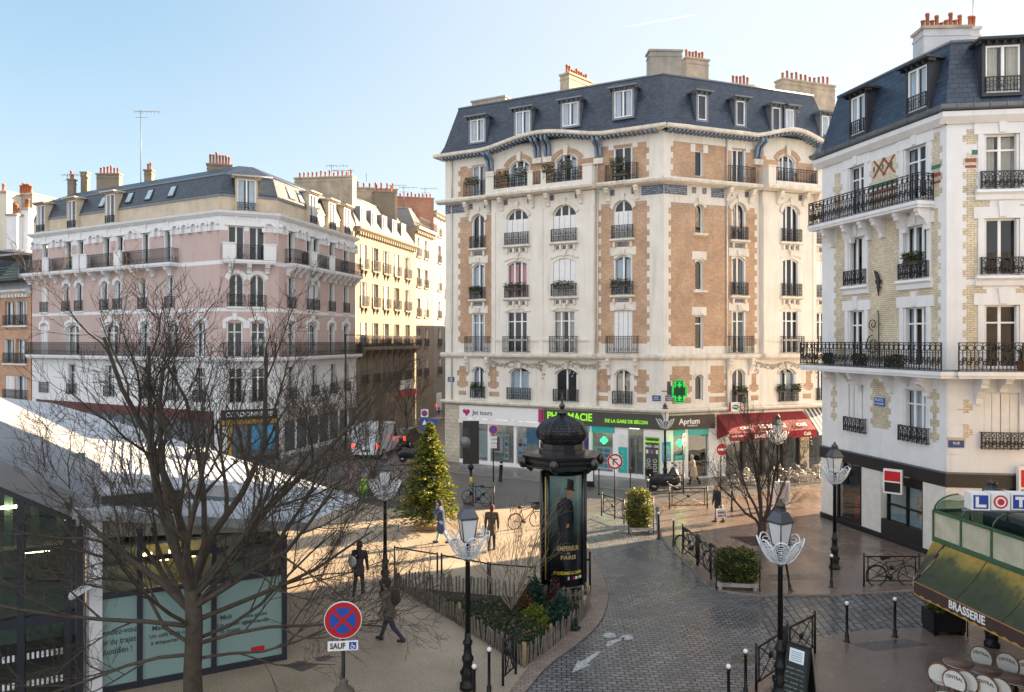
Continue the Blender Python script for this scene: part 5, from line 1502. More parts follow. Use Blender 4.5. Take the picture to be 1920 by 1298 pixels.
fr.add([(uc, -.03, 3.62), (L, -.03, 3.3), (L, -.03, zr(L) - .12), (uc, -.03, zr(uc) - .12)], [(0, 1, 2, 3)], plain('beige soffit board', (.36, .33, .29), .7))
fr.build('window_frame', kv, FK.M)
gp = MB(); gp.box(uc, L - .02, 0, .03, .2, 2.2, FROST)
gp.build('frosted_pane', kv, FK.M)
gp = MB(); gp.box(uc, L - .02, .0, .03, 2.32, 2.95, glassmat('pavilion glass', (.72, .8, .78), .06)); gp.box(uc, L - .02, .0, .03, 3.05, 3.35, MATS['pavilion glass']); gp.build('pane', kv, FK.M)
tx = MB(); dk = plain('charcoal lettering', (.03, .045, .045), .6)
xa = FK.u(222)
put_text(tx, 'Rendez-vous', xa, -.012, 1.42, .2, dk, 0, width=.85); put_text(tx, 'fin du trajet', xa, -.012, 1.2, .2, dk, 0, width=.72); put_text(tx, 'quotidien !', xa - .03, -.012, .98, .2, dk, 0, width=.62)
xb = FK.u(318)
put_text(tx, 'Matin', xb - .2, -.012, 1.35, .16, dk, 0); put_text(tx, 'Un café et le journal', xb + .1, -.012, 1.17, .13, dk, 0, width=1.05); put_text(tx, 'à emporter', xb - .1, -.012, 1.01, .13, dk, 0, width=.6)
xc = FK.u(440); put_text(tx, 'Midi', xc - .2, -.012, 1.35, .16, dk, 0); put_text(tx, 'Un en-cas pour', xc, -.012, 1.17, .13, dk, 0, width=.8); put_text(tx, 'le trajet', xc - .1, -.012, 1.01, .13, dk, 0, width=.45)
xd = FK.u(480); put_text(tx, 'une pause', xd, -.012, 1.3, .13, dk, 0); put_text(tx, 'gourmande', xd, -.012, 1.14, .13, dk, 0); tx.box(xd - .12, xd + .2, -.012, -.005, .38, .5, BRED)
tx.build('lettering', kv, FK.M)
INW = plain('grey green interior', (.22, .25, .22), .8, var=.4, scale=1.0)
bk = MB(); bk.box(uc, L - .1, 1.6, 1.7, 0, 3.2, INW); bk.box(uc, L - .1, .1, 1.6, 3.3, 3.35, INW)
bk.build('interior', kv, FK.M)
wl = MB(); WARM = emit('warm lamp', (1.0, .55, .2), 4.0)
for x in (FK.u(276), FK.u(330)): wl.box(x - .12, x + .12, .9, .95, 2.7, 2.9, WARM); wl.box(x + .3, x + .5, 1.1, 1.15, 2.62, 2.76, WARM)
wl.build('lamp', kv, FK.M)
sw = MB()   # return wall to the rear on the right
sw.box(L - .05, L, .05, 7, .0, 3.0, NAVY); sw.build('side_wall', kv, FK.M)
po = MB(); po.box(uc - .14, uc + .12, -.14, .1, 0, zr(uc) - .2, plain('white steel post', (.7, .71, .74), .5, var=.04))
for i in range(3): po.box(uc - .4 + i * .1, uc - .33 + i * .1, -.1, .05, 0, zr(uc), ALU)
po.build('post', kv, FK.M)
# taller left glass wall under a raked roof of its own
def zl(u): return 4.75 + .6 * (uc - .42 - u)
lw = MB(); x0, x1 = L - 9.0, uc - .42
for x in (FK.u(150), FK.u(128), FK.u(40), FK.u(-90)): lw.box(x - .07, x + .07, -.12, .1, 0, zl(x) - .75, NAVY)
lw.box(x0, x1, -.1, .1, 1.85, 2.05, NAVY); lw.box(x0, x1, -.1, .1, 0, .12, NAVY)
lw.add([(x0, -.1, zl(x0) - .75), (x1, -.1, zl(x1) - .75), (x1, -.1, zl(x1) - .62), (x0, -.1, zl(x0) - .62), (x0, .1, zl(x0) - .75), (x1, .1, zl(x1) - .75)], [(0, 1, 2, 3), (4, 5, 1, 0)], NAVY)
DG = plain('white dashes', (.7, .72, .75), .5)
for zz in (.52, 1.12):
    for i in range(60):
        x = x1 - 5.5 + i * .09; lw.box(x, x + .045, -.035, -.03, zz, zz + .14, DG)
lw.build('window_frame', kv, FK.M)
gz_ = MB(); gz_.poly([(x0, 0, .1), (x1, 0, .1), (x1, 0, zl(x1) - .7), (x0, 0, zl(x0) - .7)], glassmat('dark green glass', (.55, .66, .60), .05)); gz_.build('pane', kv, FK.M)
fa = MB()
fa.poly([(x0, -.35, zl(x0)), (x0, -.12, zl(x0) - .62), (x1 + .35, -.12, zl(x1 + .35) - .62), (x1 + .35, -.35, zl(x1 + .35))], ALU)
fa.poly([(x0, -.35, zl(x0)), (x1 + .35, -.35, zl(x1 + .35)), (x1 + .35, 9, zl(x1 + .35)), (x0, 9, zl(x0))], plain('shade grey roof sheet', (.20, .21, .23), .7, var=.15, streak=.3))  # pale roof greyed in its colour so that it reads as shaded
fa.poly([(x1 + .35, -.35, zl(x1 + .35)), (x1 + .35, -.12, zl(x1 + .35) - .62), (x1 + .35, 9, zl(x1 + .35) - .62), (x1 + .35, 9, zl(x1 + .35))], ALU)
fa.poly([(x1 + .3, -.1, 3.5), (x1 + .3, 9, 3.5), (x1 + .3, 9, zl(x1 + .3) - .6), (x1 + .3, -.1, zl(x1 + .3) - .6)], ALU)
fa.build('raked_roof', kv, FK.M)
ins = MB(); ins.box(x0, x1, 4.2, 4.3, 0, 5, plain('green grey back wall', (.12, .15, .13), .8, var=.5, scale=.7)); ins.box(x0, x1, .2, 4.2, 3.4, 3.5, plain('ceiling', (.10, .105, .10), .8)); ins.box(x0, x1, .2, 4.2, 0.06, .08, DARKROOM)
for i in range(9): ins.box(x1 - .4 - i * .5, x1 - .25 - i * .5, .6, .75, 3.5, 4.7, plain('green fins', (.09, .13, .11), .6))
ins.build('interior', kv, FK.M)
tl = MB(); TUBEL = emit('tube light', (1.0, .85, .5), 5.0)
for x, z, l in ((FK.u(65), 3.36, .5), (FK.u(12), 4.4, .5), (FK.u(118), 4.3, .4)): tl.box(x - l / 2, x + l / 2, .5, .6, z - .05, z, TUBEL)
tl.build('tube_light', kv, FK.M)
# roof: one plane sloping down along the wall
rf = MB()
def rp_(s, t, dz=0): return (L - 4.07 + s, t, 4.2 - .17 * s + dz + .12)
ro = [(-.55, -.5), (4.55, -.5), (7.05, 3.7), (3.5, 12.3), (-3, 26), (-14, 26), (-14, 9), (-.55, 9)]
rf.poly([rp_(*p) for p in ro], MEMB); rf.poly([rp_(*p, -.22) for p in ro[::-1]], ALU)
n = len(ro)
for i in range(n): a, b = ro[i], ro[(i + 1) % n]; rf.poly([rp_(*a, -.22), rp_(*b, -.22), rp_(*b), rp_(*a)], ALU)
rf.build('roof', kv, FK.M)
sm = MB()
for i in range(28):     # standing seams across the membrane
    s = -.4 + i * .26
    t1 = min(25, 3.7 + (7.0 - s) * 2.35); t0 = max(-.45, -.4 + (s - 4.5) * 1.7)
    sm.add([rp_(s, t0, .0), rp_(s + .03, t0, .0), rp_(s + .03, t1, .0), rp_(s, t1, .0), rp_(s, t0, .035), rp_(s + .03, t0, .035), rp_(s + .03, t1, .035), rp_(s, t1, .035)], [(4, 5, 6, 7), (0, 1, 5, 4), (3, 0, 4, 7), (1, 2, 6, 5)], MEMB)
sm.build('roof_seam', kv, FK.M)
sk = MB(); SKY_ = plain('roof light glass', (.12, .16, .18), .12, spec=.8)
for i in range(3): sk.add([rp_(.4 + i * .95, 1.6, .12), rp_(1.25 + i * .95, 1.6, .12), rp_(1.25 + i * .95, 3.4, .12), rp_(.4 + i * .95, 3.4, .12), rp_(.4 + i * .95, 1.6, .0), rp_(1.25 + i * .95, 1.6, .0)], [(0, 1, 2, 3), (4, 5, 1, 0)], SKY_)
sk.build('roof_light', kv, FK.M)
vb = MB(); vb.xf = None
for s, t, l in ((.0, .2, 1.7), (2.3, 9, .8)):
    p = rp_(s, t); vb.box(p[0], p[0] + l, p[1], p[1] + .9, p[2] - .3, p[2] + .2, plain('dark vent', (.05, .052, .06), .6, var=.3)); vb.box(p[0] - .06, p[0] + l + .06, p[1] - .06, p[1] + .96, p[2] + .2, p[2] + .25, MEMB)
vb.build('roof_vent', kv, FK.M)
fl = MB(); fp = FK.w(uc + .0, -.3); fl.xf = FK.M @ T(uc - .25, -.32, 2.55) @ RY(-.5)
fl.box(-.26, .26, -.22, .12, 0, .09, plain('floodlight casing', (.62, .64, .68), .4)); o = fl.build('floodlight', None); tag(o, 'pale boxy floodlight fixed to the white corner post of the pavilion', 'floodlight')

# ================================================================ the brasserie corner, bottom right
bs_ = thing('brasserie', 'brasserie front with green framed glass canopy and flat dark roof', 'building', (10.0, 17, 0))
GF = plain('green iron frame', (.045, .11, .055), .5, var=.2)
PANB = plain('dirty cream pane', (.50, .47, .35), .35, var=.18, scale=2.5)
GLC = glassmat('curved canopy glass', (.50, .60, .52), .0, .3)
ba = Vector((9.88, 17.52)); bd = Vector((.14, -.99)).normalized()
FBr = Facade(ba, ba + bd * 14)
wl_ = MB(); wl_.box(1.0, 14, 4.6, 8, 0, 3.3, DBROWN); wl_.box(0.0, 14, .0, 8, 3.3, 3.45, DARKG)
wl_.build('wall', bs_, FBr.M)
ZB = 3.45; npan = 16; pw = .88
pn = MB(); fm = MB(); gc = MB()
for i in range(npan):
    a, b = i * pw, (i + 1) * pw
    pn.box(a, b, .02, .04, ZB + .05, ZB + .62, PANB)
    fm.box(a - .022, a + .022, -.01, .06, ZB, ZB + .66, GF)
    arcp = [(.03 + .62 * math.sin(t), ZB + .66 + .34 * (1 - math.cos(t)) ) for t in [k * math.pi / 2 / 5 for k in range(6)]]
    arcp = [(.03 + .62 * (1 - math.cos(t)), ZB + .66 + .36 * math.sin(t)) for t in [k * math.pi / 2 / 5 for k in range(6)]]
    for p, q in zip(arcp, arcp[1:]): gc.poly([(a, p[0], p[1]), (b, p[0], p[1]), (b, q[0], q[1]), (a, q[0], q[1])], GLC)
    fm.tube([(a, p[0], p[1]) for p in arcp], .02, 4, GF)
fm.box(0, npan * pw, -.03, .07, ZB - .05, ZB + .05, GF); fm.box(0, npan * pw, -.01, .06, ZB + .62, ZB + .68, GF)
# far end return of the canopy
for i in range(4):
    a, b = i * pw + .05, (i + 1) * pw + .05
    pn.box(.02, .04, a, b, ZB + .05, ZB + .62, PANB); fm.box(-.01, .06, b - .022, b + .022, ZB, ZB + .66, GF)
    arcp = [(.03 + .62 * (1 - math.cos(t)), ZB + .66 + .36 * math.sin(t)) for t in [k * math.pi / 2 / 5 for k in range(6)]]
    for p, q in zip(arcp, arcp[1:]): gc.poly([(p[0], b, p[1]), (p[0], a, p[1]), (q[0], a, q[1]), (q[0], b, q[1])], GLC)
    fm.tube([(p[0], b, p[1]) for p in arcp], .02, 4, GF); spiral(fm, (.75, b, ZB + 1.1), .07, .014, GF, 3.1, 1.2)
fm.box(-.01, .06, 0, 3.6, ZB + .62, ZB + .68, GF); fm.box(-.03, .07, 0, 3.6, ZB - .05, ZB + .05, GF)
pn.build('canopy_panel', bs_, FBr.M); fm.build('canopy_frame', bs_, FBr.M); gc.build('canopy_glass', bs_, FBr.M)
rf = MB(); rf.box(.7, 14, .7, .85, ZB, ZB + .9, DARKG); rf.box(.7, .85, .85, 5, ZB, ZB + .9, DARKG); rf.box(.85, 14, .85, 7, ZB + .2, ZB + .26, plain('roof felt', (.05, .052, .055), .7, var=.4, scale=2)); rf.box(2.2, 9, 2.0, 2.25, ZB + .26, ZB + .8, ZINC); rf.box(2.2, 9, 2.25, 4, ZB + .26, ZB + .5, BBLK); rf.build('roof', bs_, FBr.M)
# awning
aw = thing('awning', 'weathered yellow and green awning with a brown brasserie valance', 'awning', tuple(FBr.w(0, -.1, 3.3)))
def awnmat():
    m, nt, bs = newmat('algae stained canvas')
    n = noise(nt, 1.0, 6, .65, stretch=(1.5, 1.9, .5)); n2 = noise(nt, 7, 4, .6)
    sx = node(nt, 'ShaderNodeSeparateXYZ'); nt.links.new(node(nt, 'ShaderNodeNewGeometry').outputs['Position'], sx.inputs[0])
    mr = node(nt, 'ShaderNodeMapRange'); nt.links.new(sx.outputs[2], mr.inputs[0])
    for i, v in zip((1, 2, 3, 4), (3.35, 2.75, 0.05, .75)): mr.inputs[i].default_value = v
    ad = node(nt, 'ShaderNodeMath', operation='ADD'); nt.links.new(mr.outputs[0], ad.inputs[0])
    s2 = node(nt, 'ShaderNodeMath', operation='MULTIPLY_ADD'); nt.links.new(n, s2.inputs[0]); s2.inputs[1].default_value = .9; s2.inputs[2].default_value = -.3
    nt.links.new(s2.outputs[0], ad.inputs[1])
    c = ramp(nt, ad.outputs[0], [(.12, (.36, .22, .045)), (.32, (.22, .17, .04)), (.48, (.065, .075, .027)), (.85, (.034, .042, .022))])
    c = mixc(nt, 1, c, ramp(nt, n2, [(.3, (.8,) * 3), (.7, (1.15,) * 3)]), 'MULTIPLY')
    nt.links.new(c, bs.inputs['Base Color']); bs.inputs['Roughness'].default_value = .85
    return m
AWM = awnmat(); AWB = plain('brown canvas', (.06, .032, .028), .85, var=.15); AWY = plain('yellow canvas trim', (.48, .29, .05), .85, var=.15); TRIM_O = plain('orange piping', (.35, .15, .05), .8)
pj, zt, zb, Lw = .76, 3.4, 2.62, 13.5
AX = .45
cv = MB(); n = 40
def sag(x): return .03 * math.sin(x * 2.3) + .02 * math.sin(x * 5.1)
rows_ = 7
grid = [[(x, -.05 - pj * f, zt + (zb - zt) * f - .07 * math.sin(f * math.pi) + sag(x) * f * .4) for x in [AX + (Lw - AX) * i / n for i in range(n + 1)]] for f in [k / rows_ for k in range(rows_ + 1)]]
for r in range(rows_):
    for i in range(n): cv.add([grid[r][i], grid[r + 1][i], grid[r + 1][i + 1], grid[r][i + 1]], [(0, 1, 2, 3)], AWM, True)
# hipped far end
e = .5
cv.add([(AX, -.05, zt), (.02, -.02, zt), (AX - .52, -.36, zb), (AX, -.05 - pj, zb)], [(0, 1, 2, 3)], AWM)
cv.tube([(AX, -.06, zt + .01), (AX, -.06 - pj, zb + .02)], .018, 5, DBROWN)
for x in [AX + 1.25 * k for k in range(1, 10)]: cv.tube([(x, g0_ - .006, z0_ + .004) for g0_, z0_ in [(-.05 - pj * f, zt + (zb - zt) * f - .07 * math.sin(f * math.pi) + sag(x) * f * .4) for f in [k / rows_ for k in range(rows_ + 1)]]], .007, 4, AWB)
cv.build('canvas', aw, FBr.M)
up = thing('apartment_building', 'tall building above the brasserie outside the picture', 'building', (15.5, 12, 0)); m = MB(); m.box(15.2, 26, 0, 20.5, 0, 12, GREYR); m.build('wall', up)
va = MB(); vy = MB()
def valance(p0, p1, z1, seg, mb, m, drop, sc, off):
    d = Vector(p1) - Vector(p0); nn = int(d.length / .06); nrm = Vector((d.y, -d.x)).normalized() * off
    for i in range(nn):
        a, b = Vector(p0) + d * (i / nn) + nrm, Vector(p0) + d * ((i + 1) / nn) + nrm
        za = z1 - drop - sc * abs(math.sin(i / nn * d.length / seg * math.pi)); zb_ = z1 - drop - sc * abs(math.sin((i + 1) / nn * d.length / seg * math.pi))
        mb.poly([(a.x, a.y, za), (b.x, b.y, zb_), (b.x, b.y, z1), (a.x, a.y, z1)], m)
for mb, m, dr, sc_, off in ((va, AWB, .23, .045, .012), (vy, AWY, .30, .0, .0)):
    valance((AX, -.05 - pj), (Lw, -.05 - pj), zb, .26, mb, m, dr, sc_, off); valance((AX - .52, -.36), (AX, -.05 - pj), zb, .26, mb, m, dr, sc_, off)
vo = va.build('valance', aw, FBr.M); vy.build('yellow_lining', aw, FBr.M)
pp = MB(); pp.tube([(AX - .52, -.37, zb), (AX, -.06 - pj, zb), (Lw, -.06 - pj, zb)], .014, 5, TRIM_O); pp.build('piping', aw, FBr.M)
t_ = MB(); put_text(t_, 'BRASSERIE', AX + 1.62, -.05 - pj - .03, zb - .12, .24, WTXT, 1, width=1.0); t_.xf = T(AX - .3, -.57, zb - .12) @ RZ(-.72); put_text(t_, 'Caffé', 0, -.03, 0, .22, WTXT, 1, width=.36); t_.build('lettering', vo, FBr.M)
# lottery boxes on the canopy
LB = plain('lottery blue', (.02, .05, .30), .4); LR = plain('lottery red', (.5, .02, .03), .4)
names = [('L', 'white box with blue square letter L in the row above the canopy'), ('0', 'white box with red target ring in the row above the canopy'), ('T', 'white box with blue square letter T in the row above the canopy'), ('0', 'white box with red ring at the cut right end of the row')]
for i, (c_, lb) in enumerate(names):
    p = at(1839 + i * 37.3, 957, 14.9); M = T(p.x, p.y, p.z) @ RZ(-.12)
    mb = MB(); mb.box(-.175, .175, 0, .3, -.0, .33, WSIGN); o = mb.build('lottery_box', None, M); tag(o, lb, 'sign', 'lettered boxes above the canopy')
    lt = MB()
    if c_ == '0':
        for r_, m_, y_ in ((.135, LR, -.004), (.1, WSIGN, -.008), (.065, LR, -.012)):
            lt.slab([(r_ * math.cos(k * math.pi / 10), .165 + r_ * math.sin(k * math.pi / 10)) for k in range(20)], y_, 0.001, m_)
    else:
        lt.box(-.14, .14, -.006, .001, .03, .3, LB)
        if c_ == 'L': lt.box(-.1, -.04, -.012, 0, .06, .27, WSIGN); lt.box(-.04, .1, -.012, 0, .06, .115, WSIGN)
        else: lt.box(-.1, .1, -.012, 0, .21, .27, WSIGN); lt.box(-.03, .03, -.012, 0, .06, .21, WSIGN)
    lt.build('lettering', o, M)
ft = MB(); p = at(1812, 957, 14.9); p2 = at(1985, 957, 14.7); ft.tube([(p.x, p.y + .15, p.z - .03), (p2.x, p2.y + .15, p.z - .03)], .03, 6, ZINC)
for f in (.1, .5, .9): q = p.lerp(p2, f); ft.tube([(q.x, q.y + .15, p.z - .03), (q.x + .5, q.y + .9, p.z - .4)], .02, 6, ZINC)
e_ = MB()
tag(ft.build('sign_rail'), 'thin metal rail carrying the lettered lottery boxes', 'rail')
# ================================================================ street furniture
ZP = .05
def gp(px, py, z=.05): p = G(px, py, 0); return (p.x, p.y, z)
MILK = plain('milky lamp glass', (.62, .63, .64), .25, var=.05, spec=.6)
LCAP = plain('grey lamp roof', (.085, .09, .105), .4, .3, var=.2)
GARL = plain('white light garland', (.78, .80, .84), .4, var=.05)
def make_lamp():
    t = thing('street_lamp', 'tall black lamp post', 'street lamp', (0, 0, 0), 0, 'black lamp posts with white winged garlands')
    b = MB(); b.lathe([(.19, 0), (.19, .12), (.15, .14), (.15, .3), (.17, .34), (.12, .42), (.11, .62), (.14, .66), (.14, .72), (.1, .78), (.085, 1.0), (.115, 1.04), (.115, 1.09), (.08, 1.13), (.07, 1.3)], 12, (0, 0, 0), BLACKP)
    for i in range(6):
        a = i * math.pi / 3; b.ball((.15 * math.cos(a), .15 * math.sin(a), .4), .04, BLACKP, 6, 4, 1, 1, 1.5)
    b.build('base', t)
    p = MB(); p.lathe([(.062, 1.28), (.055, 3.2), (.075, 3.22), (.075, 3.27), (.05, 3.3), (.05, 3.36), (.11, 3.4), (.11, 3.42)], 10, (0, 0, 0), BLACKP); p.build('pole', t)
    l = MB()
    q = [(.17, 3.42), (.265, 3.94)]
    for i in range(4):
        a0, a1 = math.pi / 4 + i * math.pi / 2, math.pi / 4 + (i + 1) * math.pi / 2
        P = [(r * math.cos(a), r * math.sin(a), z) for (r, z), a in ((q[0], a0), (q[0], a1), (q[1], a1), (q[1], a0))]
        l.poly(P, MILK); l.tube([P[0], P[3]], .017, 4, LCAP); l.tube([P[3], P[2]], .02, 4, LCAP); l.tube([P[0], P[1]], .017, 4, LCAP)
    lo = l.build('lantern', t)
    r = MB(); r.lathe([(.285, 3.94), (.30, 3.97), (.17, 4.17), (.12, 4.19), (.12, 4.25), (.14, 4.27), (.0, 4.3)], 4, (0, 0, 0), LCAP, math.pi / 4, smooth=False, cap=False)
    r.lathe([(.1, 4.28), (.12, 4.31), (.1, 4.36), (.04, 4.4), (.05, 4.44), (.0, 4.48)], 8, (0, 0, 0), plain('brown lamp cap', (.06, .045, .03), .5)); r.build('lantern_roof', lo)
    g = MB()
    for i in range(8):
        a = i * math.pi / 4; ca, sa = math.cos(a), math.sin(a)
        def P(rad, tan, z): return (ca * rad - sa * tan, sa * rad + ca * tan, z)
        loop = [P(.08 + .43 * math.sin(f * math.pi) ** .8, .17 * math.sin(2 * math.pi * f), 3.0 + .6 * math.sin(f * math.pi) ** 1.5) for f in [k / 14 for k in range(15)]]
        g.tube(loop, .017, 4, GARL)
        for k in range(5):
            rr = .12 + k * .075; zz = 3.04 + .5 * (rr / .46) ** 1.5
            c = P(rr, 0, zz)
            pts = [P(rr + .04 * math.cos(w), .045 * math.sin(w) * (1 + k * .3), zz + .04 * math.cos(w)) for w in [j * math.pi / 4 for j in range(9)]]
            g.tube(pts, .011, 3, GARL)
        for k in range(3):
            g.tube([P(.07, 0, 2.95), P(.2, (k - 1) * .06, 3.12), P(.4, (k - 1) * .13, 3.4)], .009, 3, GARL)
    g.tube([(.12 * math.cos(w), .12 * math.sin(w), 3.04) for w in [j * math.pi / 6 for j in range(13)]], .03, 5, GARL)
    g.build('garland', t)
    return t
lamp = make_lamp()
lamps = [((877, 1295), 'black lamp post with white garland standing before the fenced garden bed', .3), ((722, 1118), 'black lamp post with white garland between the pavilion and the Christmas tree', .1), ((1463, 1310), 'black lamp post with white garland beside the chalkboard', .5),
         ((1565, 1070), 'black lamp post with white garland in front of the bank', .2), ((1247, 905), 'black lamp post with white garland at the pharmacy corner', .7), ((1458, 950), 'sunlit lamp post with golden garland in front of the red cafe awning', .4)]
for i, (p, lb, rz) in enumerate(lamps):
    if i == 0: lamp.matrix_basis = T(*gp(*p)) @ RZ(rz); W[lamp.name] = lamp.matrix_basis.copy(); lamp['label'] = lb
    else: dup(lamp, gp(*p), rz, lb)
dup(lamp, (12.6, 19.6, .05), .3, 'lamp post whose lantern roof shows just above the lettered lottery boxes')
dup(lamp, (-1.78, 7.9, .05), .3, 'lamp post of which only the lantern roof shows below the disabled parking sign')
# bollards
WB = plain('white ball paint', (.78, .78, .76), .35, var=.03)
def make_bollard():
    t = thing('bollard', 'black bollard', 'bollard', (0, 0, 0), 0, 'black bollards with white ball tops')
    b = MB(); b.lathe([(.1, 0), (.1, .02), (.055, .04), (.055, .2), (.036, .24), (.034, .95), (.045, .96), (.045, .99), (.02, 1.0)], 10, (0, 0, 0), BLACKP); b.build('post', t)
    b = MB(); b.ball((0, 0, 1.04), .055, WB, 10, 6); b.build('ball', t)
    return t
bol = make_bollard()
bl = [((1588, 1208), 'bollard at the near edge of the side street, left of two'), ((1678, 1199), 'bollard at the near edge of the side street, nearest the awning'), ((1559, 1105), 'bollard in front of the lamp post by the bank'), ((1482, 1111), 'leaning bollard behind the lamp post with the chalkboard'),
      ((1235, 1013), 'sunlit bollard right of the shaggy hedge planter'), ((1263, 1027), 'bollard beside the row of bike barriers'), ((1215, 941), 'bollard behind the shaggy hedge planter'), ((1372, 962), 'bollard between the walking woman with the bag and the bare tree'),
      ((1398, 1312), 'bollard at the bottom kerb left of the crossed barriers'), ((1366, 1345), 'bollard cut by the bottom edge on the lane kerb'), ((917, 1308), 'bollard just right of the near lamp post by the bed'), ((889, 1345), 'low bollard close against the foot of the near lamp post')]
for i, (p, lb) in enumerate(bl):
    if i == 0: bol.matrix_basis = T(*gp(*p)); W[bol.name] = bol.matrix_basis.copy(); bol['label'] = lb
    else:
        o = dup(bol, gp(*p), 0, lb)
        if 'leaning' in lb: o.matrix_basis = T(*gp(*p)) @ RX(-.05) @ RY(-.14)
for p, lb in (((1123, 932), 'thin dark post in front of the pharmacy window'), ((1182, 930), 'thin dark post in front of the pharmacy door')):
    b = MB(); b.lathe([(.05, 0), (.03, .1), (.028, 1.25), (.035, 1.27), (.03, 1.36), (.0, 1.38)], 8, (0, 0, 0), BLACKP); o = b.build('post', None, T(*gp(*p, .1))); tag(o, lb, 'post')
b = MB(); b.lathe([(.14, 0), (.1, .06), (.095, .8), (.1, .82), (.1, .92), (.095, .94), (.095, 1.1), (.06, 1.13)], 10, (0, 0, 0), BLACKP); b.lathe([(.102, .95), (.102, 1.02)], 10, (0, 0, 0), WB)
tag(b.build('bollard', None, T(*gp(938, 906, .1)) @ RY(.06)), 'thick black bollard with white band by the travel agency', 'bollard')
# crossed barriers
def make_barrier(p0, p1, label, z=.06, cross=True, h=1.05):
    a, b = G(*p0), G(*p1); d = b - a; Lb = d.length; rz = math.atan2(d.y, d.x)
    t = thing('barrier', label, 'barrier', (a.x, a.y, z), rz, 'black crossed street barriers' if cross else 'plain black barrier frames round the bed')
    M = W[t.name]; f = MB()
    for x in (0, Lb): f.tube([(x, 0, 0), (x, 0, h + (.05 if cross else 0))], .032, 8, BLACKP)
    f.box(0, Lb, -.018, .018, h - .08, h - .04, BLACKP)
    if cross:
        for x in (.13, Lb - .13): f.box(x - .014, x + .014, -.014, .014, .2, h - .06, BLACKP)
        f.box(0, Lb, -.015, .015, .18, .21, BLACKP)
        f.tube([(.13, 0, .2), (Lb - .13, 0, h - .06)], .014, 6, BLACKP); f.tube([(.13, 0, h - .06), (Lb - .13, 0, .2)], .014, 6, BLACKP)
        f.tube([(.13, 0, .63), (Lb / 2, 0, h - .06), (Lb - .13, 0, .63), (Lb / 2, 0, .2), (.13, 0, .63)], .011, 6, BLACKP)
        f.tube([(Lb / 2, -.025, .63), (Lb / 2, .025, .63)], .075, 12, BLACKP)
    f.build('frame', t, M)
    return t
for a, b, lb in (((1280, 1040), (1307, 1062), 'crossed barrier with a bicycle behind it, upper of the pair along the kerb'), ((1309, 1064), (1333, 1090), 'crossed barrier beside the dark hedge planter, lower of the pair along the kerb'), ((1418, 1302), (1471, 1264), 'crossed barrier left of the near lamp post and chalkboard'),
                 ((1476, 1259), (1528, 1230), 'crossed barrier behind the chalkboard'), ((1620, 1104), (1724, 1104), 'crossed barrier with a bicycle leaning on it near the awning'), ((1255, 958), (1326, 957), 'crossed barrier between the shaggy hedge and the woman with the bag'), ((1218, 931), (1282, 928), 'crossed barrier in front of the covered scooter'),
                 ((1128, 970), (1170, 985), 'crossed barrier left of the shaggy hedge planter'), ((887, 952), (926, 956), 'crossed barrier with a bicycle by the black panel'), ((943, 1290), (967, 1268), 'narrow crossed barrier at the front tip of the bed'), ((733, 908), (771, 905), 'crossed barrier behind the Christmas tree')):
    make_barrier(a, b, lb)
for a, b, lb in (((740, 1081), (820, 1096), 'plain black frame at the left back of the bed'), ((828, 1098), (915, 1116), 'plain black frame at the middle back of the bed'), ((919, 1117), (1003, 1124), 'plain black frame at the back of the bed next to the column')):
    make_barrier(a, b, lb, cross=False, h=1.0)
b = MB(); b.tube([(0, 0, 0), (0, 0, 1.2)], .035, 8, BLACKP); b.tube([(.18, -.1, 0), (.18, -.1, 1.3)], .035, 8, BLACKP); b.box(0, .18, -.06, -.03, 1.0, 1.05, BLACKP)
tag(b.build('barrier_post', None, T(*gp(1095, 1112))), 'pair of black posts against the right side of the advertising column', 'post')
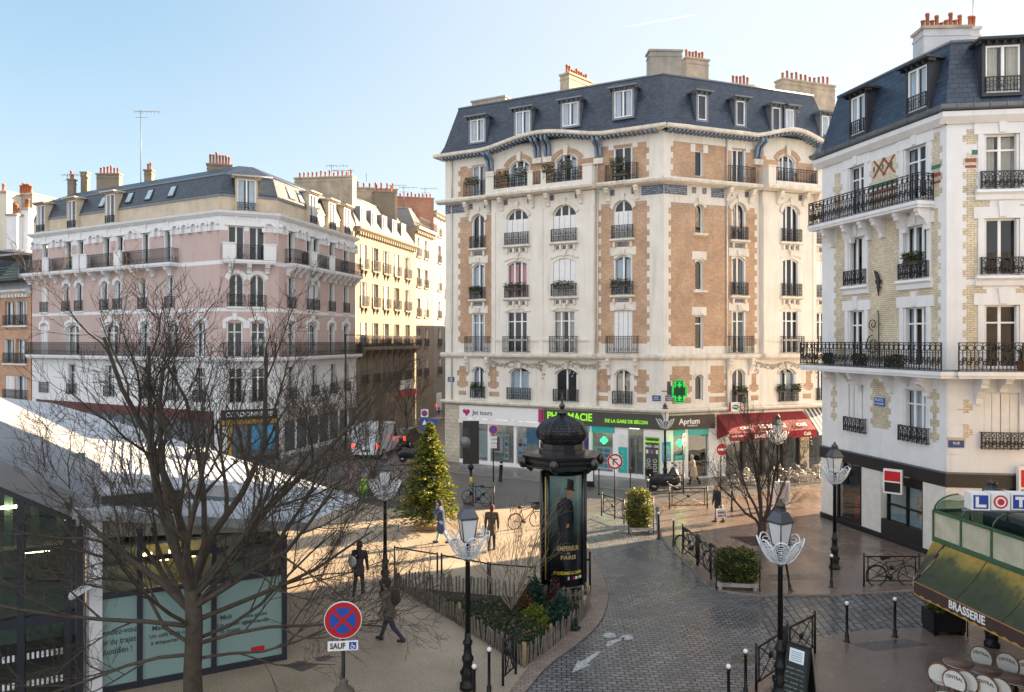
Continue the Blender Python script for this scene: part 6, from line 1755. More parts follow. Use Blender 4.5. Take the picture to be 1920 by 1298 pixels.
# ---- road signs
SRED = plain('sign red', (.42, .012, .015), .35, var=.04); SBLUE = plain('sign blue', (.015, .07, .36), .35, var=.04); SWHT = plain('sign white', (.78, .78, .78), .35, var=.03)
def disc(mb, r, y, m, z=0, n=28, back=True, y2=None):
    mb.slab([(r * math.cos(2 * math.pi * k / n), z + r * math.sin(2 * math.pi * k / n)) for k in range(n)], y, y2 if y2 is not None else y + .012, m)
def bar(mb, a, l, w, y, m, z=0):
    c, s_ = math.cos(a), math.sin(a)
    mb.slab([(c * x - s_ * q, z + s_ * x + c * q) for x, q in ((-l, -w), (l, -w), (l, w), (-l, w))], y, y + .004, m)
def road_sign(p, zc, r, kind, label, rz=0, pole=None, plate=None, Y=None, zb=.05):
    g0 = gp(*p, zb) if Y is None else p
    t = thing('road_sign', label, 'road sign', g0, rz); M = W[t.name]
    pm = MB(); pm.tube([(0, .06, 0), (0, .06, zc + r * .6)], .032, 8, BLACKP); pm.build('pole', t, M)
    f = MB(); disc(f, r, 0, SWHT, zc, y2=.02); disc(f, r * .99, .021, ZINC, zc)
    if kind == 'stop': disc(f, r * .96, -.004, SRED, zc); disc(f, r * .70, -.008, SBLUE, zc); bar(f, math.pi / 4, r * .72, r * .09, -.012, SRED, zc); bar(f, -math.pi / 4, r * .72, r * .09, -.013, SRED, zc)
    if kind == 'park': disc(f, r * .96, -.004, SRED, zc); disc(f, r * .72, -.008, SBLUE, zc); bar(f, -math.pi / 4, r * .74, r * .09, -.012, SRED, zc)
    if kind == 'turn': disc(f, r * .97, -.004, SRED, zc); disc(f, r * .74, -.008, SWHT, zc); f.box(-r * .28, r * .32, -.012, -.008, zc + r * .2, zc + r * .34, BBLK); f.box(-r * .28, -r * .14, -.0125, -.008, zc - r * .45, zc + r * .3, BBLK); bar(f, -math.pi / 4, r * .76, r * .08, -.016, SRED, zc)
    if kind == 'entry': disc(f, r * .93, -.004, SRED, zc); f.box(-r * .68, r * .68, -.01, -.004, zc - r * .16, zc + r * .16, SWHT)
    f.build('sign_face', t, M)
    if plate:
        q = MB()
        for (z, w, h, tx, ic) in plate:
            q.box(-w / 2, w / 2, -.004, .015, z, z + h, SWHT)
            if tx: put_text(q, tx, -w * .17, -.01, z + h / 2, h * .85, BBLK, 1, width=w * .5)
            if ic:
                q.box(w * .2, w * .44, -.008, 0, z + h * .12, z + h * .88, SBLUE)
                c = w * .32; ring(q, (c - .005, -.01, z + h * .36), h * .17, .007, SWHT, 10); q.tube([(c - .01, -.01, z + h * .75), (c - .01, -.01, z + h * .5), (c + .03, -.01, z + h * .48), (c + .045, -.01, z + h * .28)], .008, 4, SWHT)
            if not tx and not ic:
                for k in range(2): q.box(-w * .36, w * .36, -.008, 0, z + h * (.25 + .4 * k), z + h * (.33 + .4 * k), BBLK)
        q.build('plate', t, M)
    return t
pS = at(643, 1163, 13.0)
road_sign((pS.x, pS.y, .05), pS.z - .05, .325, 'stop', 'large red and blue no stopping sign with disabled exception plate', rz=.12, Y=1, plate=[(pS.z - .05 - .53, .52, .165, 'SAUF', 1)])
road_sign((1153, 976), 2.6, .36, 'turn', 'white and red no turn sign right of the advertising column')
road_sign((925, 907), 2.95, .26, 'park', 'small blue and red no parking sign with white plates in front of the travel agency', zb=.1, plate=[(2.42, .4, .16, None, 0), (2.2, .4, .18, None, 0), (1.9, .38, .26, None, 0)])
road_sign((1283, 926), 2.75, .34, 'entry', 'no entry sign turned edge-on beside the pharmacy window', rz=1.05, zb=.1)
road_sign((1353, 932), 2.35, .33, 'entry', 'no entry sign half hidden by branches at the cafe corner', rz=.35, zb=.1)
def blue_signs():
    p = at(796, 775, 44); t = thing('road_sign', 'stack of blue parking and crossing signs behind the Christmas tree top', 'road sign', (p.x, p.y, .05)); M = W[t.name]
    m = MB(); m.tube([(0, .05, 0), (0, .05, p.z + .25)], .03, 8, ZINC); m.build('pole', t, M)
    m = MB(); z = p.z - .05; m.box(-.22, .22, 0, .02, z - .23, z + .23, SWHT); disc(m, .18, -.008, SRED, z); disc(m, .13, -.012, SBLUE, z); bar(m, -math.pi / 4, .13, .02, -.016, SRED, z)
    m.box(-.22, .22, 0, .02, z - .75, z - .28, SBLUE); m.slab([(-.15, z - .68), (.15, z - .68), (0, z - .38)], -.008, 0, SWHT); m.box(-.22, .22, 0, .02, z - 1.0, z - .8, SBLUE); m.build('sign_face', t, M)
    m = MB(); m.box(.3, .75, 0, .02, z - .6, z - .35, SBLUE); m.box(.25, .8, .03, .04, z - .65, z - .3, ZINC); m.build('arrow_panel', t, M)
blue_signs()
# black information panel on a post (seen from behind)
t = thing('information_panel', 'tall black information panel on a striped post seen from behind', 'panel', gp(883, 930)); M = W[t.name]
m = MB(); m.box(-.42, .42, -.06, .06, 1.62, 3.85, plain('matt black panel', (.012, .012, .013), .55, var=.3)); m.box(-.38, -.1, -.07, -.06, 3.1, 3.5, DARKG); m.box(-.3, .0, -.07, -.06, 2.4, 2.8, DARKG); m.build('panel', t, M)
m = MB(); m.lathe([(.1, 0), (.1, .3), (.07, .32), (.07, 1.62)], 8, (0, 0, 0), BLACKP); m.lathe([(.074, .55), (.074, .95)], 8, (0, 0, 0), plain('yellow band', (.5, .38, .03), .5)); m.build('post', t, M)
m = MB(); m.tube([(-.3, -.1, 2.75), (-.3, -.06, 2.75)], .3, 14, ZINC); m.tube([(.0, -.12, 1.45), (.0, -.05, 1.45)], .16, 10, BLACKP); m.build('speaker', t, M)
# pharmacy cross
t = thing('pharmacy_cross', 'green illuminated pharmacy cross on the building corner', 'sign', (0, 0, 0)); cM = T(*at(1273, 734, 41.6)) @ RZ(.12)
GE = emit('green cross light', (.01, .42, .06), .22); GDK = plain('dark green cross', (.004, .05, .02), .4, var=.5, scale=25)
m = MB(); pts = [(-.27, -.64), (.27, -.64), (.27, -.3), (.44, -.3), (.44, .3), (.27, .3), (.27, .64), (-.27, .64), (-.27, .3), (-.44, .3), (-.44, -.3), (-.27, -.3)]
m.slab(pts, -.08, .08, GDK); m.build('body', t, cM)
m = MB()
for i in range(12):
    a, b = pts[i], pts[(i + 1) % 12]; m.tube([(a[0] * .95, -.09, a[1] * .96), (b[0] * .95, -.09, b[1] * .96)], .028, 4, GE); m.tube([(a[0] * .78, -.088, a[1] * .82), (b[0] * .78, -.088, b[1] * .82)], .02, 4, GE)
for z in (.36, -.36): m.box(-.05, .05, -.1, -.08, z - .14, z + .14, GE); m.box(-.13, .13, -.1, -.08, z - .045, z + .045, GE)
m.build('light_tube', t, cM); m = MB(); m.tube([(-.44, .0, .0), (-.9, .3, .0)], .03, 6, ZINC); m.box(-.62, -.46, .02, .2, -.2, .55, LCAP); m.build('bracket', t, cM)
for p_, lb in ((at(1132, 826, 44.2), 'small lit green cross inside the pharmacy window'), (at(1275, 831, 42.2), 'small lit green cross in the pharmacy window round the corner')):
    m = MB(); m.box(-.07, .07, -.05, .05, -.2, .2, emit('bright green light', (.02, .9, .12), 1.2)); m.box(-.2, .2, -.052, .052, -.07, .07, MATS['bright green light']); tag(m.build('pharmacy_cross', None, T(*p_)), lb, 'sign')
# cafe sign with green oval
t = thing('cafe_sign', 'white blade sign with green oval and red edges above the red awning', 'sign', (0, 0, 0)); M = T(*at(1378, 763, 43.6))
m = MB(); m.box(-.26, .26, -.1, .1, -.27, .27, SWHT); m.box(-.31, -.262, -.11, .11, -.25, .25, SRED); m.box(.262, .31, -.11, .11, -.25, .25, SRED); m.build('case', t, M)
m = MB(); m.slab([(.19 * math.cos(k * math.pi / 10), .14 * math.sin(k * math.pi / 10)) for k in range(20)], -.106, -.1, plain('sign green', (.01, .12, .06), .4)); put_text(m, 'PMU', 0, -.112, 0, .16, SWHT, 1); m.build('emblem', t, M)
# antennas on the roofs
def antenna(px, y0, y1, Y, label, yag=True, n=7, flip=1):
    a, b = at(px, y0, Y), at(px, y1, Y); mb = MB(); h = b.z - a.z + 1.0
    mb.tube([(0, 0, -1), (0, 0, h - 1)], .03, 5, ZINC)
    if yag:
        mb.tube([(-.5 * flip, 0, h - 1.1), (1.5 * flip, 0, h - 1.1)], .02, 4, ZINC)
        for i in range(n): x = (-.45 + i * .3) * flip; mb.tube([(x, -.3, h - 1.1), (x, .3, h - 1.1)], .012, 4, ZINC); mb.tube([(x, 0, h - 1.25), (x, 0, h - .95)], .012, 4, ZINC)
        mb.tube([(-.4 * flip, 0, h - 1.55), (.6 * flip, 0, h - 1.55)], .015, 4, ZINC)
    tag(mb.build('antenna', None, T(*a)), label, 'antenna', 'rooftop antennas')
antenna(264, 330, 207, 57, 'tallest rooftop antenna with a long boom above the pink building'); antenna(127, 345, 326, 62, 'low antenna at the left end of the pink building roof'); antenna(622, 334, 309, 66, 'antenna standing on the chimney row behind the pink building'); antenna(654, 350, 318, 70, 'thin antenna above the honey coloured building', flip=-1)
antenna(687, 356, 325, 72, 'plain mast above the honey coloured building', yag=False); antenna(735, 368, 346, 76, 'antenna pointing right above the dormers'); antenna(757, 372, 350, 78, 'short antenna left of the brick chimney'); antenna(797, 390, 352, 80, 'branched antenna at the right end of the roofs'); antenna(1825, 62, -8, 33, 'tall thin mast above the white building on the right', yag=False)
# hanging lanterns and tall poles behind the trees
def tall_pole(px, pb, pt, label, arm, kind):
    g0 = G(px, pb); h = (pb - pt) * (EYE / (pb - HZ)); t = thing('lamp_pole', label, 'street lamp', (g0.x, g0.y, .05)); M = W[t.name]
    m = MB(); m.tube([(0, 0, 0), (0, 0, h * .3), (0, 0, h)], [.09, .07, .05], 8, BLACKP if kind else plain('rusty steel pole', (.16, .10, .06), .6)); m.tube([(0, 0, h - .1), (arm, 0, h - .1)], .03, 6, BLACKP); m.build('pole', t, M)
    m = MB()
    if kind: m.lathe([(.12, -.75), (.2, -.35), (.24, -.33), (.1, -.1), (.03, -.05)], 6, (arm, 0, h), LCAP, smooth=False)
    else: m.ball((arm * .9, 0, h - .35), .32, WSIGN, 10, 6, 1.2, .6, .9)
    m.build('lantern', t, M)
tall_pole(648, 852, 627, 'tall thin black pole with a lantern hung on its right arm', 1.25, 1); tall_pole(471, 862, 634, 'rusty tall pole with a white lamp head behind the bare tree', .55, 0)
# advertising column
cp = G(1054, 1116); cz = .05
col = thing('advertising_column', 'black advertising column with onion dome and dark film poster', 'advertising column', (cp.x, cp.y, cz)); M = W[col.name]
CBL = plain('column black paint', (.012, .012, .014), .22, var=.25, spec=.7)
m = MB(); m.lathe([(.8, 0), (.8, .18), (.76, .2), (.76, .34), (.78, .36), (.78, .42), (.74, .44)], 24, (0, 0, 0), CBL); m.build('plinth', col, M)
def posterback():
    mt, nt, bs = newmat('poster backdrop'); sx = node(nt, 'ShaderNodeSeparateXYZ'); nt.links.new(node(nt, 'ShaderNodeTexCoord').outputs['Object'], sx.inputs[0])
    mr = node(nt, 'ShaderNodeMapRange'); nt.links.new(sx.outputs[2], mr.inputs[0]); mr.inputs[1].default_value = .6; mr.inputs[2].default_value = 3.9
    c = ramp(nt, mr.outputs[0], [(.0, (.006, .008, .01)), (.4, (.012, .018, .02)), (.62, (.05, .09, .09)), (.95, (.16, .24, .22))])
    c = mixc(nt, 1, c, ramp(nt, noise(nt, 1.4, 5), [(.3, (.6,) * 3), (.7, (1.3,) * 3)]), 'MULTIPLY')
    nt.links.new(c, bs.inputs['Base Color']); bs.inputs['Roughness'].default_value = .12; return mt
PBK = posterback()
m = MB(); m.lathe([(.70, .44), (.70, 3.95)], 36, (0, 0, 0), CBL)
m.build('drum', col, M)
def curved(mb, a0, a1, z0, z1, r, mt, n=10):
    for i in range(n):
        p, q = a0 + (a1 - a0) * i / n, a0 + (a1 - a0) * (i + 1) / n
        mb.add([(r * math.cos(p), r * math.sin(p), z0), (r * math.cos(q), r * math.sin(q), z0), (r * math.cos(q), r * math.sin(q), z1), (r * math.cos(p), r * math.sin(p), z1)], [(0, 1, 2, 3)], mt, True)
fc = -math.pi / 2 + .16            # direction the visible poster faces
for k in range(3):
    m = MB(); c = fc + k * 2 * math.pi / 3; curved(m, c - .80, c + .80, .62, 3.85, .715, PBK, 14); po_ = m.build('poster', col, M)
    if k == 0: p0_ = po_
m = MB()
for k in range(3):
    for s_ in (-.87, .87):
        a = fc + k * 2 * math.pi / 3 + s_; m.tube([(.735 * math.cos(a), .735 * math.sin(a), .44), (.735 * math.cos(a), .735 * math.sin(a), 3.95)], .05, 6, CBL)
a = fc - .98; m.tube([(.75 * math.cos(a), .75 * math.sin(a), .6), (.75 * math.cos(a), .75 * math.sin(a), 3.8)], .02, 5, plain('painted lit edge', (.55, .42, .12), .5))  # yellow strip: light on the frame edge, put into its colour
m.build('poster_frame', col, M)
def onc(mb, poly, m, r=.722):
    """flat picture outline (metres along the curve, height) laid on the drum"""
    z0, z1 = min(p[1] for p in poly), max(p[1] for p in poly); nz = max(2, int((z1 - z0) / .035))
    def span(z):
        xs = []
        for i in range(len(poly)):
            (xa, za), (xb, zb_) = poly[i - 1], poly[i]
            if (za > z) != (zb_ > z): xs.append(xa + (xb - xa) * (z - za) / (zb_ - za))
        return (min(xs), max(xs)) if len(xs) > 1 else None
    P3 = lambda x, z: (r * math.cos(fc + x / r), r * math.sin(fc + x / r), z)
    for i in range(nz):
        za, zb_ = z0 + (z1 - z0) * i / nz, z0 + (z1 - z0) * (i + 1) / nz; e = (zb_ - za) * .02
        s0, s1 = span(za + e), span(zb_ - e)
        if not s0 or not s1: continue
        for j in range(5):
            f, g_ = j / 5, (j + 1) / 5
            mb.add([P3(s0[0] + (s0[1] - s0[0]) * f, za), P3(s0[0] + (s0[1] - s0[0]) * g_, za), P3(s1[0] + (s1[1] - s1[0]) * g_, zb_), P3(s1[0] + (s1[1] - s1[0]) * f, zb_)], [(0, 1, 2, 3)], m)
fg_ = MB(); COATD = plain('printed dark coat', (.012, .014, .018), .15, var=.5, scale=4); COAT2 = plain('printed hat', (.025, .022, .02), .15, var=.4); SKINP = plain('printed face', (.30, .17, .10), .2, var=.3, scale=12)
for pc in ([(-.36, 2.9), (-.3, 2.5), (-.26, 2.0), (.2, 2.0), (.22, 2.5), (.2, 2.85), (.14, 3.1), (-.06, 3.22), (-.22, 3.14)], [(-.26, 2.02), (-.24, 1.75), (.2, 1.75), (.2, 2.02)]): onc(fg_, pc, COATD)
for pc in ([(.0, 3.16), (.18, 3.2), (.2, 3.34), (.16, 3.46), (.02, 3.44), (-.02, 3.28)],): onc(fg_, pc, SKINP, .724)
for pc in ([(-.1, 3.44), (.24, 3.38), (.25, 3.42), (-.1, 3.5)], [(-.02, 3.46), (.2, 3.42), (.22, 3.72), (.0, 3.78)]): onc(fg_, pc, COAT2, .727)
onc(fg_, [(-.05, 2.25), (.05, 2.28), (.06, 2.4), (-.03, 2.38)], SKINP, .726)
fg_.build('poster_figure', p0_, M)
def ctext(mb, t, z, size, mt, width, bold=1, r=.725):
    me = TXT[(t, bold)]; xs = [v.co.x for v in me.vertices]; sx = width / (max(xs) - min(xs))
    mb.add([((r + .004 * v.co.z) * math.cos(fc + .05 + v.co.x * sx / r), (r + .004 * v.co.z) * math.sin(fc + .05 + v.co.x * sx / r), z + v.co.y * size) for v in me.vertices], [tuple(p.vertices) for p in me.polygons], mt)
GOLDT = plain('gold print', (.45, .33, .14), .3)
lt = MB(); ctext(lt, 'EMPEREUR', 1.62, .2, GOLDT, .72); ctext(lt, 'DE', 1.47, .08, GOLDT, .08); ctext(lt, 'PARIS', 1.34, .17, GOLDT, .5); ctext(lt, 'LE 19 DÉCEMBRE AU CINÉMA', .86, .13, plain('yellow print', (.62, .5, .05), .5), .95)
ctext(lt, '2', .7, .12, SWHT, .07)
for i in range(4): onc(lt, [(.18 + i * .09, .66), (.25 + i * .09, .66), (.25 + i * .09, .74), (.18 + i * .09, .74)], [MAG, SWHT, GRB, SWHT][i], .725)
lt.build('poster_lettering', p0_, M)
m = MB(); m.lathe([(.74, 3.95), (.95, 4.0), (1.1, 4.08), (1.16, 4.1), (1.16, 4.2), (1.24, 4.26), (1.24, 4.34), (1.3, 4.38), (1.34, 4.46), (1.0, 4.5), (.74, 4.5)], 6, (0, 0, 0), CBL, .26, smooth=False)
for k in range(6):
    a = .26 + k * math.pi / 3; m.ball((1.28 * math.cos(a), 1.28 * math.sin(a), 4.24), .15, CBL, 8, 6, 1, 1, 1.3); m.tube([(1.2 * math.cos(a), 1.2 * math.sin(a), 4.15), (1.0 * math.cos(a), 1.0 * math.sin(a), 3.98)], .08, 6, CBL)
    b = a + math.pi / 3
    for i in range(13):
        f = (i + .5) / 13; x, y = 1.25 * (math.cos(a) * (1 - f) + math.cos(b) * f), 1.25 * (math.sin(a) * (1 - f) + math.sin(b) * f); m.ball((x * .99, y * .99, 4.12), .045, CBL, 5, 3)
cn = m.build('canopy', col, M)
m = MB(); m.lathe([(.74, 4.5), (.74, 4.62), (.7, 4.64), (.7, 4.8), (.72, 4.82), (.66, 4.86), (.64, 4.9)], 12, (0, 0, 0), CBL, smooth=False); m.build('neck', col, M)
def scalemat():
    mt, nt, bs = newmat('scaled dome metal'); u_ = node(nt, 'ShaderNodeUVMap'); b = node(nt, 'ShaderNodeTexBrick', offset=.5)
    nt.links.new(u_.outputs[0], b.inputs[0]); b.inputs['Scale'].default_value = 1; b.inputs['Brick Width'].default_value = .13; b.inputs['Row Height'].default_value = .08; b.inputs['Mortar Size'].default_value = .014; b.inputs['Mortar Smooth'].default_value = 1
    bs.inputs['Base Color'].default_value = (.02, .02, .024, 1); bs.inputs['Roughness'].default_value = .22; bs.inputs['Metallic'].default_value = .4
    iv = node(nt, 'ShaderNodeMath', operation='SUBTRACT'); iv.inputs[0].default_value = 1; nt.links.new(b.outputs['Fac'], iv.inputs[1]); bump(nt, bs, iv.outputs[0], .9, .03); return mt
SCM = scalemat()
m = MB(); prof = [(r, 4.86 + (z - 4.88) * .86) for r, z in [(.62, 4.88), (.74, 4.95), (.80, 5.04), (.83, 5.17), (.81, 5.31), (.73, 5.47), (.59, 5.6), (.42, 5.69), (.25, 5.76), (.15, 5.81), (.12, 5.86)]]
m.lathe(prof, 32, (0, 0, 0), SCM)
for k in range(8):
    a = k * math.pi / 4 + .2; m.tube([((r + .005) * math.cos(a), (r + .005) * math.sin(a), z) for r, z in prof], .02, 5, CBL)
m.build('dome', col, M)
m = MB(); m.xf = T(0, 0, -.13); m.lathe([(.14, 5.84), (.16, 5.88), (.06, 5.93), (.05, 6.0), (.09, 6.05), (.1, 6.1), (.05, 6.17), (.03, 6.24), (.055, 6.3), (.03, 6.37), (.015, 6.45), (.0, 6.62)], 10, (0, 0, 0), CBL); m.build('finial', col, M)
# ================================================================ trees and plants
BARK = plain('grey brown bark', (.058, .046, .034), .9, var=.35, scale=6, bmp=.5, bscale=25)
BARKG = plain('mossy bark', (.09, .085, .045), .9, var=.4, scale=5, bmp=.4, bscale=25)
TWIG = plain('dark twig', (.055, .041, .030), .9, var=.3, scale=3)
TWIGL = plain('pale twig', (.15, .115, .08), .9, var=.25, scale=3)
def bare_tree(name, label, base, limbs, seed, r0, trunk_h, levels, lens, nch, twig, up=.25, bark=BARK, spread=.75, minr=.006, group=None, lean=(0, 0), crook=.16):
    rn = random.Random(seed)
    t = thing(name, label, 'tree', base, 0, group); M = W[t.name]
    tk = MB(); cr = MB()
    top = Vector((lean[0], lean[1], trunk_h))
    if trunk_h > .3:
        pts = [Vector((0, 0, -.1)), Vector((.02, 0, .12)), top * .35, top * .7 + Vector((.03, .02, 0)), top]
        tk.tube(pts, [r0 * 1.5, r0 * 1.15, r0, r0 * .95, r0 * .9], 12, bark)
        tk.build('trunk', t, M)
    def grow(p, d, L, r, lv):
        n = 5 if lv < 2 else (4 if lv < levels - 1 else 3)
        pts = [p.copy()]; rad = [r]; q = p.copy(); dd = d.copy()
        for i in range(n):
            dd = (dd + Vector((rn.gauss(0, crook), rn.gauss(0, crook), rn.gauss(0, crook * .8) + up * .22))).normalized()
            q = q + dd * (L / n); pts.append(q.copy()); rad.append(max(minr * .7, r * (1 - .62 * (i + 1) / n)))
        sides = 7 if lv == 0 else (5 if lv == 1 else (4 if lv == 2 else 3))
        cr.tube(pts, rad, sides, bark if lv < 2 else twig, cap=False)
        if lv >= levels: return
        k = nch[lv]
        for j in range(k):
            f = .25 + .75 * (j + rn.random() * .8) / k
            f = min(f, .99); x = f * n; i = min(int(x), n - 1); o = pts[i].lerp(pts[i + 1], x - i)
            ax = (pts[i + 1] - pts[i]).normalized()
            s_ = ax.orthogonal().normalized(); s_.rotate(Matrix.Rotation(rn.random() * 6.283, 3, ax))
            sp = spread * rn.uniform(.7, 1.25)
            nd = (ax * math.cos(sp) + s_ * math.sin(sp) + Vector((0, 0, up * .5))).normalized()
            rr = max(minr, (rad[i] * (1 - (x - i)) + rad[i + 1] * (x - i)) * rn.uniform(.45, .7))
            grow(o, nd, lens[lv] * rn.uniform(.65, 1.2) * (1.15 - .45 * f), rr, lv + 1)
    for (z, az, el, L, r) in limbs:
        d = Vector((math.cos(R(az)) * math.cos(R(el)), math.sin(R(az)) * math.cos(R(el)), math.sin(R(el))))
        f = min(1, z / max(trunk_h, .01)); o = Vector((lean[0] * f, lean[1] * f, z))
        grow(o, d, L, r * .74, 0)
    cr.build('crown', t, M)
    return t
# the big tree, bottom left (azimuth 0 = right, 90 = away)
b1 = gp(361, 1345)
bare_tree('bare_tree', 'large bare tree with moss streaked trunk in front of the glazed pavilion', b1,
    [(2.2, 170, 38, 4.6, .11), (2.5, 140, 62, 5.6, .12), (2.7, 60, 68, 5.6, .13), (2.6, 20, 55, 5.6, .12), (2.3, -20, 40, 4.8, .09), (2.5, 200, 62, 5.2, .12), (2.6, 260, 66, 4.4, .10), (2.0, 10, 22, 4.6, .08), (1.9, 185, 18, 4.4, .075), (2.7, 100, 80, 5.8, .13), (1.3, 190, 8, 3.4, .06), (1.5, 5, 12, 4.2, .065), (2.5, 330, 48, 4.2, .08), (2.2, 150, 30, 4.6, .09), (2.4, 40, 35, 4.4, .09), (1.6, 30, 25, 3.8, .06), (2.7, 0, 74, 5.2, .1), (1.5, 165, 22, 4.0, .06), (1.9, 215, 30, 3.6, .06), (2.0, 150, 18, 4.6, .065), (2.3, -5, 32, 5.0, .075), (1.2, 20, 4, 3.6, .05)],
    11, .185, 2.7, 4, [2.4, 1.3, .7, .42], [6, 5, 4, 3], TWIG, up=.22, spread=.62, minr=.005)
b2 = gp(1428, 1018)
bare_tree('bare_tree', 'small many-stemmed bare tree in the square pit before the red awning', b2,
    [(.5, 200, 58, 2.8, .085), (.7, 150, 66, 3.5, .08), (.7, 60, 72, 3.8, .08), (.6, 340, 62, 3.5, .08), (.5, 20, 52, 2.8, .07), (.7, 270, 74, 3.4, .07), (.8, 100, 80, 3.7, .07)],
    5, .17, .8, 4, [1.6, .9, .5, .3], [6, 5, 3, 2], TWIG, up=.28, spread=.58, minr=.0065, bark=plain('dark red bark', (.05, .032, .027), .9, var=.3))
b3 = gp(700, 905)
bare_tree('bare_shrub', 'tall broom-like bare shrub of upright twigs in front of the side street', b3,
    [(.1, a, 62 + 14 * ((i * 7) % 3 - 1), 4.6 + .8 * ((i * 5) % 3), .04) for i, a in enumerate(range(0, 360, 24))], 8, .1, .2, 2, [1.5, .8], [8, 5], plain('olive twig', (.085, .07, .045), .9, var=.3), up=.45, spread=.35, minr=.009, bark=MATS['olive twig'], crook=.07)
b4 = gp(960, 1152)
bare_tree('bare_shrub', 'pale slender bare shrub growing in the fenced bed left of the column', b4,
    [(.05, a, 64 + 12 * ((i * 7) % 3 - 1), 2.1 + .5 * ((i * 5) % 3), .024) for i, a in enumerate(range(10, 360, 45))], 9, .05, .1, 3, [1.0, .55, .3], [6, 4, 3], TWIGL, up=.25, spread=.5, minr=.005, bark=plain('pale bark', (.24, .19, .13), .9, var=.25), crook=.09)
b5 = gp(762, 838)
bare_tree('bare_tree', 'thin bare street tree far up the side street', b5, [(2.2, a, 60, 2.8, .05) for a in range(0, 360, 60)], 4, .08, 2.6, 2, [1.4, .8], [6, 4], TWIG, up=.3, spread=.55, minr=.014)
b6 = gp(585, 868)
bare_tree('bare_tree', 'thin bare tree against the pink building right of its corner shop', b6, [(1.5, a, 55, 2.9, .05) for a in range(0, 360, 52)], 14, .08, 2.0, 3, [1.5, .8, .5], [6, 5, 3], TWIG, up=.25, spread=.6, minr=.011)
# leafy masses
def leafcloud(mb, n, fn, s0, s1, m, rn, flat=0.3):
    for i in range(n):
        p = Vector(fn()); a = rn.random() * 6.283; b = rn.uniform(-1, 1) * (1 - flat) ; s = rn.uniform(s0, s1)
        d = Vector((math.cos(a), math.sin(a), b)).normalized(); u_ = d.cross(Vector((rn.gauss(0, 1), rn.gauss(0, 1), rn.gauss(0, 1)))).normalized()
        mb.add([p - d * s, p + u_ * s * .42, p + d * s, p - u_ * s * .42], [(0, 1, 2, 3)], m)
def leafm(name, col, var=.35):
    if name in MATS: return MATS[name]
    m = plain(name, col, .55, var=var, scale=5); nt = m.node_tree; bs = nt.nodes['Principled BSDF']
    tr = node(nt, 'ShaderNodeBsdfTranslucent'); nt.links.new(bs.inputs['Base Color'].links[0].from_socket, tr.inputs[0])
    mx = node(nt, 'ShaderNodeMixShader'); mx.inputs[0].default_value = .42
    nt.links.new(bs.outputs[0], mx.inputs[1]); nt.links.new(tr.outputs[0], mx.inputs[2]); nt.links.new(mx.outputs[0], nt.nodes['Material Output'].inputs[0])
    return m
LG = [leafm('yellow green leaf', (.25, .27, .045)), leafm('mid green leaf', (.045, .085, .018)), leafm('dark green leaf', (.02, .042, .014)), leafm('rusty leaf', (.13, .07, .025)), leafm('blue green needle', (.03, .07, .055)), leafm('lime heather', (.15, .19, .02)), leafm('ivy leaf', (.03, .066, .022))]
def hedge(base, rz, sx, sy, z0, z1, mats, label, n=5200, seed=1, name='hedge_planter', tuft=.0, leaf_=(.03, .06), pot=None):
    pot = pot or plain('weathered planter', (.33, .31, .28), .8, var=.3, scale=4)
    rn = random.Random(seed); t = thing(name, label, 'planter', base, rz); M = W[t.name]
    bx = MB(); bx.box(-sx * .48, sx * .48, -sy * .4, sy * .4, .12, z0 + .12, pot)
    for q in (-.4, .4): bx.box(sx * q - .05, sx * q + .05, -sy * .38, sy * .38, 0, .12, pot)
    for q in (-.5, .5): bx.tube([(sx * q, -sy * .45, 0), (sx * q, -sy * .45, z1 - .1)], .02, 5, BLACKP)
    bx.build('trough', t, M)
    core = MB(); core.ball((0, 0, (z0 + z1) / 2), 1, LG[2], 14, 9, sx * .40, sy * .40, (z1 - z0) * .42); core.build('branches', t, M)
    f = MB()
    for k, m in enumerate(mats):
        def fn():
            while True:
                x, y, z = rn.uniform(-1, 1), rn.uniform(-1, 1), rn.uniform(-1, 1)
                d = (abs(x) ** 3.5 + abs(y) ** 3.5 + abs(z) ** 3.5)
                if .35 < d < 1.0: break
            w = 1 + .16 * math.sin(x * 5 + k) * math.sin(z * 6 + y * 4) + .1 * math.sin(x * 11 + z * 7 + y * 9) - (.12 if z < -.7 else 0)
            return (x * sx * .5 * w, y * sy * .5 * w, (z0 + z1) / 2 + z * (z1 - z0) * .5 + (tuft * rn.random() if z > .5 else 0))
        leafcloud(f, n // len(mats), fn, leaf_[0], leaf_[1], m, rn)
    f.build('foliage', t, M)
hedge(gp(1198, 999), .1, 1.05, .75, .1, 1.62, [LG[0], LG[1], LG[0], LG[3]], 'shaggy sunlit yellow green hedge planter', seed=2, tuft=.25, leaf_=(.03, .075))
hedge(gp(1381, 1106), -.15, 1.35, .7, .12, 1.22, [LG[1], LG[2], LG[3], LG[1], LG[0]], 'dark green and rusty hedge planter on short white legs', n=6000, seed=3, tuft=.16)
hedge((11.9, 20.6, .05), 0, .9, .8, .5, 1.55, [LG[1], LG[2], LG[0]], 'leafy shrub in a black pot under the awning', n=2600, seed=4, leaf_=(.03, .06), pot=BBLK)
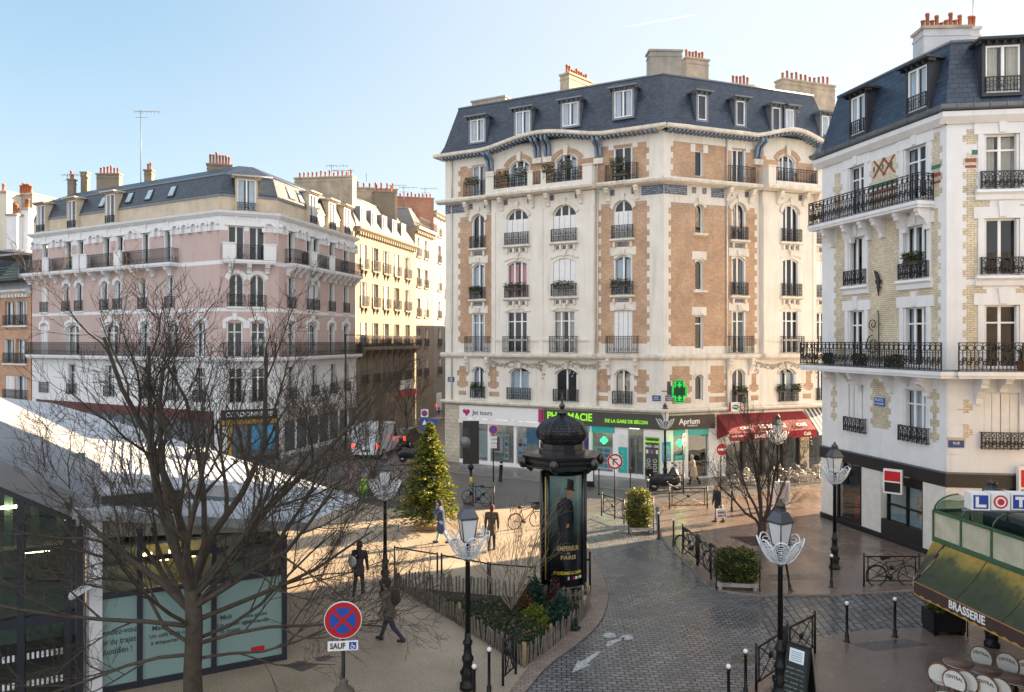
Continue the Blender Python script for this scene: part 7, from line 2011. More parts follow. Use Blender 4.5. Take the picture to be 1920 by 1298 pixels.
# Christmas tree on its pallet
def spruce(base, h, rad, seed):
    rn = random.Random(seed); t = thing('christmas_tree', 'sunlit decorated Christmas tree on a wooden pallet stand', 'christmas tree', base); M = W[t.name]
    k = MB(); k.tube([(0, 0, .1), (0, 0, h)], [.09, .015], 8, BARK); k.build('trunk', t, M)
    GN = [leafm('spruce needle', (.12, .15, .025)), leafm('spruce light needle', (.26, .27, .03)), leafm('spruce dark needle', (.035, .06, .014))]
    br = MB(); f = MB(); z = .62
    while z < h - .05:
        fr = (z - .62) / (h - .62); rr = rad * (1 - fr) ** .75 * rn.uniform(.85, 1.1) + .06
        nb = int(16 - 8 * fr)
        for j in range(nb):
            a = rn.random() * 6.283; L = rr * rn.uniform(.75, 1.12); dz = -.12 * L + .25 * fr * L
            tip = Vector((math.cos(a) * L, math.sin(a) * L, z + dz)); o = Vector((0, 0, z)); br.tube([o, o.lerp(tip, .5) + Vector((0, 0, .03)), tip], [.014, .009, .004], 3, TWIG, cap=False)
            side = Vector((-math.sin(a), math.cos(a), 0)); nn = int(12 + L * 44)
            for i in range(nn):
                g_ = rn.uniform(.12, 1.03); p = o.lerp(tip, g_); w = .30 * L * (1.08 - g_) + .03
                p = p + side * rn.uniform(-w, w) + Vector((0, 0, rn.gauss(.0, .03) - .03 * abs(rn.gauss(0, 1))))
                d = (tip - o).normalized() * rn.uniform(.4, 1) + side * rn.uniform(-.9, .9) + Vector((0, 0, rn.uniform(-.25, .35))); d.normalize()
                s_ = rn.uniform(.045, .1); u_ = d.cross(Vector((rn.gauss(0, 1), rn.gauss(0, 1), rn.gauss(0, 1)))).normalized()
                m = GN[0] if rn.random() < .5 else (GN[1] if rn.random() < .6 else GN[2])
                f.add([p - d * s_, p + u_ * s_ * .33, p + d * s_, p - u_ * s_ * .33], [(0, 1, 2, 3)], m)
        z += .105 - .03 * fr
    br.build('branches', t, M); f.build('foliage', t, M)
    B_ = ([('gold', (.6, .36, .05)), ('red', (.5, .03, .02)), ('blue', (.03, .15, .45)), ('silver', (.6, .6, .62))])
    for i in range(44):
        fr = rn.random() ** 1.2; zz = .8 + fr * (h - 1.3); a = rn.random() * 6.283; rr = rad * (1 - (zz - .62) / (h - .62)) ** .85 * .98
        nm, c = B_[i % 4]
        me = cached(('bau', nm), lambda: ball_mesh(c, nm)); o = place('bauble', me, None, M @ T(math.cos(a) * rr, math.sin(a) * rr, zz - .08))
        tag(o, f'{nm} bauble hung on the Christmas tree', 'bauble', f'{nm} baubles on the Christmas tree')
    w_ = MB(); WD = plain('pale raw wood', (.38, .24, .12), .7, var=.25, scale=6)
    for i in range(5): w_.box(-.55, .55, -.55 + i * .24, -.55 + i * .24 + .13, .12, .15, WD)
    for y in (-.5, 0, .45): w_.box(-.55, .55, y, y + .09, .02, .12, WD)
    for a in range(4):
        c, s_ = math.cos(a * math.pi / 2 + .4), math.sin(a * math.pi / 2 + .4); w_.tube([(c * .5, s_ * .5, .15), (c * .1, s_ * .1, .75)], .045, 4, WD, smooth=False)
    tag(w_.build('pallet_stand', None, M), 'raw wood pallet stand carrying the Christmas tree', 'pallet')
def ball_mesh(c, nm):
    mb = MB(); mb.ball((0, 0, 0), .042, plain('bauble ' + nm, c, .15, .6, var=.02), 8, 6); return mb.mesh('bauble')
spruce(gp(805, 992), 4.55, 1.32, 6)
# fenced bed
bedpx = [(741, 1102), (850, 1168), (983, 1255), (1035, 1217), (1098, 1160), (1107, 1138), (1012, 1129), (840, 1113)]
sheet('bed_soil', gpoly(bedpx), .075, plain('dark soil', (.035, .026, .018), .95, var=.4, scale=6, bmp=.4), 'dark soil of the triangular planted bed')
rn = random.Random(12)
def inpoly(x, y, P):
    c = False
    for i in range(len(P)):
        (x1, y1), (x2, y2) = P[i - 1], P[i]
        if (y1 > y) != (y2 > y) and x < (x2 - x1) * (y - y1) / (y2 - y1) + x1: c = not c
    return c
iv = MB(); cnt = 0
while cnt < 9000:
    px, py = rn.uniform(741, 1105), rn.uniform(1102, 1254)
    if not inpoly(px, py, bedpx) or py < 1122 + (px - 740) * .05: continue
    p = G(px, py); m = LG[6] if rn.random() < .62 else (LG[2] if rn.random() < .5 else LEAFB)
    if m is LEAFB and rn.random() < .45: continue
    s_ = rn.uniform(.025, .06); a = rn.random() * 6.28; zz = .1 + rn.random() ** 2 * .2
    d = Vector((math.cos(a), math.sin(a), rn.uniform(-.5, .5))); u_ = Vector((-math.sin(a), math.cos(a), rn.uniform(-.4, .4)))
    q = Vector((p.x, p.y, zz)); iv.add([q - d * s_, q + u_ * s_ * .5, q + d * s_, q - u_ * s_ * .5], [(0, 1, 2, 3)], m); cnt += 1
tag(iv.build('ivy'), 'dark ivy ground cover with dead leaves in the fenced bed', None, kind='stuff')
def clump(px, py, r, h, m, label, n, name, seed, up=.5, ls=(.03, .07)):
    r_ = random.Random(seed); p = gp(px, py, .08); t = thing(name, label, 'plant', p); M = W[t.name]; mb = MB()
    def fn():
        a = r_.random() * 6.283; q = r_.random() ** .6 * (1 + .3 * math.sin(3 * a + seed) + .15 * math.sin(7 * a)); return (math.cos(a) * q * r, math.sin(a) * q * r, h * max(.08, 1 - .75 * q * q) * r_.uniform(.15, 1.1) * (1 + .25 * math.sin(5 * a + q * 6)))
    leafcloud(mb, n, fn, ls[0], ls[1], m, r_, 0.1); mb.build('foliage', t, M)
    st = MB()
    for i in range(6): a = i * 1.05; st.tube([(0, 0, 0), (math.cos(a) * r * .5, math.sin(a) * r * .5, h * .6)], .008, 3, TWIG)
    st.build('stem', t, M)
clump(1003, 1166, .42, .35, LG[5], 'large lime green heather clump in the bed', 1500, 'heather', 1); clump(1024, 1183, .25, .28, LG[5], 'small lime green heather clump near the picket fence', 700, 'heather', 2)
clump(1052, 1178, .42, .75, LG[4], 'blue green dwarf pine at the right of the bed', 2200, 'dwarf_pine', 3, ls=(.04, .09)); clump(1000, 1140, .4, .7, LG[4], 'blue green dwarf pine behind the lime heather', 1800, 'dwarf_pine', 4, ls=(.04, .09))
clump(1040, 1136, .25, .75, plain('dark red leaf', (.06, .02, .018), .6, var=.3), 'dark red shrub against the advertising column', 900, 'red_shrub', 5); clump(985, 1150, .3, .5, LG[3], 'rusty brown shrub at the foot of the pale bare shrub', 700, 'rusty_shrub', 6)
# picket fence
PK = plain('weathered grey paling', (.17, .145, .12), .85, var=.35, scale=3)
def picket(px0, px1, label, n=None, h=.52):
    a, b = G(*px0), G(*px1); d = b - a; Lf = d.length; t = thing('picket_fence', label, 'fence', (a.x, a.y, .06), math.atan2(d.y, d.x), 'chestnut paling round the bed'); M = W[t.name]; mb = MB(); n = n or int(Lf / .115)
    for i in range(n + 1):
        x = Lf * i / n + rn.gauss(0, .012); hh = h * rn.uniform(.86, 1.1); tx, ty = rn.gauss(0, .03), rn.gauss(0, .03); w_ = rn.uniform(.02, .034)
        mb.add([(x - w_, -.008, 0), (x + w_, -.008, 0), (x + w_ + tx, -.008 + ty, hh * .93), (x + tx, ty, hh), (x - w_ + tx, -.008 + ty, hh * .93), (x - w_, .012, 0), (x + w_, .012, 0), (x + w_ + tx, .012 + ty, hh * .93), (x + tx, .012 + ty, hh), (x - w_ + tx, .012 + ty, hh * .93)], [(0, 1, 2, 3, 4), (9, 8, 7, 6, 5), (1, 6, 7, 2), (5, 0, 4, 9), (2, 7, 8, 3), (4, 3, 8, 9)], PK)
    for z in (h * .3, h * .7): mb.tube([(0, .015, z), (Lf, .015, z)], .006, 3, ZINC)
    mb.build('palings', t, M)
    po = MB()
    for x in (0, Lf): po.tube([(x, .04, 0), (x, .04, h + .08)], .035, 6, plain('stake', (.28, .20, .11), .8, var=.2))
    po.build('stake', t, M)
picket((741, 1104), (858, 1174), 'left half of the picket fence facing the plaza'); picket((860, 1176), (982, 1256), 'right half of the picket fence facing the plaza'); picket((984, 1255), (1035, 1218), 'picket fence along the lane near the tip of the bed'); picket((1036, 1217), (1098, 1160), 'picket fence along the lane towards the column'); picket((1099, 1159), (1107, 1139), 'short picket fence end at the right of the column'); picket((741, 1103), (840, 1112), 'picket fence at the back left of the bed'); picket((842, 1112), (1012, 1128), 'picket fence at the back of the bed behind the bare shrub'); picket((1012, 1129), (1092, 1140), 'picket fence in front of the advertising column')
picket((690, 938), (768, 945), 'dark picket fence behind the tall broom-like shrub', h=.7)
hedge(gp(735, 936), .1, 3.2, .7, .05, .75, [LG[2], LG[1], LG[2]], 'low dark hedge behind the left lamp post', n=2600, seed=9, name='low_hedge')
# flower boxes on the central building
FLR = [plain('red geranium', (.4, .02, .03), .6), plain('pink geranium', (.5, .10, .2), .6), plain('orange autumn leaf', (.28, .09, .03), .6)]
def flowers(fac, px, z, y, wd, label, k, hang=0, fl=0):
    r_ = random.Random(px); t = thing('flower_box', label, 'flower box', tuple(fac.w(fac.u(px), y, z)), fac.ang, 'flower boxes on the balconies'); M = W[t.name]
    b = MB(); b.box(-wd / 2, wd / 2, -.09, .09, 0, .13, DBROWN); b.build('box', t, M); f = MB()
    def fn(): return (r_.uniform(-wd / 2, wd / 2) * 1.1, r_.gauss(0, .1), .12 + r_.random() * .38 - (hang * r_.random() ** 2 if r_.random() < .5 else 0))
    leafcloud(f, k * 2, fn, .035, .075, LG[1], r_); leafcloud(f, k, fn, .035, .07, LG[2], r_); leafcloud(f, k // 3, fn, .025, .05, FLR[fl], r_); f.build('foliage', t, M)
for px, z, y, wd, lb, hg, fl in ((892, 18.1, -.5, .9, 'on the far left top balcony', .4, 2), (955, 18.1, -.95, .9, 'with trailing green on the first curved bay balcony', .9, 0), (988, 18.2, -.95, .8, 'right in the first curved bay balcony', .4, 2), (1040, 18.2, -.95, .7, 'left in the second curved bay balcony', .7, 1), (1073, 18.25, -.95, .7, 'right in the second curved bay balcony', .5, 0), (1163, 18.2, -.5, .8, 'rusty one right of the bay', .2, 2), (1168, 17.6, -.5, 1.0, 'leafy one low right of the bay', .9, 1),
                             (893, 11.1, -.2, .8, 'on the fourth floor left window', .2, 2), (972, 11.2, -.5, 1.3, 'with pink flowers below the pink blind', .3, 1), (1062, 11.2, -.5, 1.2, 'dark one under the closed shutters', .2, 0), (1165, 11.2, -.2, 1.1, 'on the fourth floor right of the bay', .3, 2), (897, 4.9, -.2, .8, 'above the travel agency sign', .1, 0)):
    flowers(B1, px, z, y, wd, 'flower box ' + lb + ' of the tan brick facade', 130, hg, fl)
for px, z, y, wd, lb in ((1386, 4.9, -.2, .8, 'flower box above the green oval cafe sign'), (1462, 4.95, -.2, .6, 'left flower box above the red awning'), (1488, 4.95, -.2, .6, 'right flower box above the red awning')): flowers(B2, px, z, y, wd, lb, 110, .1, 2)
for px, z, y, wd, lb in ((1580, 7.05, -.7, .5, 'pot plant at the far end of the long iron balcony'), (1640, 7.05, -.7, .6, 'red potted flowers in the middle of the long iron balcony'), (1705, 7.05, -.7, .8, 'bushy plants under the right window of the long iron balcony'), (1714, 11.0, -.1, .8, 'flower box on the window above the long balcony')): flowers(FC1, px, z, y, wd, lb, 170, .1, 0)
pm = thing('potted_palm', 'spiky potted palm on the long balcony of the white building', 'plant', tuple(FC2.w(FC2.u(1897), -.65, 7.03))); M = W[pm.name]
m = MB(); m.lathe([(.12, 0), (.17, .3), (.18, .32)], 10, (0, 0, 0), TERRA); m.build('pot', pm, M); m = MB(); m.tube([(0, 0, .3), (0, 0, .55)], .04, 6, BARK); m.build('stem', pm, M); m = MB()
for i in range(60):
    a = rn.random() * 6.28; e = rn.uniform(-.3, 1.4); L = rn.uniform(.35, .55); d = Vector((math.cos(a) * math.cos(e), math.sin(a) * math.cos(e), math.sin(e))); s_ = Vector((-math.sin(a), math.cos(a), 0)) * .018; o = Vector((0, 0, .55)); m.add([o - s_, o + s_, o + d * L + Vector((0, 0, -.08))], [(0, 1, 2)], LG[1])
m.build('fronds', pm, M)
# ================================================================ people (one continuous skin each, meshed from a blended body field)
def surface_nets(F, o, h):
    s = F < 0; nx, ny, nz = F.shape
    c = np.zeros((nx - 1, ny - 1, nz - 1), dtype=np.int8)
    for dx in (0, 1):
        for dy in (0, 1):
            for dz in (0, 1): c += s[dx:nx - 1 + dx, dy:ny - 1 + dy, dz:nz - 1 + dz]
    act = (c > 0) & (c < 8); idx = -np.ones(act.shape, dtype=np.int64); ijk = np.argwhere(act); idx[act] = np.arange(len(ijk))
    acc = np.zeros((len(ijk), 3)); cnt = np.zeros(len(ijk))
    cor = [(a, b, d) for a in (0, 1) for b in (0, 1) for d in (0, 1)]
    for p in cor:
        for ax in range(3):
            if p[ax]: continue
            q = list(p); q[ax] = 1
            f0 = F[ijk[:, 0] + p[0], ijk[:, 1] + p[1], ijk[:, 2] + p[2]]; f1 = F[ijk[:, 0] + q[0], ijk[:, 1] + q[1], ijk[:, 2] + q[2]]
            m = (f0 < 0) != (f1 < 0); t = np.where(m, f0 / np.where(m, f0 - f1, 1), 0)
            pt = np.array(p, float)[None] + np.eye(3)[ax][None] * t[:, None]; acc[m] += pt[m]; cnt[m] += 1
    V = (ijk + acc / cnt[:, None]) * h + o; faces = []
    for ax in range(3):
        a, b = [(1, 2), (2, 0), (0, 1)][ax]
        sl0 = [slice(None)] * 3; sl1 = [slice(None)] * 3; sl0[ax] = slice(0, -1); sl1[ax] = slice(1, None)
        ch = s[tuple(sl0)] != s[tuple(sl1)]
        for e in np.argwhere(ch):
            if e[a] < 1 or e[b] < 1 or e[a] >= idx.shape[a] or e[b] >= idx.shape[b]: continue
            q = []
            for da, db in ((1, 1), (0, 1), (0, 0), (1, 0)):
                z = e.copy(); z[a] -= da; z[b] -= db; q.append(idx[tuple(z)])
            if min(q) < 0: continue
            faces.append(tuple(q) if s[tuple(e)] else tuple(q[::-1]))
    return V, faces
SKIN = plain('skin', (.42, .25, .17), .55, var=.06)
SHOE = plain('dark shoe', (.02, .017, .015), .4, var=.2)
def person(base, rz, label, h=1.75, coat=None, trou=None, hair=None, scarf=None, stride=.35, coatlen=.25, longhair=False, cap=None, arms=((.25, .3), (-.3, .25)), phone=False, bulk=1.0, shoe=None, bent=0.0, knee=.25):
    P = []; V3 = lambda *a: np.array(a, float)
    def cap_(a, b, ra, rb, m, k=.018): P.append((V3(*a), V3(*b), ra, rb, m, k))
    shoe = shoe or SHOE; sc_ = h / 1.75
    lean = .05 + bent
    pel = V3(0, 0, .93); ch = V3(lean, 0, 1.27); nk = V3(lean + .02, 0, 1.46); hd = V3(lean + .05, 0, 1.585)
    cap_(pel, ch, .135 * bulk, .155 * bulk, coat, .03); cap_(ch + V3(0, -.05, .02), ch + V3(0, .05, .02), .15 * bulk, .15 * bulk, coat, .03); cap_(ch + V3(0, -.15, .12), ch + V3(0, .15, .12), .072 * bulk, .072 * bulk, coat, .05)
    cap_(pel + V3(0, 0, .02), pel + V3(0, 0, -coatlen), .15 * bulk, .165 * bulk + .04 * (coatlen > .3), coat, .02); cap_(nk - V3(0, 0, .06), nk + V3(.02, 0, .06), .058, .052, scarf or SKIN, .03)
    if scarf: cap_(nk + V3(.05, -.03, -.03), nk + V3(.04, .04, -.02), .055, .055, scarf, .02); cap_(nk + V3(.09, .02, -.05), nk + V3(.12, .03, -.22), .035, .03, scarf, .015)
    # head: skull, jaw, nose, eyes, ears, mouth
    cap_(hd + V3(.0, 0, .045), hd + V3(.012, 0, -.01), .092, .08, SKIN, .02); cap_(hd + V3(.03, 0, -.04), hd + V3(.04, 0, -.075), .062, .045, SKIN, .02); cap_(hd + V3(.09, 0, .01), hd + V3(.108, 0, -.018), .012, .016, SKIN, .01)
    for s_ in (-1, 1): cap_(hd + V3(.085, s_ * .033, .018), hd + V3(.087, s_ * .034, .018), .0125, .0125, DARKROOM, .002); cap_(hd + V3(.0, s_ * .088, .01), hd + V3(-.01, s_ * .09, -.03), .018, .013, SKIN, .006)
    cap_(hd + V3(.088, -.022, -.052), hd + V3(.088, .022, -.052), .009, .009, plain('lips', (.30, .10, .09), .5), .004)
    hm = cap or hair
    cap_(hd + V3(-.022, 0, .06), hd + V3(-.01, 0, .075), .1, .098, hm, .006); cap_(hd + V3(-.04, 0, .02), hd + V3(-.04, 0, -.04), .088, .07, hair, .01)
    for s_ in (-1, 1): cap_(hd + V3(-.01, s_ * .06, .05), hd + V3(-.02, s_ * .07, .0), .045, .03, hair, .01)
    if longhair: cap_(hd + V3(-.05, 0, 0), ch + V3(-.15, 0, .08), .085, .09, hair, .03)
    for s_, sg in ((-1, 1), (1, -1)):
        a = stride * sg; hip = pel + V3(0, s_ * .085, -.04); kb = knee if sg < 0 else .08
        kn = hip + .42 * V3(math.sin(a), 0, -math.cos(a)); an = kn + .41 * V3(math.sin(a - kb), 0, -math.cos(a - kb)); toe = an + V3(.15, s_ * .02, -.045 if sg > 0 else -.055)
        cap_(hip, kn, .088, .066, trou, .03); cap_(kn, an, .064, .048, trou, .02); cap_(an + V3(0, 0, .02), an + V3(-.03, 0, -.035), .05, .045, shoe, .015); cap_(an + V3(-.02, 0, -.04), toe, .046, .036, shoe, .015)
        el, fb = arms[0 if s_ < 0 else 1]
        shd = ch + V3(0, s_ * .2 * bulk, .12); elb = shd + .30 * V3(math.sin(el), s_ * .14, -math.cos(el)); wr = elb + .25 * V3(math.sin(el + fb), 0, -math.cos(el + fb))
        if phone and s_ > 0: elb = shd + V3(.17, .13, -.17); wr = hd + V3(.07, .13, -.05)
        cap_(shd, elb, .066 * bulk, .056 * bulk, coat, .03); cap_(elb, wr, .055 * bulk, .044, coat, .02)
        f = (wr - elb); f /= np.linalg.norm(f); pm = wr + f * .075
        cap_(wr, pm, .028, .033, SKIN, .01); side = np.cross(f, V3(0, 1, 0)); side = side / (np.linalg.norm(side) + 1e-6)
        for q in range(4):
            o = pm + side * (-.03 + .02 * q) + f * .015; L = (.06, .07, .066, .05)[q]; m1 = o + f * L * .55 + V3(0, -s_ * .008, 0); m2 = m1 + f * L * .35 + V3(0, -s_ * .025, 0)
            cap_(o, m1, .0105, .0098, SKIN, .004); cap_(m1, m2, .0098, .0085, SKIN, .004)
        cap_(wr + f * .03 + side * .025, pm + side * .058 + f * .01, .0125, .0105, SKIN, .006)
    lo = np.min([np.minimum(p[0], p[1]) - max(p[2], p[3]) for p in P], 0) - .05; hi = np.max([np.maximum(p[0], p[1]) + max(p[2], p[3]) for p in P], 0) + .05
    g_ = .0125; n = np.ceil((hi - lo) / g_).astype(int) + 1; Fd = np.full(n, 1.0)
    ax = [lo[i] + np.arange(n[i]) * g_ for i in range(3)]
    def dist(p, X):
        ba = p[1] - p[0]; t = np.clip(((X - p[0]) @ ba) / (ba @ ba + 1e-9), 0, 1)
        return np.linalg.norm(X - p[0] - t[..., None] * ba, axis=-1) - (p[2] + (p[3] - p[2]) * t)
    for p in P:
        l_ = np.minimum(p[0], p[1]) - max(p[2], p[3]) - .06; h_ = np.maximum(p[0], p[1]) + max(p[2], p[3]) + .06
        sl = tuple(slice(max(0, int((l_[i] - lo[i]) / g_)), int((h_[i] - lo[i]) / g_) + 2) for i in range(3))
        X = np.stack(np.meshgrid(*[ax[i][sl[i]] for i in range(3)], indexing='ij'), -1); d = dist(p, X); k = p[5]; cur = Fd[sl]
        hh = np.clip(.5 + .5 * (cur - d) / k, 0, 1); Fd[sl] = cur * (1 - hh) + d * hh - k * hh * (1 - hh)
    V, faces = surface_nets(Fd, lo, g_)
    fcn = V[np.array(faces)].mean(1); D = np.stack([dist(p, fcn) for p in P], 1); best = D.argmin(1)
    zmin = V[:, 2].min(); V[:, 2] -= zmin
    mb = MB(); mb.v = [tuple(v) for v in V * sc_]; mb.f = faces
    for i in best: mb.fm.append(mb.mi(P[i][4])); mb.sm.append(True)
    M = T(*base) @ RZ(rz); o = mb.build('person', None, M); tag(o, label, 'person')
    return M, sc_
cl = lambda n, c, v=.15: plain(n, c, .85, var=v, scale=9)
HB, HG, HBL = cl('dark brown hair', (.02, .013, .01)), cl('grey hair', (.38, .36, .34)), cl('blond hair', (.40, .25, .10))
Mw, _ = person(gp(673, 1119), 1.45, 'woman in a black jacket and boots walking away with a pale bag on her back', 1.68, cl('black jacket', (.032, .030, .034)), cl('black leggings', (.012, .012, .015)), HB, stride=.22, longhair=True, coatlen=.16, arms=((.1, .2), (-.1, .25)))
Mm, _ = person(gp(730, 1209), 2.75, 'man in a grey brown jacket and navy trousers striding left with a backpack', 1.76, cl('grey brown jacket', (.13, .11, .088), .35), cl('navy trousers', (.02, .024, .048)), HB, stride=.42, coatlen=.12, arms=((.15, .9), (-.2, .8)), bulk=1.08, knee=.4)
Mb, _ = person(gp(828, 1022), 3.0, 'man in a long blue coat and pale jeans holding a phone to his ear', 1.75, cl('blue coat', (.03, .05, .105), .25), cl('pale jeans', (.30, .38, .46)), HB, stride=.3, coatlen=.34, phone=True, cap=cl('navy cap', (.02, .024, .045)))
Mr, _ = person(gp(922, 1035), 1.5, 'person in a dark coat with a red scarf walking away near the bed', 1.74, cl('dark brown coat', (.05, .036, .028)), cl('dark trousers', (.016, .016, .018)), cl('auburn hair', (.07, .028, .014)), scarf=cl('red scarf', (.30, .04, .04)), stride=.2, coatlen=.2, arms=((.05, .1), (-.05, .1)))
Ms, _ = person(gp(1347, 982), 3.35, 'blond woman in a black padded coat carrying a printed shopping bag', 1.7, cl('black padded coat', (.016, .018, .022)), cl('taupe trousers', (.11, .085, .065)), HBL, stride=.14, coatlen=.2, arms=((.1, .1), (.0, .1)), bulk=1.12)
Mo, _ = person(gp(1301, 912, .1), 3.15, 'elderly person in a long beige coat and red scarf walking past the pharmacy', 1.66, cl('beige coat', (.42, .32, .22), .2), cl('black trousers', (.012, .012, .012)), HG, scarf=cl('red scarf', (.30, .04, .04)), stride=.3, coatlen=.36, arms=((.1, .2), (-.1, .2)), bulk=1.12, bent=.03)
def pack(M, label, m, dx, w, d, h, z, dy=0, name='backpack', cat='backpack'):
    t = thing(name, label, cat); W[t.name] = M; t.matrix_basis = M
    b = MB(); b.ball((dx, dy, z), 1, m, 14, 10, d, w, h); b.ball((dx - d * .8, dy, z - h * .25), 1, m, 10, 8, d * .45, w * .75, h * .5); b.build('bag_body', t, M)
    s_ = MB()
    for q in (-.1, .1): s_.tube([(dx + .02, dy + q, z + h * .9), (dx + .16, dy + q * 1.1, z + h * 1.05), (dx + .24, dy + q * 1.1, z + h * .5), (dx + .2, dy + q * 1.2, z - h * .3)], .014, 4, m)
    s_.build('strap', t, M)
pack(Mm, 'dark brown backpack worn by the striding man', cl('brown backpack', (.035, .022, .018)), -.2, .15, .1, .22, 1.24); pack(Mw, 'pale grey bag on the back of the woman in black', cl('pale grey bag', (.40, .40, .42)), -.27, .13, .09, .19, 1.12, .12, 'shoulder_bag', 'bag')
pack(Mr, 'white shopping bag at the left side of the person with the red scarf', cl('white bag', (.6, .6, .6)), .02, .09, .12, .2, .75, .32, 'shopping_bag', 'bag')
t = thing('shopping_bag', 'white shopping bag printed with coloured squares held by the blond woman', 'bag'); W[t.name] = Ms; t.matrix_basis = Ms
m = MB(); m.add([(-.2, .2, .28), (.22, .2, .28), (.22, .36, .28), (-.2, .36, .28), (-.22, .22, .66), (.24, .22, .66), (.24, .34, .66), (-.22, .34, .66)], [(0, 3, 2, 1), (0, 1, 5, 4), (1, 2, 6, 5), (2, 3, 7, 6), (3, 0, 4, 7)], WSIGN)
for i in range(4):
    for j in range(2): x = -.17 + i * .1; m.box(x, x + .07, .36, .366, .33 + j * .15, .42 + j * .15, [MAG, GRB, LB, SRED][(i + j) % 4]); m.box(x, x + .07, .195, .2, .33 + j * .15, .42 + j * .15, [MAG, GRB, LB, SRED][(i + j + 1) % 4])
m.build('bag_body', t, Ms); m = MB(); m.tube([(-.1, .28, .66), (-.04, .27, .82), (.06, .27, .82), (.12, .28, .66)], .01, 4, WSIGN); m.build('handle', t, Ms)
# ================================================================ bicycles, scooters, van, car
TYRE = plain('tyre rubber', (.015, .015, .015), .7); CHR = plain('steel', (.45, .45, .46), .25, .9)
def bike(base, rz, label, col, basket=False, lean=.06):
    t = thing('bicycle', label, 'bicycle', base); M = T(*base) @ RZ(rz) @ RX(lean); t.matrix_basis = M; W[t.name] = M
    def mw():
        b = MB(); b.tube([(.33 * math.cos(a), 0, .33 + .33 * math.sin(a)) for a in [k * math.pi / 14 for k in range(29)]], .02, 5, TYRE, cap=False)
        for k in range(14): a = k * math.pi / 7; b.tube([(0, .03 * (-1) ** k, .33), (.32 * math.cos(a), 0, .33 + .32 * math.sin(a))], .003, 3, CHR)
        b.tube([(0, -.05, .33), (0, .05, .33)], .025, 6, CHR); return b.mesh('wheel')
    for x in (-.52, .53): place('wheel', cached(('wheel',), mw), t, M @ T(x, 0, 0))
    f = MB(); bb_, st_, hdp, ra, fa = (-.08, 0, .3), (-.22, 0, .78), (.36, 0, .84), (-.52, 0, .33), (.53, 0, .33)
    for a, b, r in ((bb_, st_, .017), (st_, hdp, .016), (bb_, (.38, 0, .74), .02), (hdp, (.4, 0, .62), .018), ((.4, .0, .62), fa, .014)): f.tube([a, b], r, 6, col)
    for y in (-.05, .05): f.tube([bb_, (ra[0], y, ra[2])], .01, 5, col); f.tube([st_, (ra[0], y, ra[2])], .009, 5, col)
    f.tube([(-.08, -.06, .3), (-.08, .06, .3)], .09, 12, TYRE); f.tube([(-.08, .08, .3), (.02, .08, .18)], .01, 4, CHR); f.tube([(-.08, -.08, .3), (-.18, -.08, .42)], .01, 4, CHR)
    for x0 in (-.52,): f.tube([(x0 + .36 * math.cos(a), 0, .33 + .36 * math.sin(a)) for a in [k * math.pi / 10 for k in range(1, 10)]], .018, 4, col)
    f.build('frame', t, M)
    h_ = MB(); h_.tube([(.36, 0, .84), (.34, 0, .98)], .014, 5, CHR); h_.tube([(.2, -.28, 1.0), (.33, -.2, 1.01), (.36, 0, .99), (.33, .2, 1.01), (.2, .28, 1.0)], .013, 5, TYRE); h_.build('handlebar', t, M)
    s_ = MB(); s_.tube([(-.22, 0, .78), (-.25, 0, .9)], .013, 5, CHR); s_.tube([(-.38, 0, .93), (-.25, 0, .93), (-.08, 0, .92)], [.075, .06, .02], 7, TYRE); s_.build('saddle', t, M)
    if basket:
        b = MB(); b.box(.36, .7, -.18, .18, .78, .8, DARKG)
        for q in ((.36, .37, -.18, .18), (.69, .7, -.18, .18), (.36, .7, -.18, -.17), (.36, .7, .17, .18)): b.box(*q, .8, 1.02, DARKG)
        b.build('basket', t, M)
BKB, BKR, BKG = plain('black bike paint', (.015, .015, .017), .3), plain('red bike paint', (.4, .03, .03), .3), plain('turquoise bike paint', (.12, .30, .32), .3)
bike(gp(1672, 1101), .02, 'black bicycle leaning on the crossed barrier beside the awning', BKB); bike(gp(1300, 1046), -.95, 'bicycle with dark basket behind the upper kerb barrier', BKB); bike(gp(1347, 1080), -1.2, 'black bicycle with a basket beside the dark hedge planter', BKB, True)
bike(gp(893, 949), 2.6, 'turquoise bicycle behind the near lantern by the black panel', BKG); bike(gp(985, 992), .5, 'red and silver bicycle parked in the sun left of the column', BKR, True)
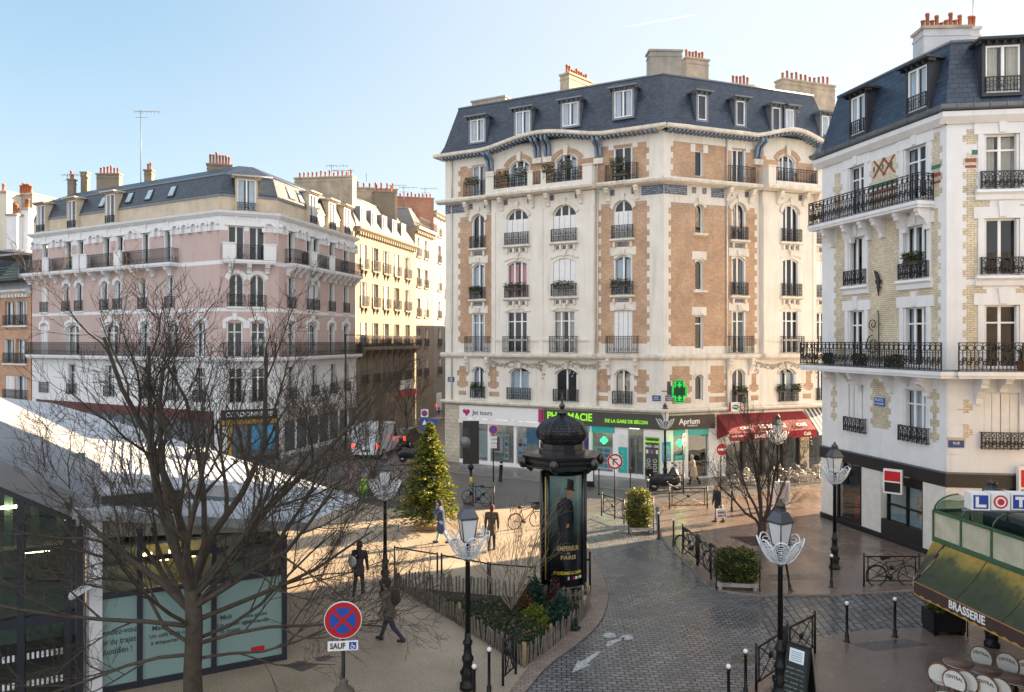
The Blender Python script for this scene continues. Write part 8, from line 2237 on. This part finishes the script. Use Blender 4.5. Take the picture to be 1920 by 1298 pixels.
def scooter(base, rz, label, cover):
    t = thing('scooter', label, 'scooter', base, rz); M = W[t.name]
    for x in (-.6, .62):
        w_ = MB(); w_.tube([(x, -.06, .24), (x, .06, .24)], .24, 16, TYRE); w_.tube([(x, -.065, .24), (x, .065, .24)], .12, 10, CHR); w_.build('wheel', t, M)
    b = MB(); rows = [(-.95, .12, .45, .62), (-.8, .24, .3, .95), (-.45, .27, .25, 1.02), (-.1, .26, .2, .85), (.2, .28, .25, .95), (.42, .36, .35, 1.28), (.58, .3, .4, 1.22), (.78, .2, .4, .8), (.86, .1, .5, .65)]
    n = 12; vs = []
    for x, wd_, z0, z1 in rows:
        for k in range(n): a = 2 * math.pi * k / n; vs.append((x, wd_ * math.cos(a), (z0 + z1) / 2 + (z1 - z0) / 2 * math.sin(a)))
    fs = [(i * n + k, (i + 1) * n + k, (i + 1) * n + (k + 1) % n, i * n + (k + 1) % n) for i in range(len(rows) - 1) for k in range(n)] + [tuple(range(n)), tuple((len(rows) - 1) * n + k for k in range(n - 1, -1, -1))]
    b.add(vs, fs, cover, True); b.build('body', t, M)
    h_ = MB(); h_.tube([(.4, -.38, 1.15), (.5, 0, 1.2), (.4, .38, 1.15)], .02, 5, TYRE)
    for q in (-.3, .3): h_.tube([(.45, q, 1.18), (.48, q * 1.1, 1.4)], .008, 4, CHR); h_.ball((.48, q * 1.1, 1.42), .06, BLACKP, 8, 5)
    h_.build('handlebar', t, M); s_ = MB(); s_.box(-1.05, -.7, -.2, .2, .85, 1.2, BLACKP); s_.build('top_box', t, M)
scooter(gp(1247, 922), .05, 'black scooter under a dark cover behind the barrier at the pharmacy corner', plain('black scooter cover', (.012, .014, .02), .35, var=.3)); scooter(gp(772, 868), .3, 'black scooter parked behind the Christmas tree', plain('black scooter cover', (.012, .014, .02), .35))
def vehicle(base, rz, label, cat, name, L, Wd, Hh, col, van=True):
    t = thing(name, label, cat, base, rz); M = W[t.name]; b = MB(); hw = Wd / 2
    prof = [(-L / 2, .3), (L / 2 - .1, .3), (L / 2, .55), (L / 2 - .05, .95), (L / 2 - .75, 1.12), (L / 2 - 1.35, Hh - .05), (L / 2 - 1.6, Hh), (-L / 2 + .15, Hh), (-L / 2, Hh - .15)] if van else [(-L / 2, .35), (L / 2 - .1, .3), (L / 2, .5), (L / 2 - .1, .8), (L / 2 - 1.1, .95), (L / 2 - 1.8, Hh), (-L / 2 + .9, Hh), (-L / 2 + .2, .98), (-L / 2, .9)]
    b.slab(prof, -hw, hw, col); b.build('body', t, M); wn = MB(); gw = plain('vehicle glass', (.02, .025, .03), .08, spec=.8)
    for y in (-hw - .006, hw + .006): wn.add([(x, y, z) for x, z in ([(L / 2 - 1.35, 1.15), (L / 2 - .85, 1.15), (L / 2 - 1.4, Hh - .2), (L / 2 - 1.75, Hh - .2), (L / 2 - 1.75, 1.15)] if van else [(L / 2 - 1.2, .97), (L / 2 - 1.85, Hh - .06), (-L / 2 + .95, Hh - .06), (-L / 2 + .4, 1.0)])], [(0, 1, 2, 3, 4) if van else (0, 1, 2, 3)], gw)
    xb = -L / 2 - .006
    if van: wn.box(xb, xb + .004, -.012, .012, .45, Hh - .12, gw); wn.box(xb, xb + .004, -.3, .3, .5, .62, gw)
    else: wn.add([(-L / 2 + .22, -hw * .8, 1.0), (-L / 2 + .22, hw * .8, 1.0), (-L / 2 + .86, hw * .75, Hh - .04), (-L / 2 + .86, -hw * .75, Hh - .04)], [(0, 3, 2, 1)], gw)
    wn.build('window', t, M)
    for x in (-L / 2 + .8, L / 2 - .85):
        for y in (-hw + .05, hw - .05): w_ = MB(); w_.tube([(x, y - .12, .32), (x, y + .12, .32)], .32, 16, TYRE); w_.tube([(x, y - .125, .32), (x, y + .125, .32)], .18, 10, CHR); w_.build('wheel', t, M)
    for q in (-1, 1): l_ = MB(); l_.box(xb - .01, xb + .02, q * hw * .9 - .07, q * hw * .9 + .07, .75, 1.05, emit('tail lamp', (.9, .02, .01), 2.0)); l_.build('tail_lamp', t, M)
pv = G(708, 852); vehicle((pv.x, pv.y, .02), 1.4, 'white delivery van half hidden behind the tall broom-like shrub', 'van', 'delivery_van', 4.8, 1.95, 2.25, plain('van paint', (.62, .66, .70), .35, var=.05))
pv = G(757, 838); vehicle((pv.x, pv.y, .02), 1.38, 'dark car with red tail lamps in the side street', 'car', 'parked_car', 4.1, 1.7, 1.45, plain('dark car paint', (.03, .03, .035), .25, coat=.5), False)
pv = G(815, 772); vehicle((pv.x, pv.y, .02), 1.38, 'white van far up the side street', 'van', 'delivery_van', 4.8, 1.95, 2.25, MATS['van paint'])
# ================================================================ cafe front and terraces
rt = thing('awning', 'dark red cafe awning with lettered valance on the brick building', 'awning', tuple(B2.w(B2.u(1440), -.6, 2.4))); M = B2.M
RAW = plain('red awning canvas', (.17, .012, .016), .8, var=.2); RAW2 = plain('red valance', (.24, .014, .018), .8, var=.15); ua, ub = B2.u(1343), B2.u(1503)
m = MB(); m.poly([(ua, -1.25, 2.75), (ub, -1.25, 2.75), (ub, -.06, 3.75), (ua, -.06, 3.75)], RAW); m.poly([(ua, -.06, 3.75), (ua, -1.25, 2.75), (ua, -.06, 2.3)], RAW2); m.poly([(ub, -1.25, 2.75), (ub, -.06, 3.75), (ub, -.06, 2.3)], RAW2); m.build('canvas', rt, M)
m = MB(); m.box(ua, ub, -1.27, -1.25, 2.33, 2.76, RAW2); m.build('valance', rt, M); l_ = MB(); mid = (ua + ub) / 2
for tx, u_, s_, z_ in (('CAVE', ua + 1.3, .3, 3.0), ('LE RAPIDE', mid + .1, .42, 3.05), ('CAFÉ', ub - .9, .32, 3.05)): put_text(l_, tx, u_, -1.02, z_, s_, SWHT, 1, rx=-.87)
put_text(l_, 'BRASSERIE BAR', mid - .4, -1.28, 2.54, .3, SWHT, 1); put_text(l_, 'Café', ub - .7, -1.28, 2.54, .28, SWHT, 1); put_text(l_, 'CAFÉ TABAC', ua + .6, -1.28, 2.6, .16, SWHT, 1); l_.build('lettering', rt, M)
ro_ = thing('awning', 'striped grey and white awning at the right end of the brick building', 'awning', tuple(B2.w(B2.u(1535), -.6, 2.4))); m = MB(); uc_ = B2.u(1506); ue_ = B2.L + .2; k = 14
for i in range(k): a, b = uc_ + (ue_ - uc_) * i / k, uc_ + (ue_ - uc_) * (i + 1) / k; m.poly([(a, -1.3, 2.6), (b, -1.3, 2.6), (b, -.06, 3.9), (a, -.06, 3.9)], DARKG if i % 2 else plain('faded stripe', (.45, .44, .43), .8))
m.build('canvas', ro_, M); m = MB(); m.box(uc_, ue_, -1.32, -1.3, 2.4, 2.6, SWHT); m.build('valance', ro_, M)
WOODC = plain('rattan frame', (.16, .075, .035), .5, var=.25); CW = plain('white rattan weave', (.62, .61, .57), .6, var=.12, scale=30)
def chair(txt, fm, pm, name='bistro_chair', label='', group=None):
    t = thing(name, label, 'chair', (0, 0, 0), 0, group)
    s_ = MB(); s_.lathe([(.0, .43), (.19, .43), (.21, .445), (.21, .46), (.0, .465)], 16, (0, 0, 0), pm, cap=False); s_.build('seat', t)
    for x, y in ((.15, .15), (.15, -.15), (-.17, .14), (-.17, -.14)): l_ = MB(); l_.tube([(x * .9, y * .9, .44), (x * 1.2, y * 1.15, 0)], .014, 6, fm); l_.build('leg', t)
    b = MB(); hoop = [(-.2 - .05 * math.sin(a) * 0 - .06, .21 * math.cos(a), .66 + .22 * math.sin(a)) for a in [-.6 + k * (math.pi + 1.2) / 14 for k in range(15)]]
    b.tube([(-.18, .17, .44)] + hoop + [(-.18, -.17, .44)], .017, 6, fm); b.add([(p[0] - .005, p[1], p[2]) for p in hoop] + [(p[0] + .012, p[1], p[2]) for p in hoop], [tuple(range(15)), tuple(range(29, 14, -1))], pm); bo = b.build('backrest', t)
    if txt:
        l_ = MB(); me = TXT[('CENTRAL', 1)]; l_.add([(-.245 + .004 * v.co.z, v.co.x * .072, .72 + v.co.y * .085 + .03 * (1 - (v.co.x / 2.6) ** 2)) for v in me.vertices], [tuple(p.vertices) for p in me.polygons], BBLK); l_.build('lettering', bo)
    return t
def put(proto, first, loc, rz, lb):
    if first: proto.matrix_basis = T(*loc) @ RZ(rz); W[proto.name] = proto.matrix_basis.copy(); proto['label'] = lb; return proto
    return dup(proto, loc, rz, lb)
CHS = 1.12
def gz_at(px, py, z): p = G(px, py, z); return (p.x, p.y, .07)
ch_ = chair(True, WOODC, CW, label='x', group='white backed bistro chairs on the brasserie terrace')
far, near = 3.75, .75
lst = [(1829, 1243, far, 'white backed bistro chair at the far left of the brasserie terrace, lettering towards the camera'), (1878, 1256, far, 'white backed bistro chair behind the middle brown table'), (1917, 1268, far, 'white backed bistro chair cut by the right edge behind the tables'), (1770, 1262, near, 'bistro chair with brown hoop left of the first brown table'), (1819, 1276, near, 'bistro chair with brown hoop in front of the middle brown table'), (1881, 1290, near, 'bistro chair with brown hoop in front of the right brown table'), (1777, 1290, far, 'white backed bistro chair at the bottom edge, left of two'), (1836, 1300, far, 'white backed bistro chair at the bottom edge, right of two')]
for i, (px, py, rz, lb) in enumerate(lst): o = put(ch_, i == 0, gz_at(px, py, .76), rz, lb); o.matrix_basis = o.matrix_basis @ Matrix.Scale(CHS, 4)
TT = plain('brown table top', (.20, .115, .09), .4, var=.2)
def table():
    t = thing('bistro_table', 'x', 'table', (0, 0, 0), 0, 'round brown bistro tables'); m = MB(); m.lathe([(.0, .72), (.33, .72), (.33, .75), (0, .752)], 24, (0, 0, 0), TT, cap=False); m.build('table_top', t); m = MB(); m.tube([(.335 * math.cos(k * math.pi / 12), .335 * math.sin(k * math.pi / 12), .737) for k in range(25)], .014, 5, CHR, cap=False); m.build('rim', t); m = MB(); m.lathe([(.2, 0), (.2, .02), (.03, .05), (.03, .72)], 10, (0, 0, 0), BLACKP); m.build('pedestal', t); return t
tb_ = table()
for i, (px, py, lb) in enumerate(((1800, 1249, 'round brown table with metal rim, left of three on the brasserie terrace'), (1852, 1263, 'round brown table with metal rim, middle of three on the brasserie terrace'), (1905, 1279, 'round brown table with metal rim, right of three on the brasserie terrace'))): put(tb_, i == 0, gz_at(px, py, .75), 0, lb)
gch = chair(False, plain('grey metal frame', (.20, .195, .19), .35, .6), plain('grey weave', (.10, .095, .09), .7), 'cafe_chair', 'x', 'grey metal chairs on the cafe terrace')
k = 0
for row, off in ((0, -2.0), (1, -2.9)):
    for i in range(11):
        px = 1376 + i * 15.5 + row * 5
        if 1418 < px < 1436: continue
        p = B2.w(B2.u(px, -off), off, .1); put(gch, k == 0, tuple(p), B2.ang + (math.pi / 2 if (i + row) % 3 else -1.2) + rn.uniform(-.3, .3), 'grey metal cafe chair in the rows below the red awning'); k += 1
t2 = dup(tb_, tuple(B2.w(B2.u(1405), -2.45, .1)), 0, 'small round table among the chairs of the red cafe, left one'); dup(tb_, tuple(B2.w(B2.u(1480), -2.45, .1)), 0, 'small round table among the chairs of the red cafe, right one')
# boards
ab_ = thing('chalkboard', 'black folding chalkboard with white handwriting beside the near lamp post', 'board', gp(1497, 1318), -.85); M = W[ab_.name]
CH_ = plain('chalk board', (.015, .022, .022), .6, var=.3); CHK = plain('chalk', (.45, .48, .5), .9, var=.2)
for sg, nm in ((1, 'front_leaf'), (-1, 'rear_leaf')):
    m = MB(); m.xf = T(0, -.24 * sg, 0) @ RX(-.19 * sg); m.box(-.3, .3, -.015, .015, 0, 1.28, BLACKP); m.box(-.26, .26, -.022 if sg > 0 else .015, -.015 if sg > 0 else .022, .08, 1.22, CH_)
    if sg > 0:
        m.box(-.17, .17, -.03, -.022, .88, 1.17, WSIGN)
        for j in range(5): m.box(-.13, .13, -.034, -.03, .92 + j * .045, .935 + j * .045, POST[0])
        for j in range(7):
            for q in range(4): x = -.22 + q * .11 + rn.uniform(-.02, .02); m.tube([(x + f * .09, -.026, .14 + j * .1 + .018 * math.sin(f * 19 + q)) for f in (0, .2, .4, .6, .8, 1)], .005, 3, CHK)
    m.build(nm, ab_, M)
m = MB(); m.box(-.4, .4, -.03, .03, .1, 1.35, WSIGN); m.box(-.32, .32, -.036, -.03, .3, 1.25, plain('menu print', (.5, .42, .4), .6, var=.5, scale=14)); put_text(m, 'Menu', 0, -.04, 1.27, .12, BBLK, 0); o = m.build('menu_board', None, T(*gp(1466, 958)) @ RZ(.1)); tag(o, 'pale menu board standing behind the sunlit lamp post', 'board')
m = MB(); m.box(-.3, .3, -.05, .05, .0, 1.95, BLACKP); m.box(-.24, .24, -.056, -.05, .3, 1.85, POST[1]); m.box(-.2, .2, -.06, -.056, 1.3, 1.75, POST[0]); o = m.build('poster_stand', None, T(*gp(1104, 914)) @ RZ(-.2)); tag(o, 'black framed poster stand right behind the advertising column', 'board')
m = MB(); m.ball((0, 0, .45), .3, plain('hi vis green', (.30, .62, .03), .6, var=.15), 12, 9, .8, .7, 1.5); m.tube([(0, 0, .8), (.02, 0, 1.0)], [.12, .2], 8, MATS['hi vis green']); o = m.build('rubbish_bag', None, T(*gp(681, 938))); tag(o, 'bright yellow green rubbish bag behind the picket fence', 'bag')
m = MB(); GLW = emit('golden light', (1, .62, .2), 3.0)
for i in range(46): p = B2.w(B2.u(rn.uniform(1524, 1546)), -.7 - rn.random() * .5, rn.uniform(1.5, 2.6)); m.ball(p, .03, GLW, 5, 4)
tag(m.build('light_garland'), 'cluster of golden fairy lights under the striped awning', 'light garland')
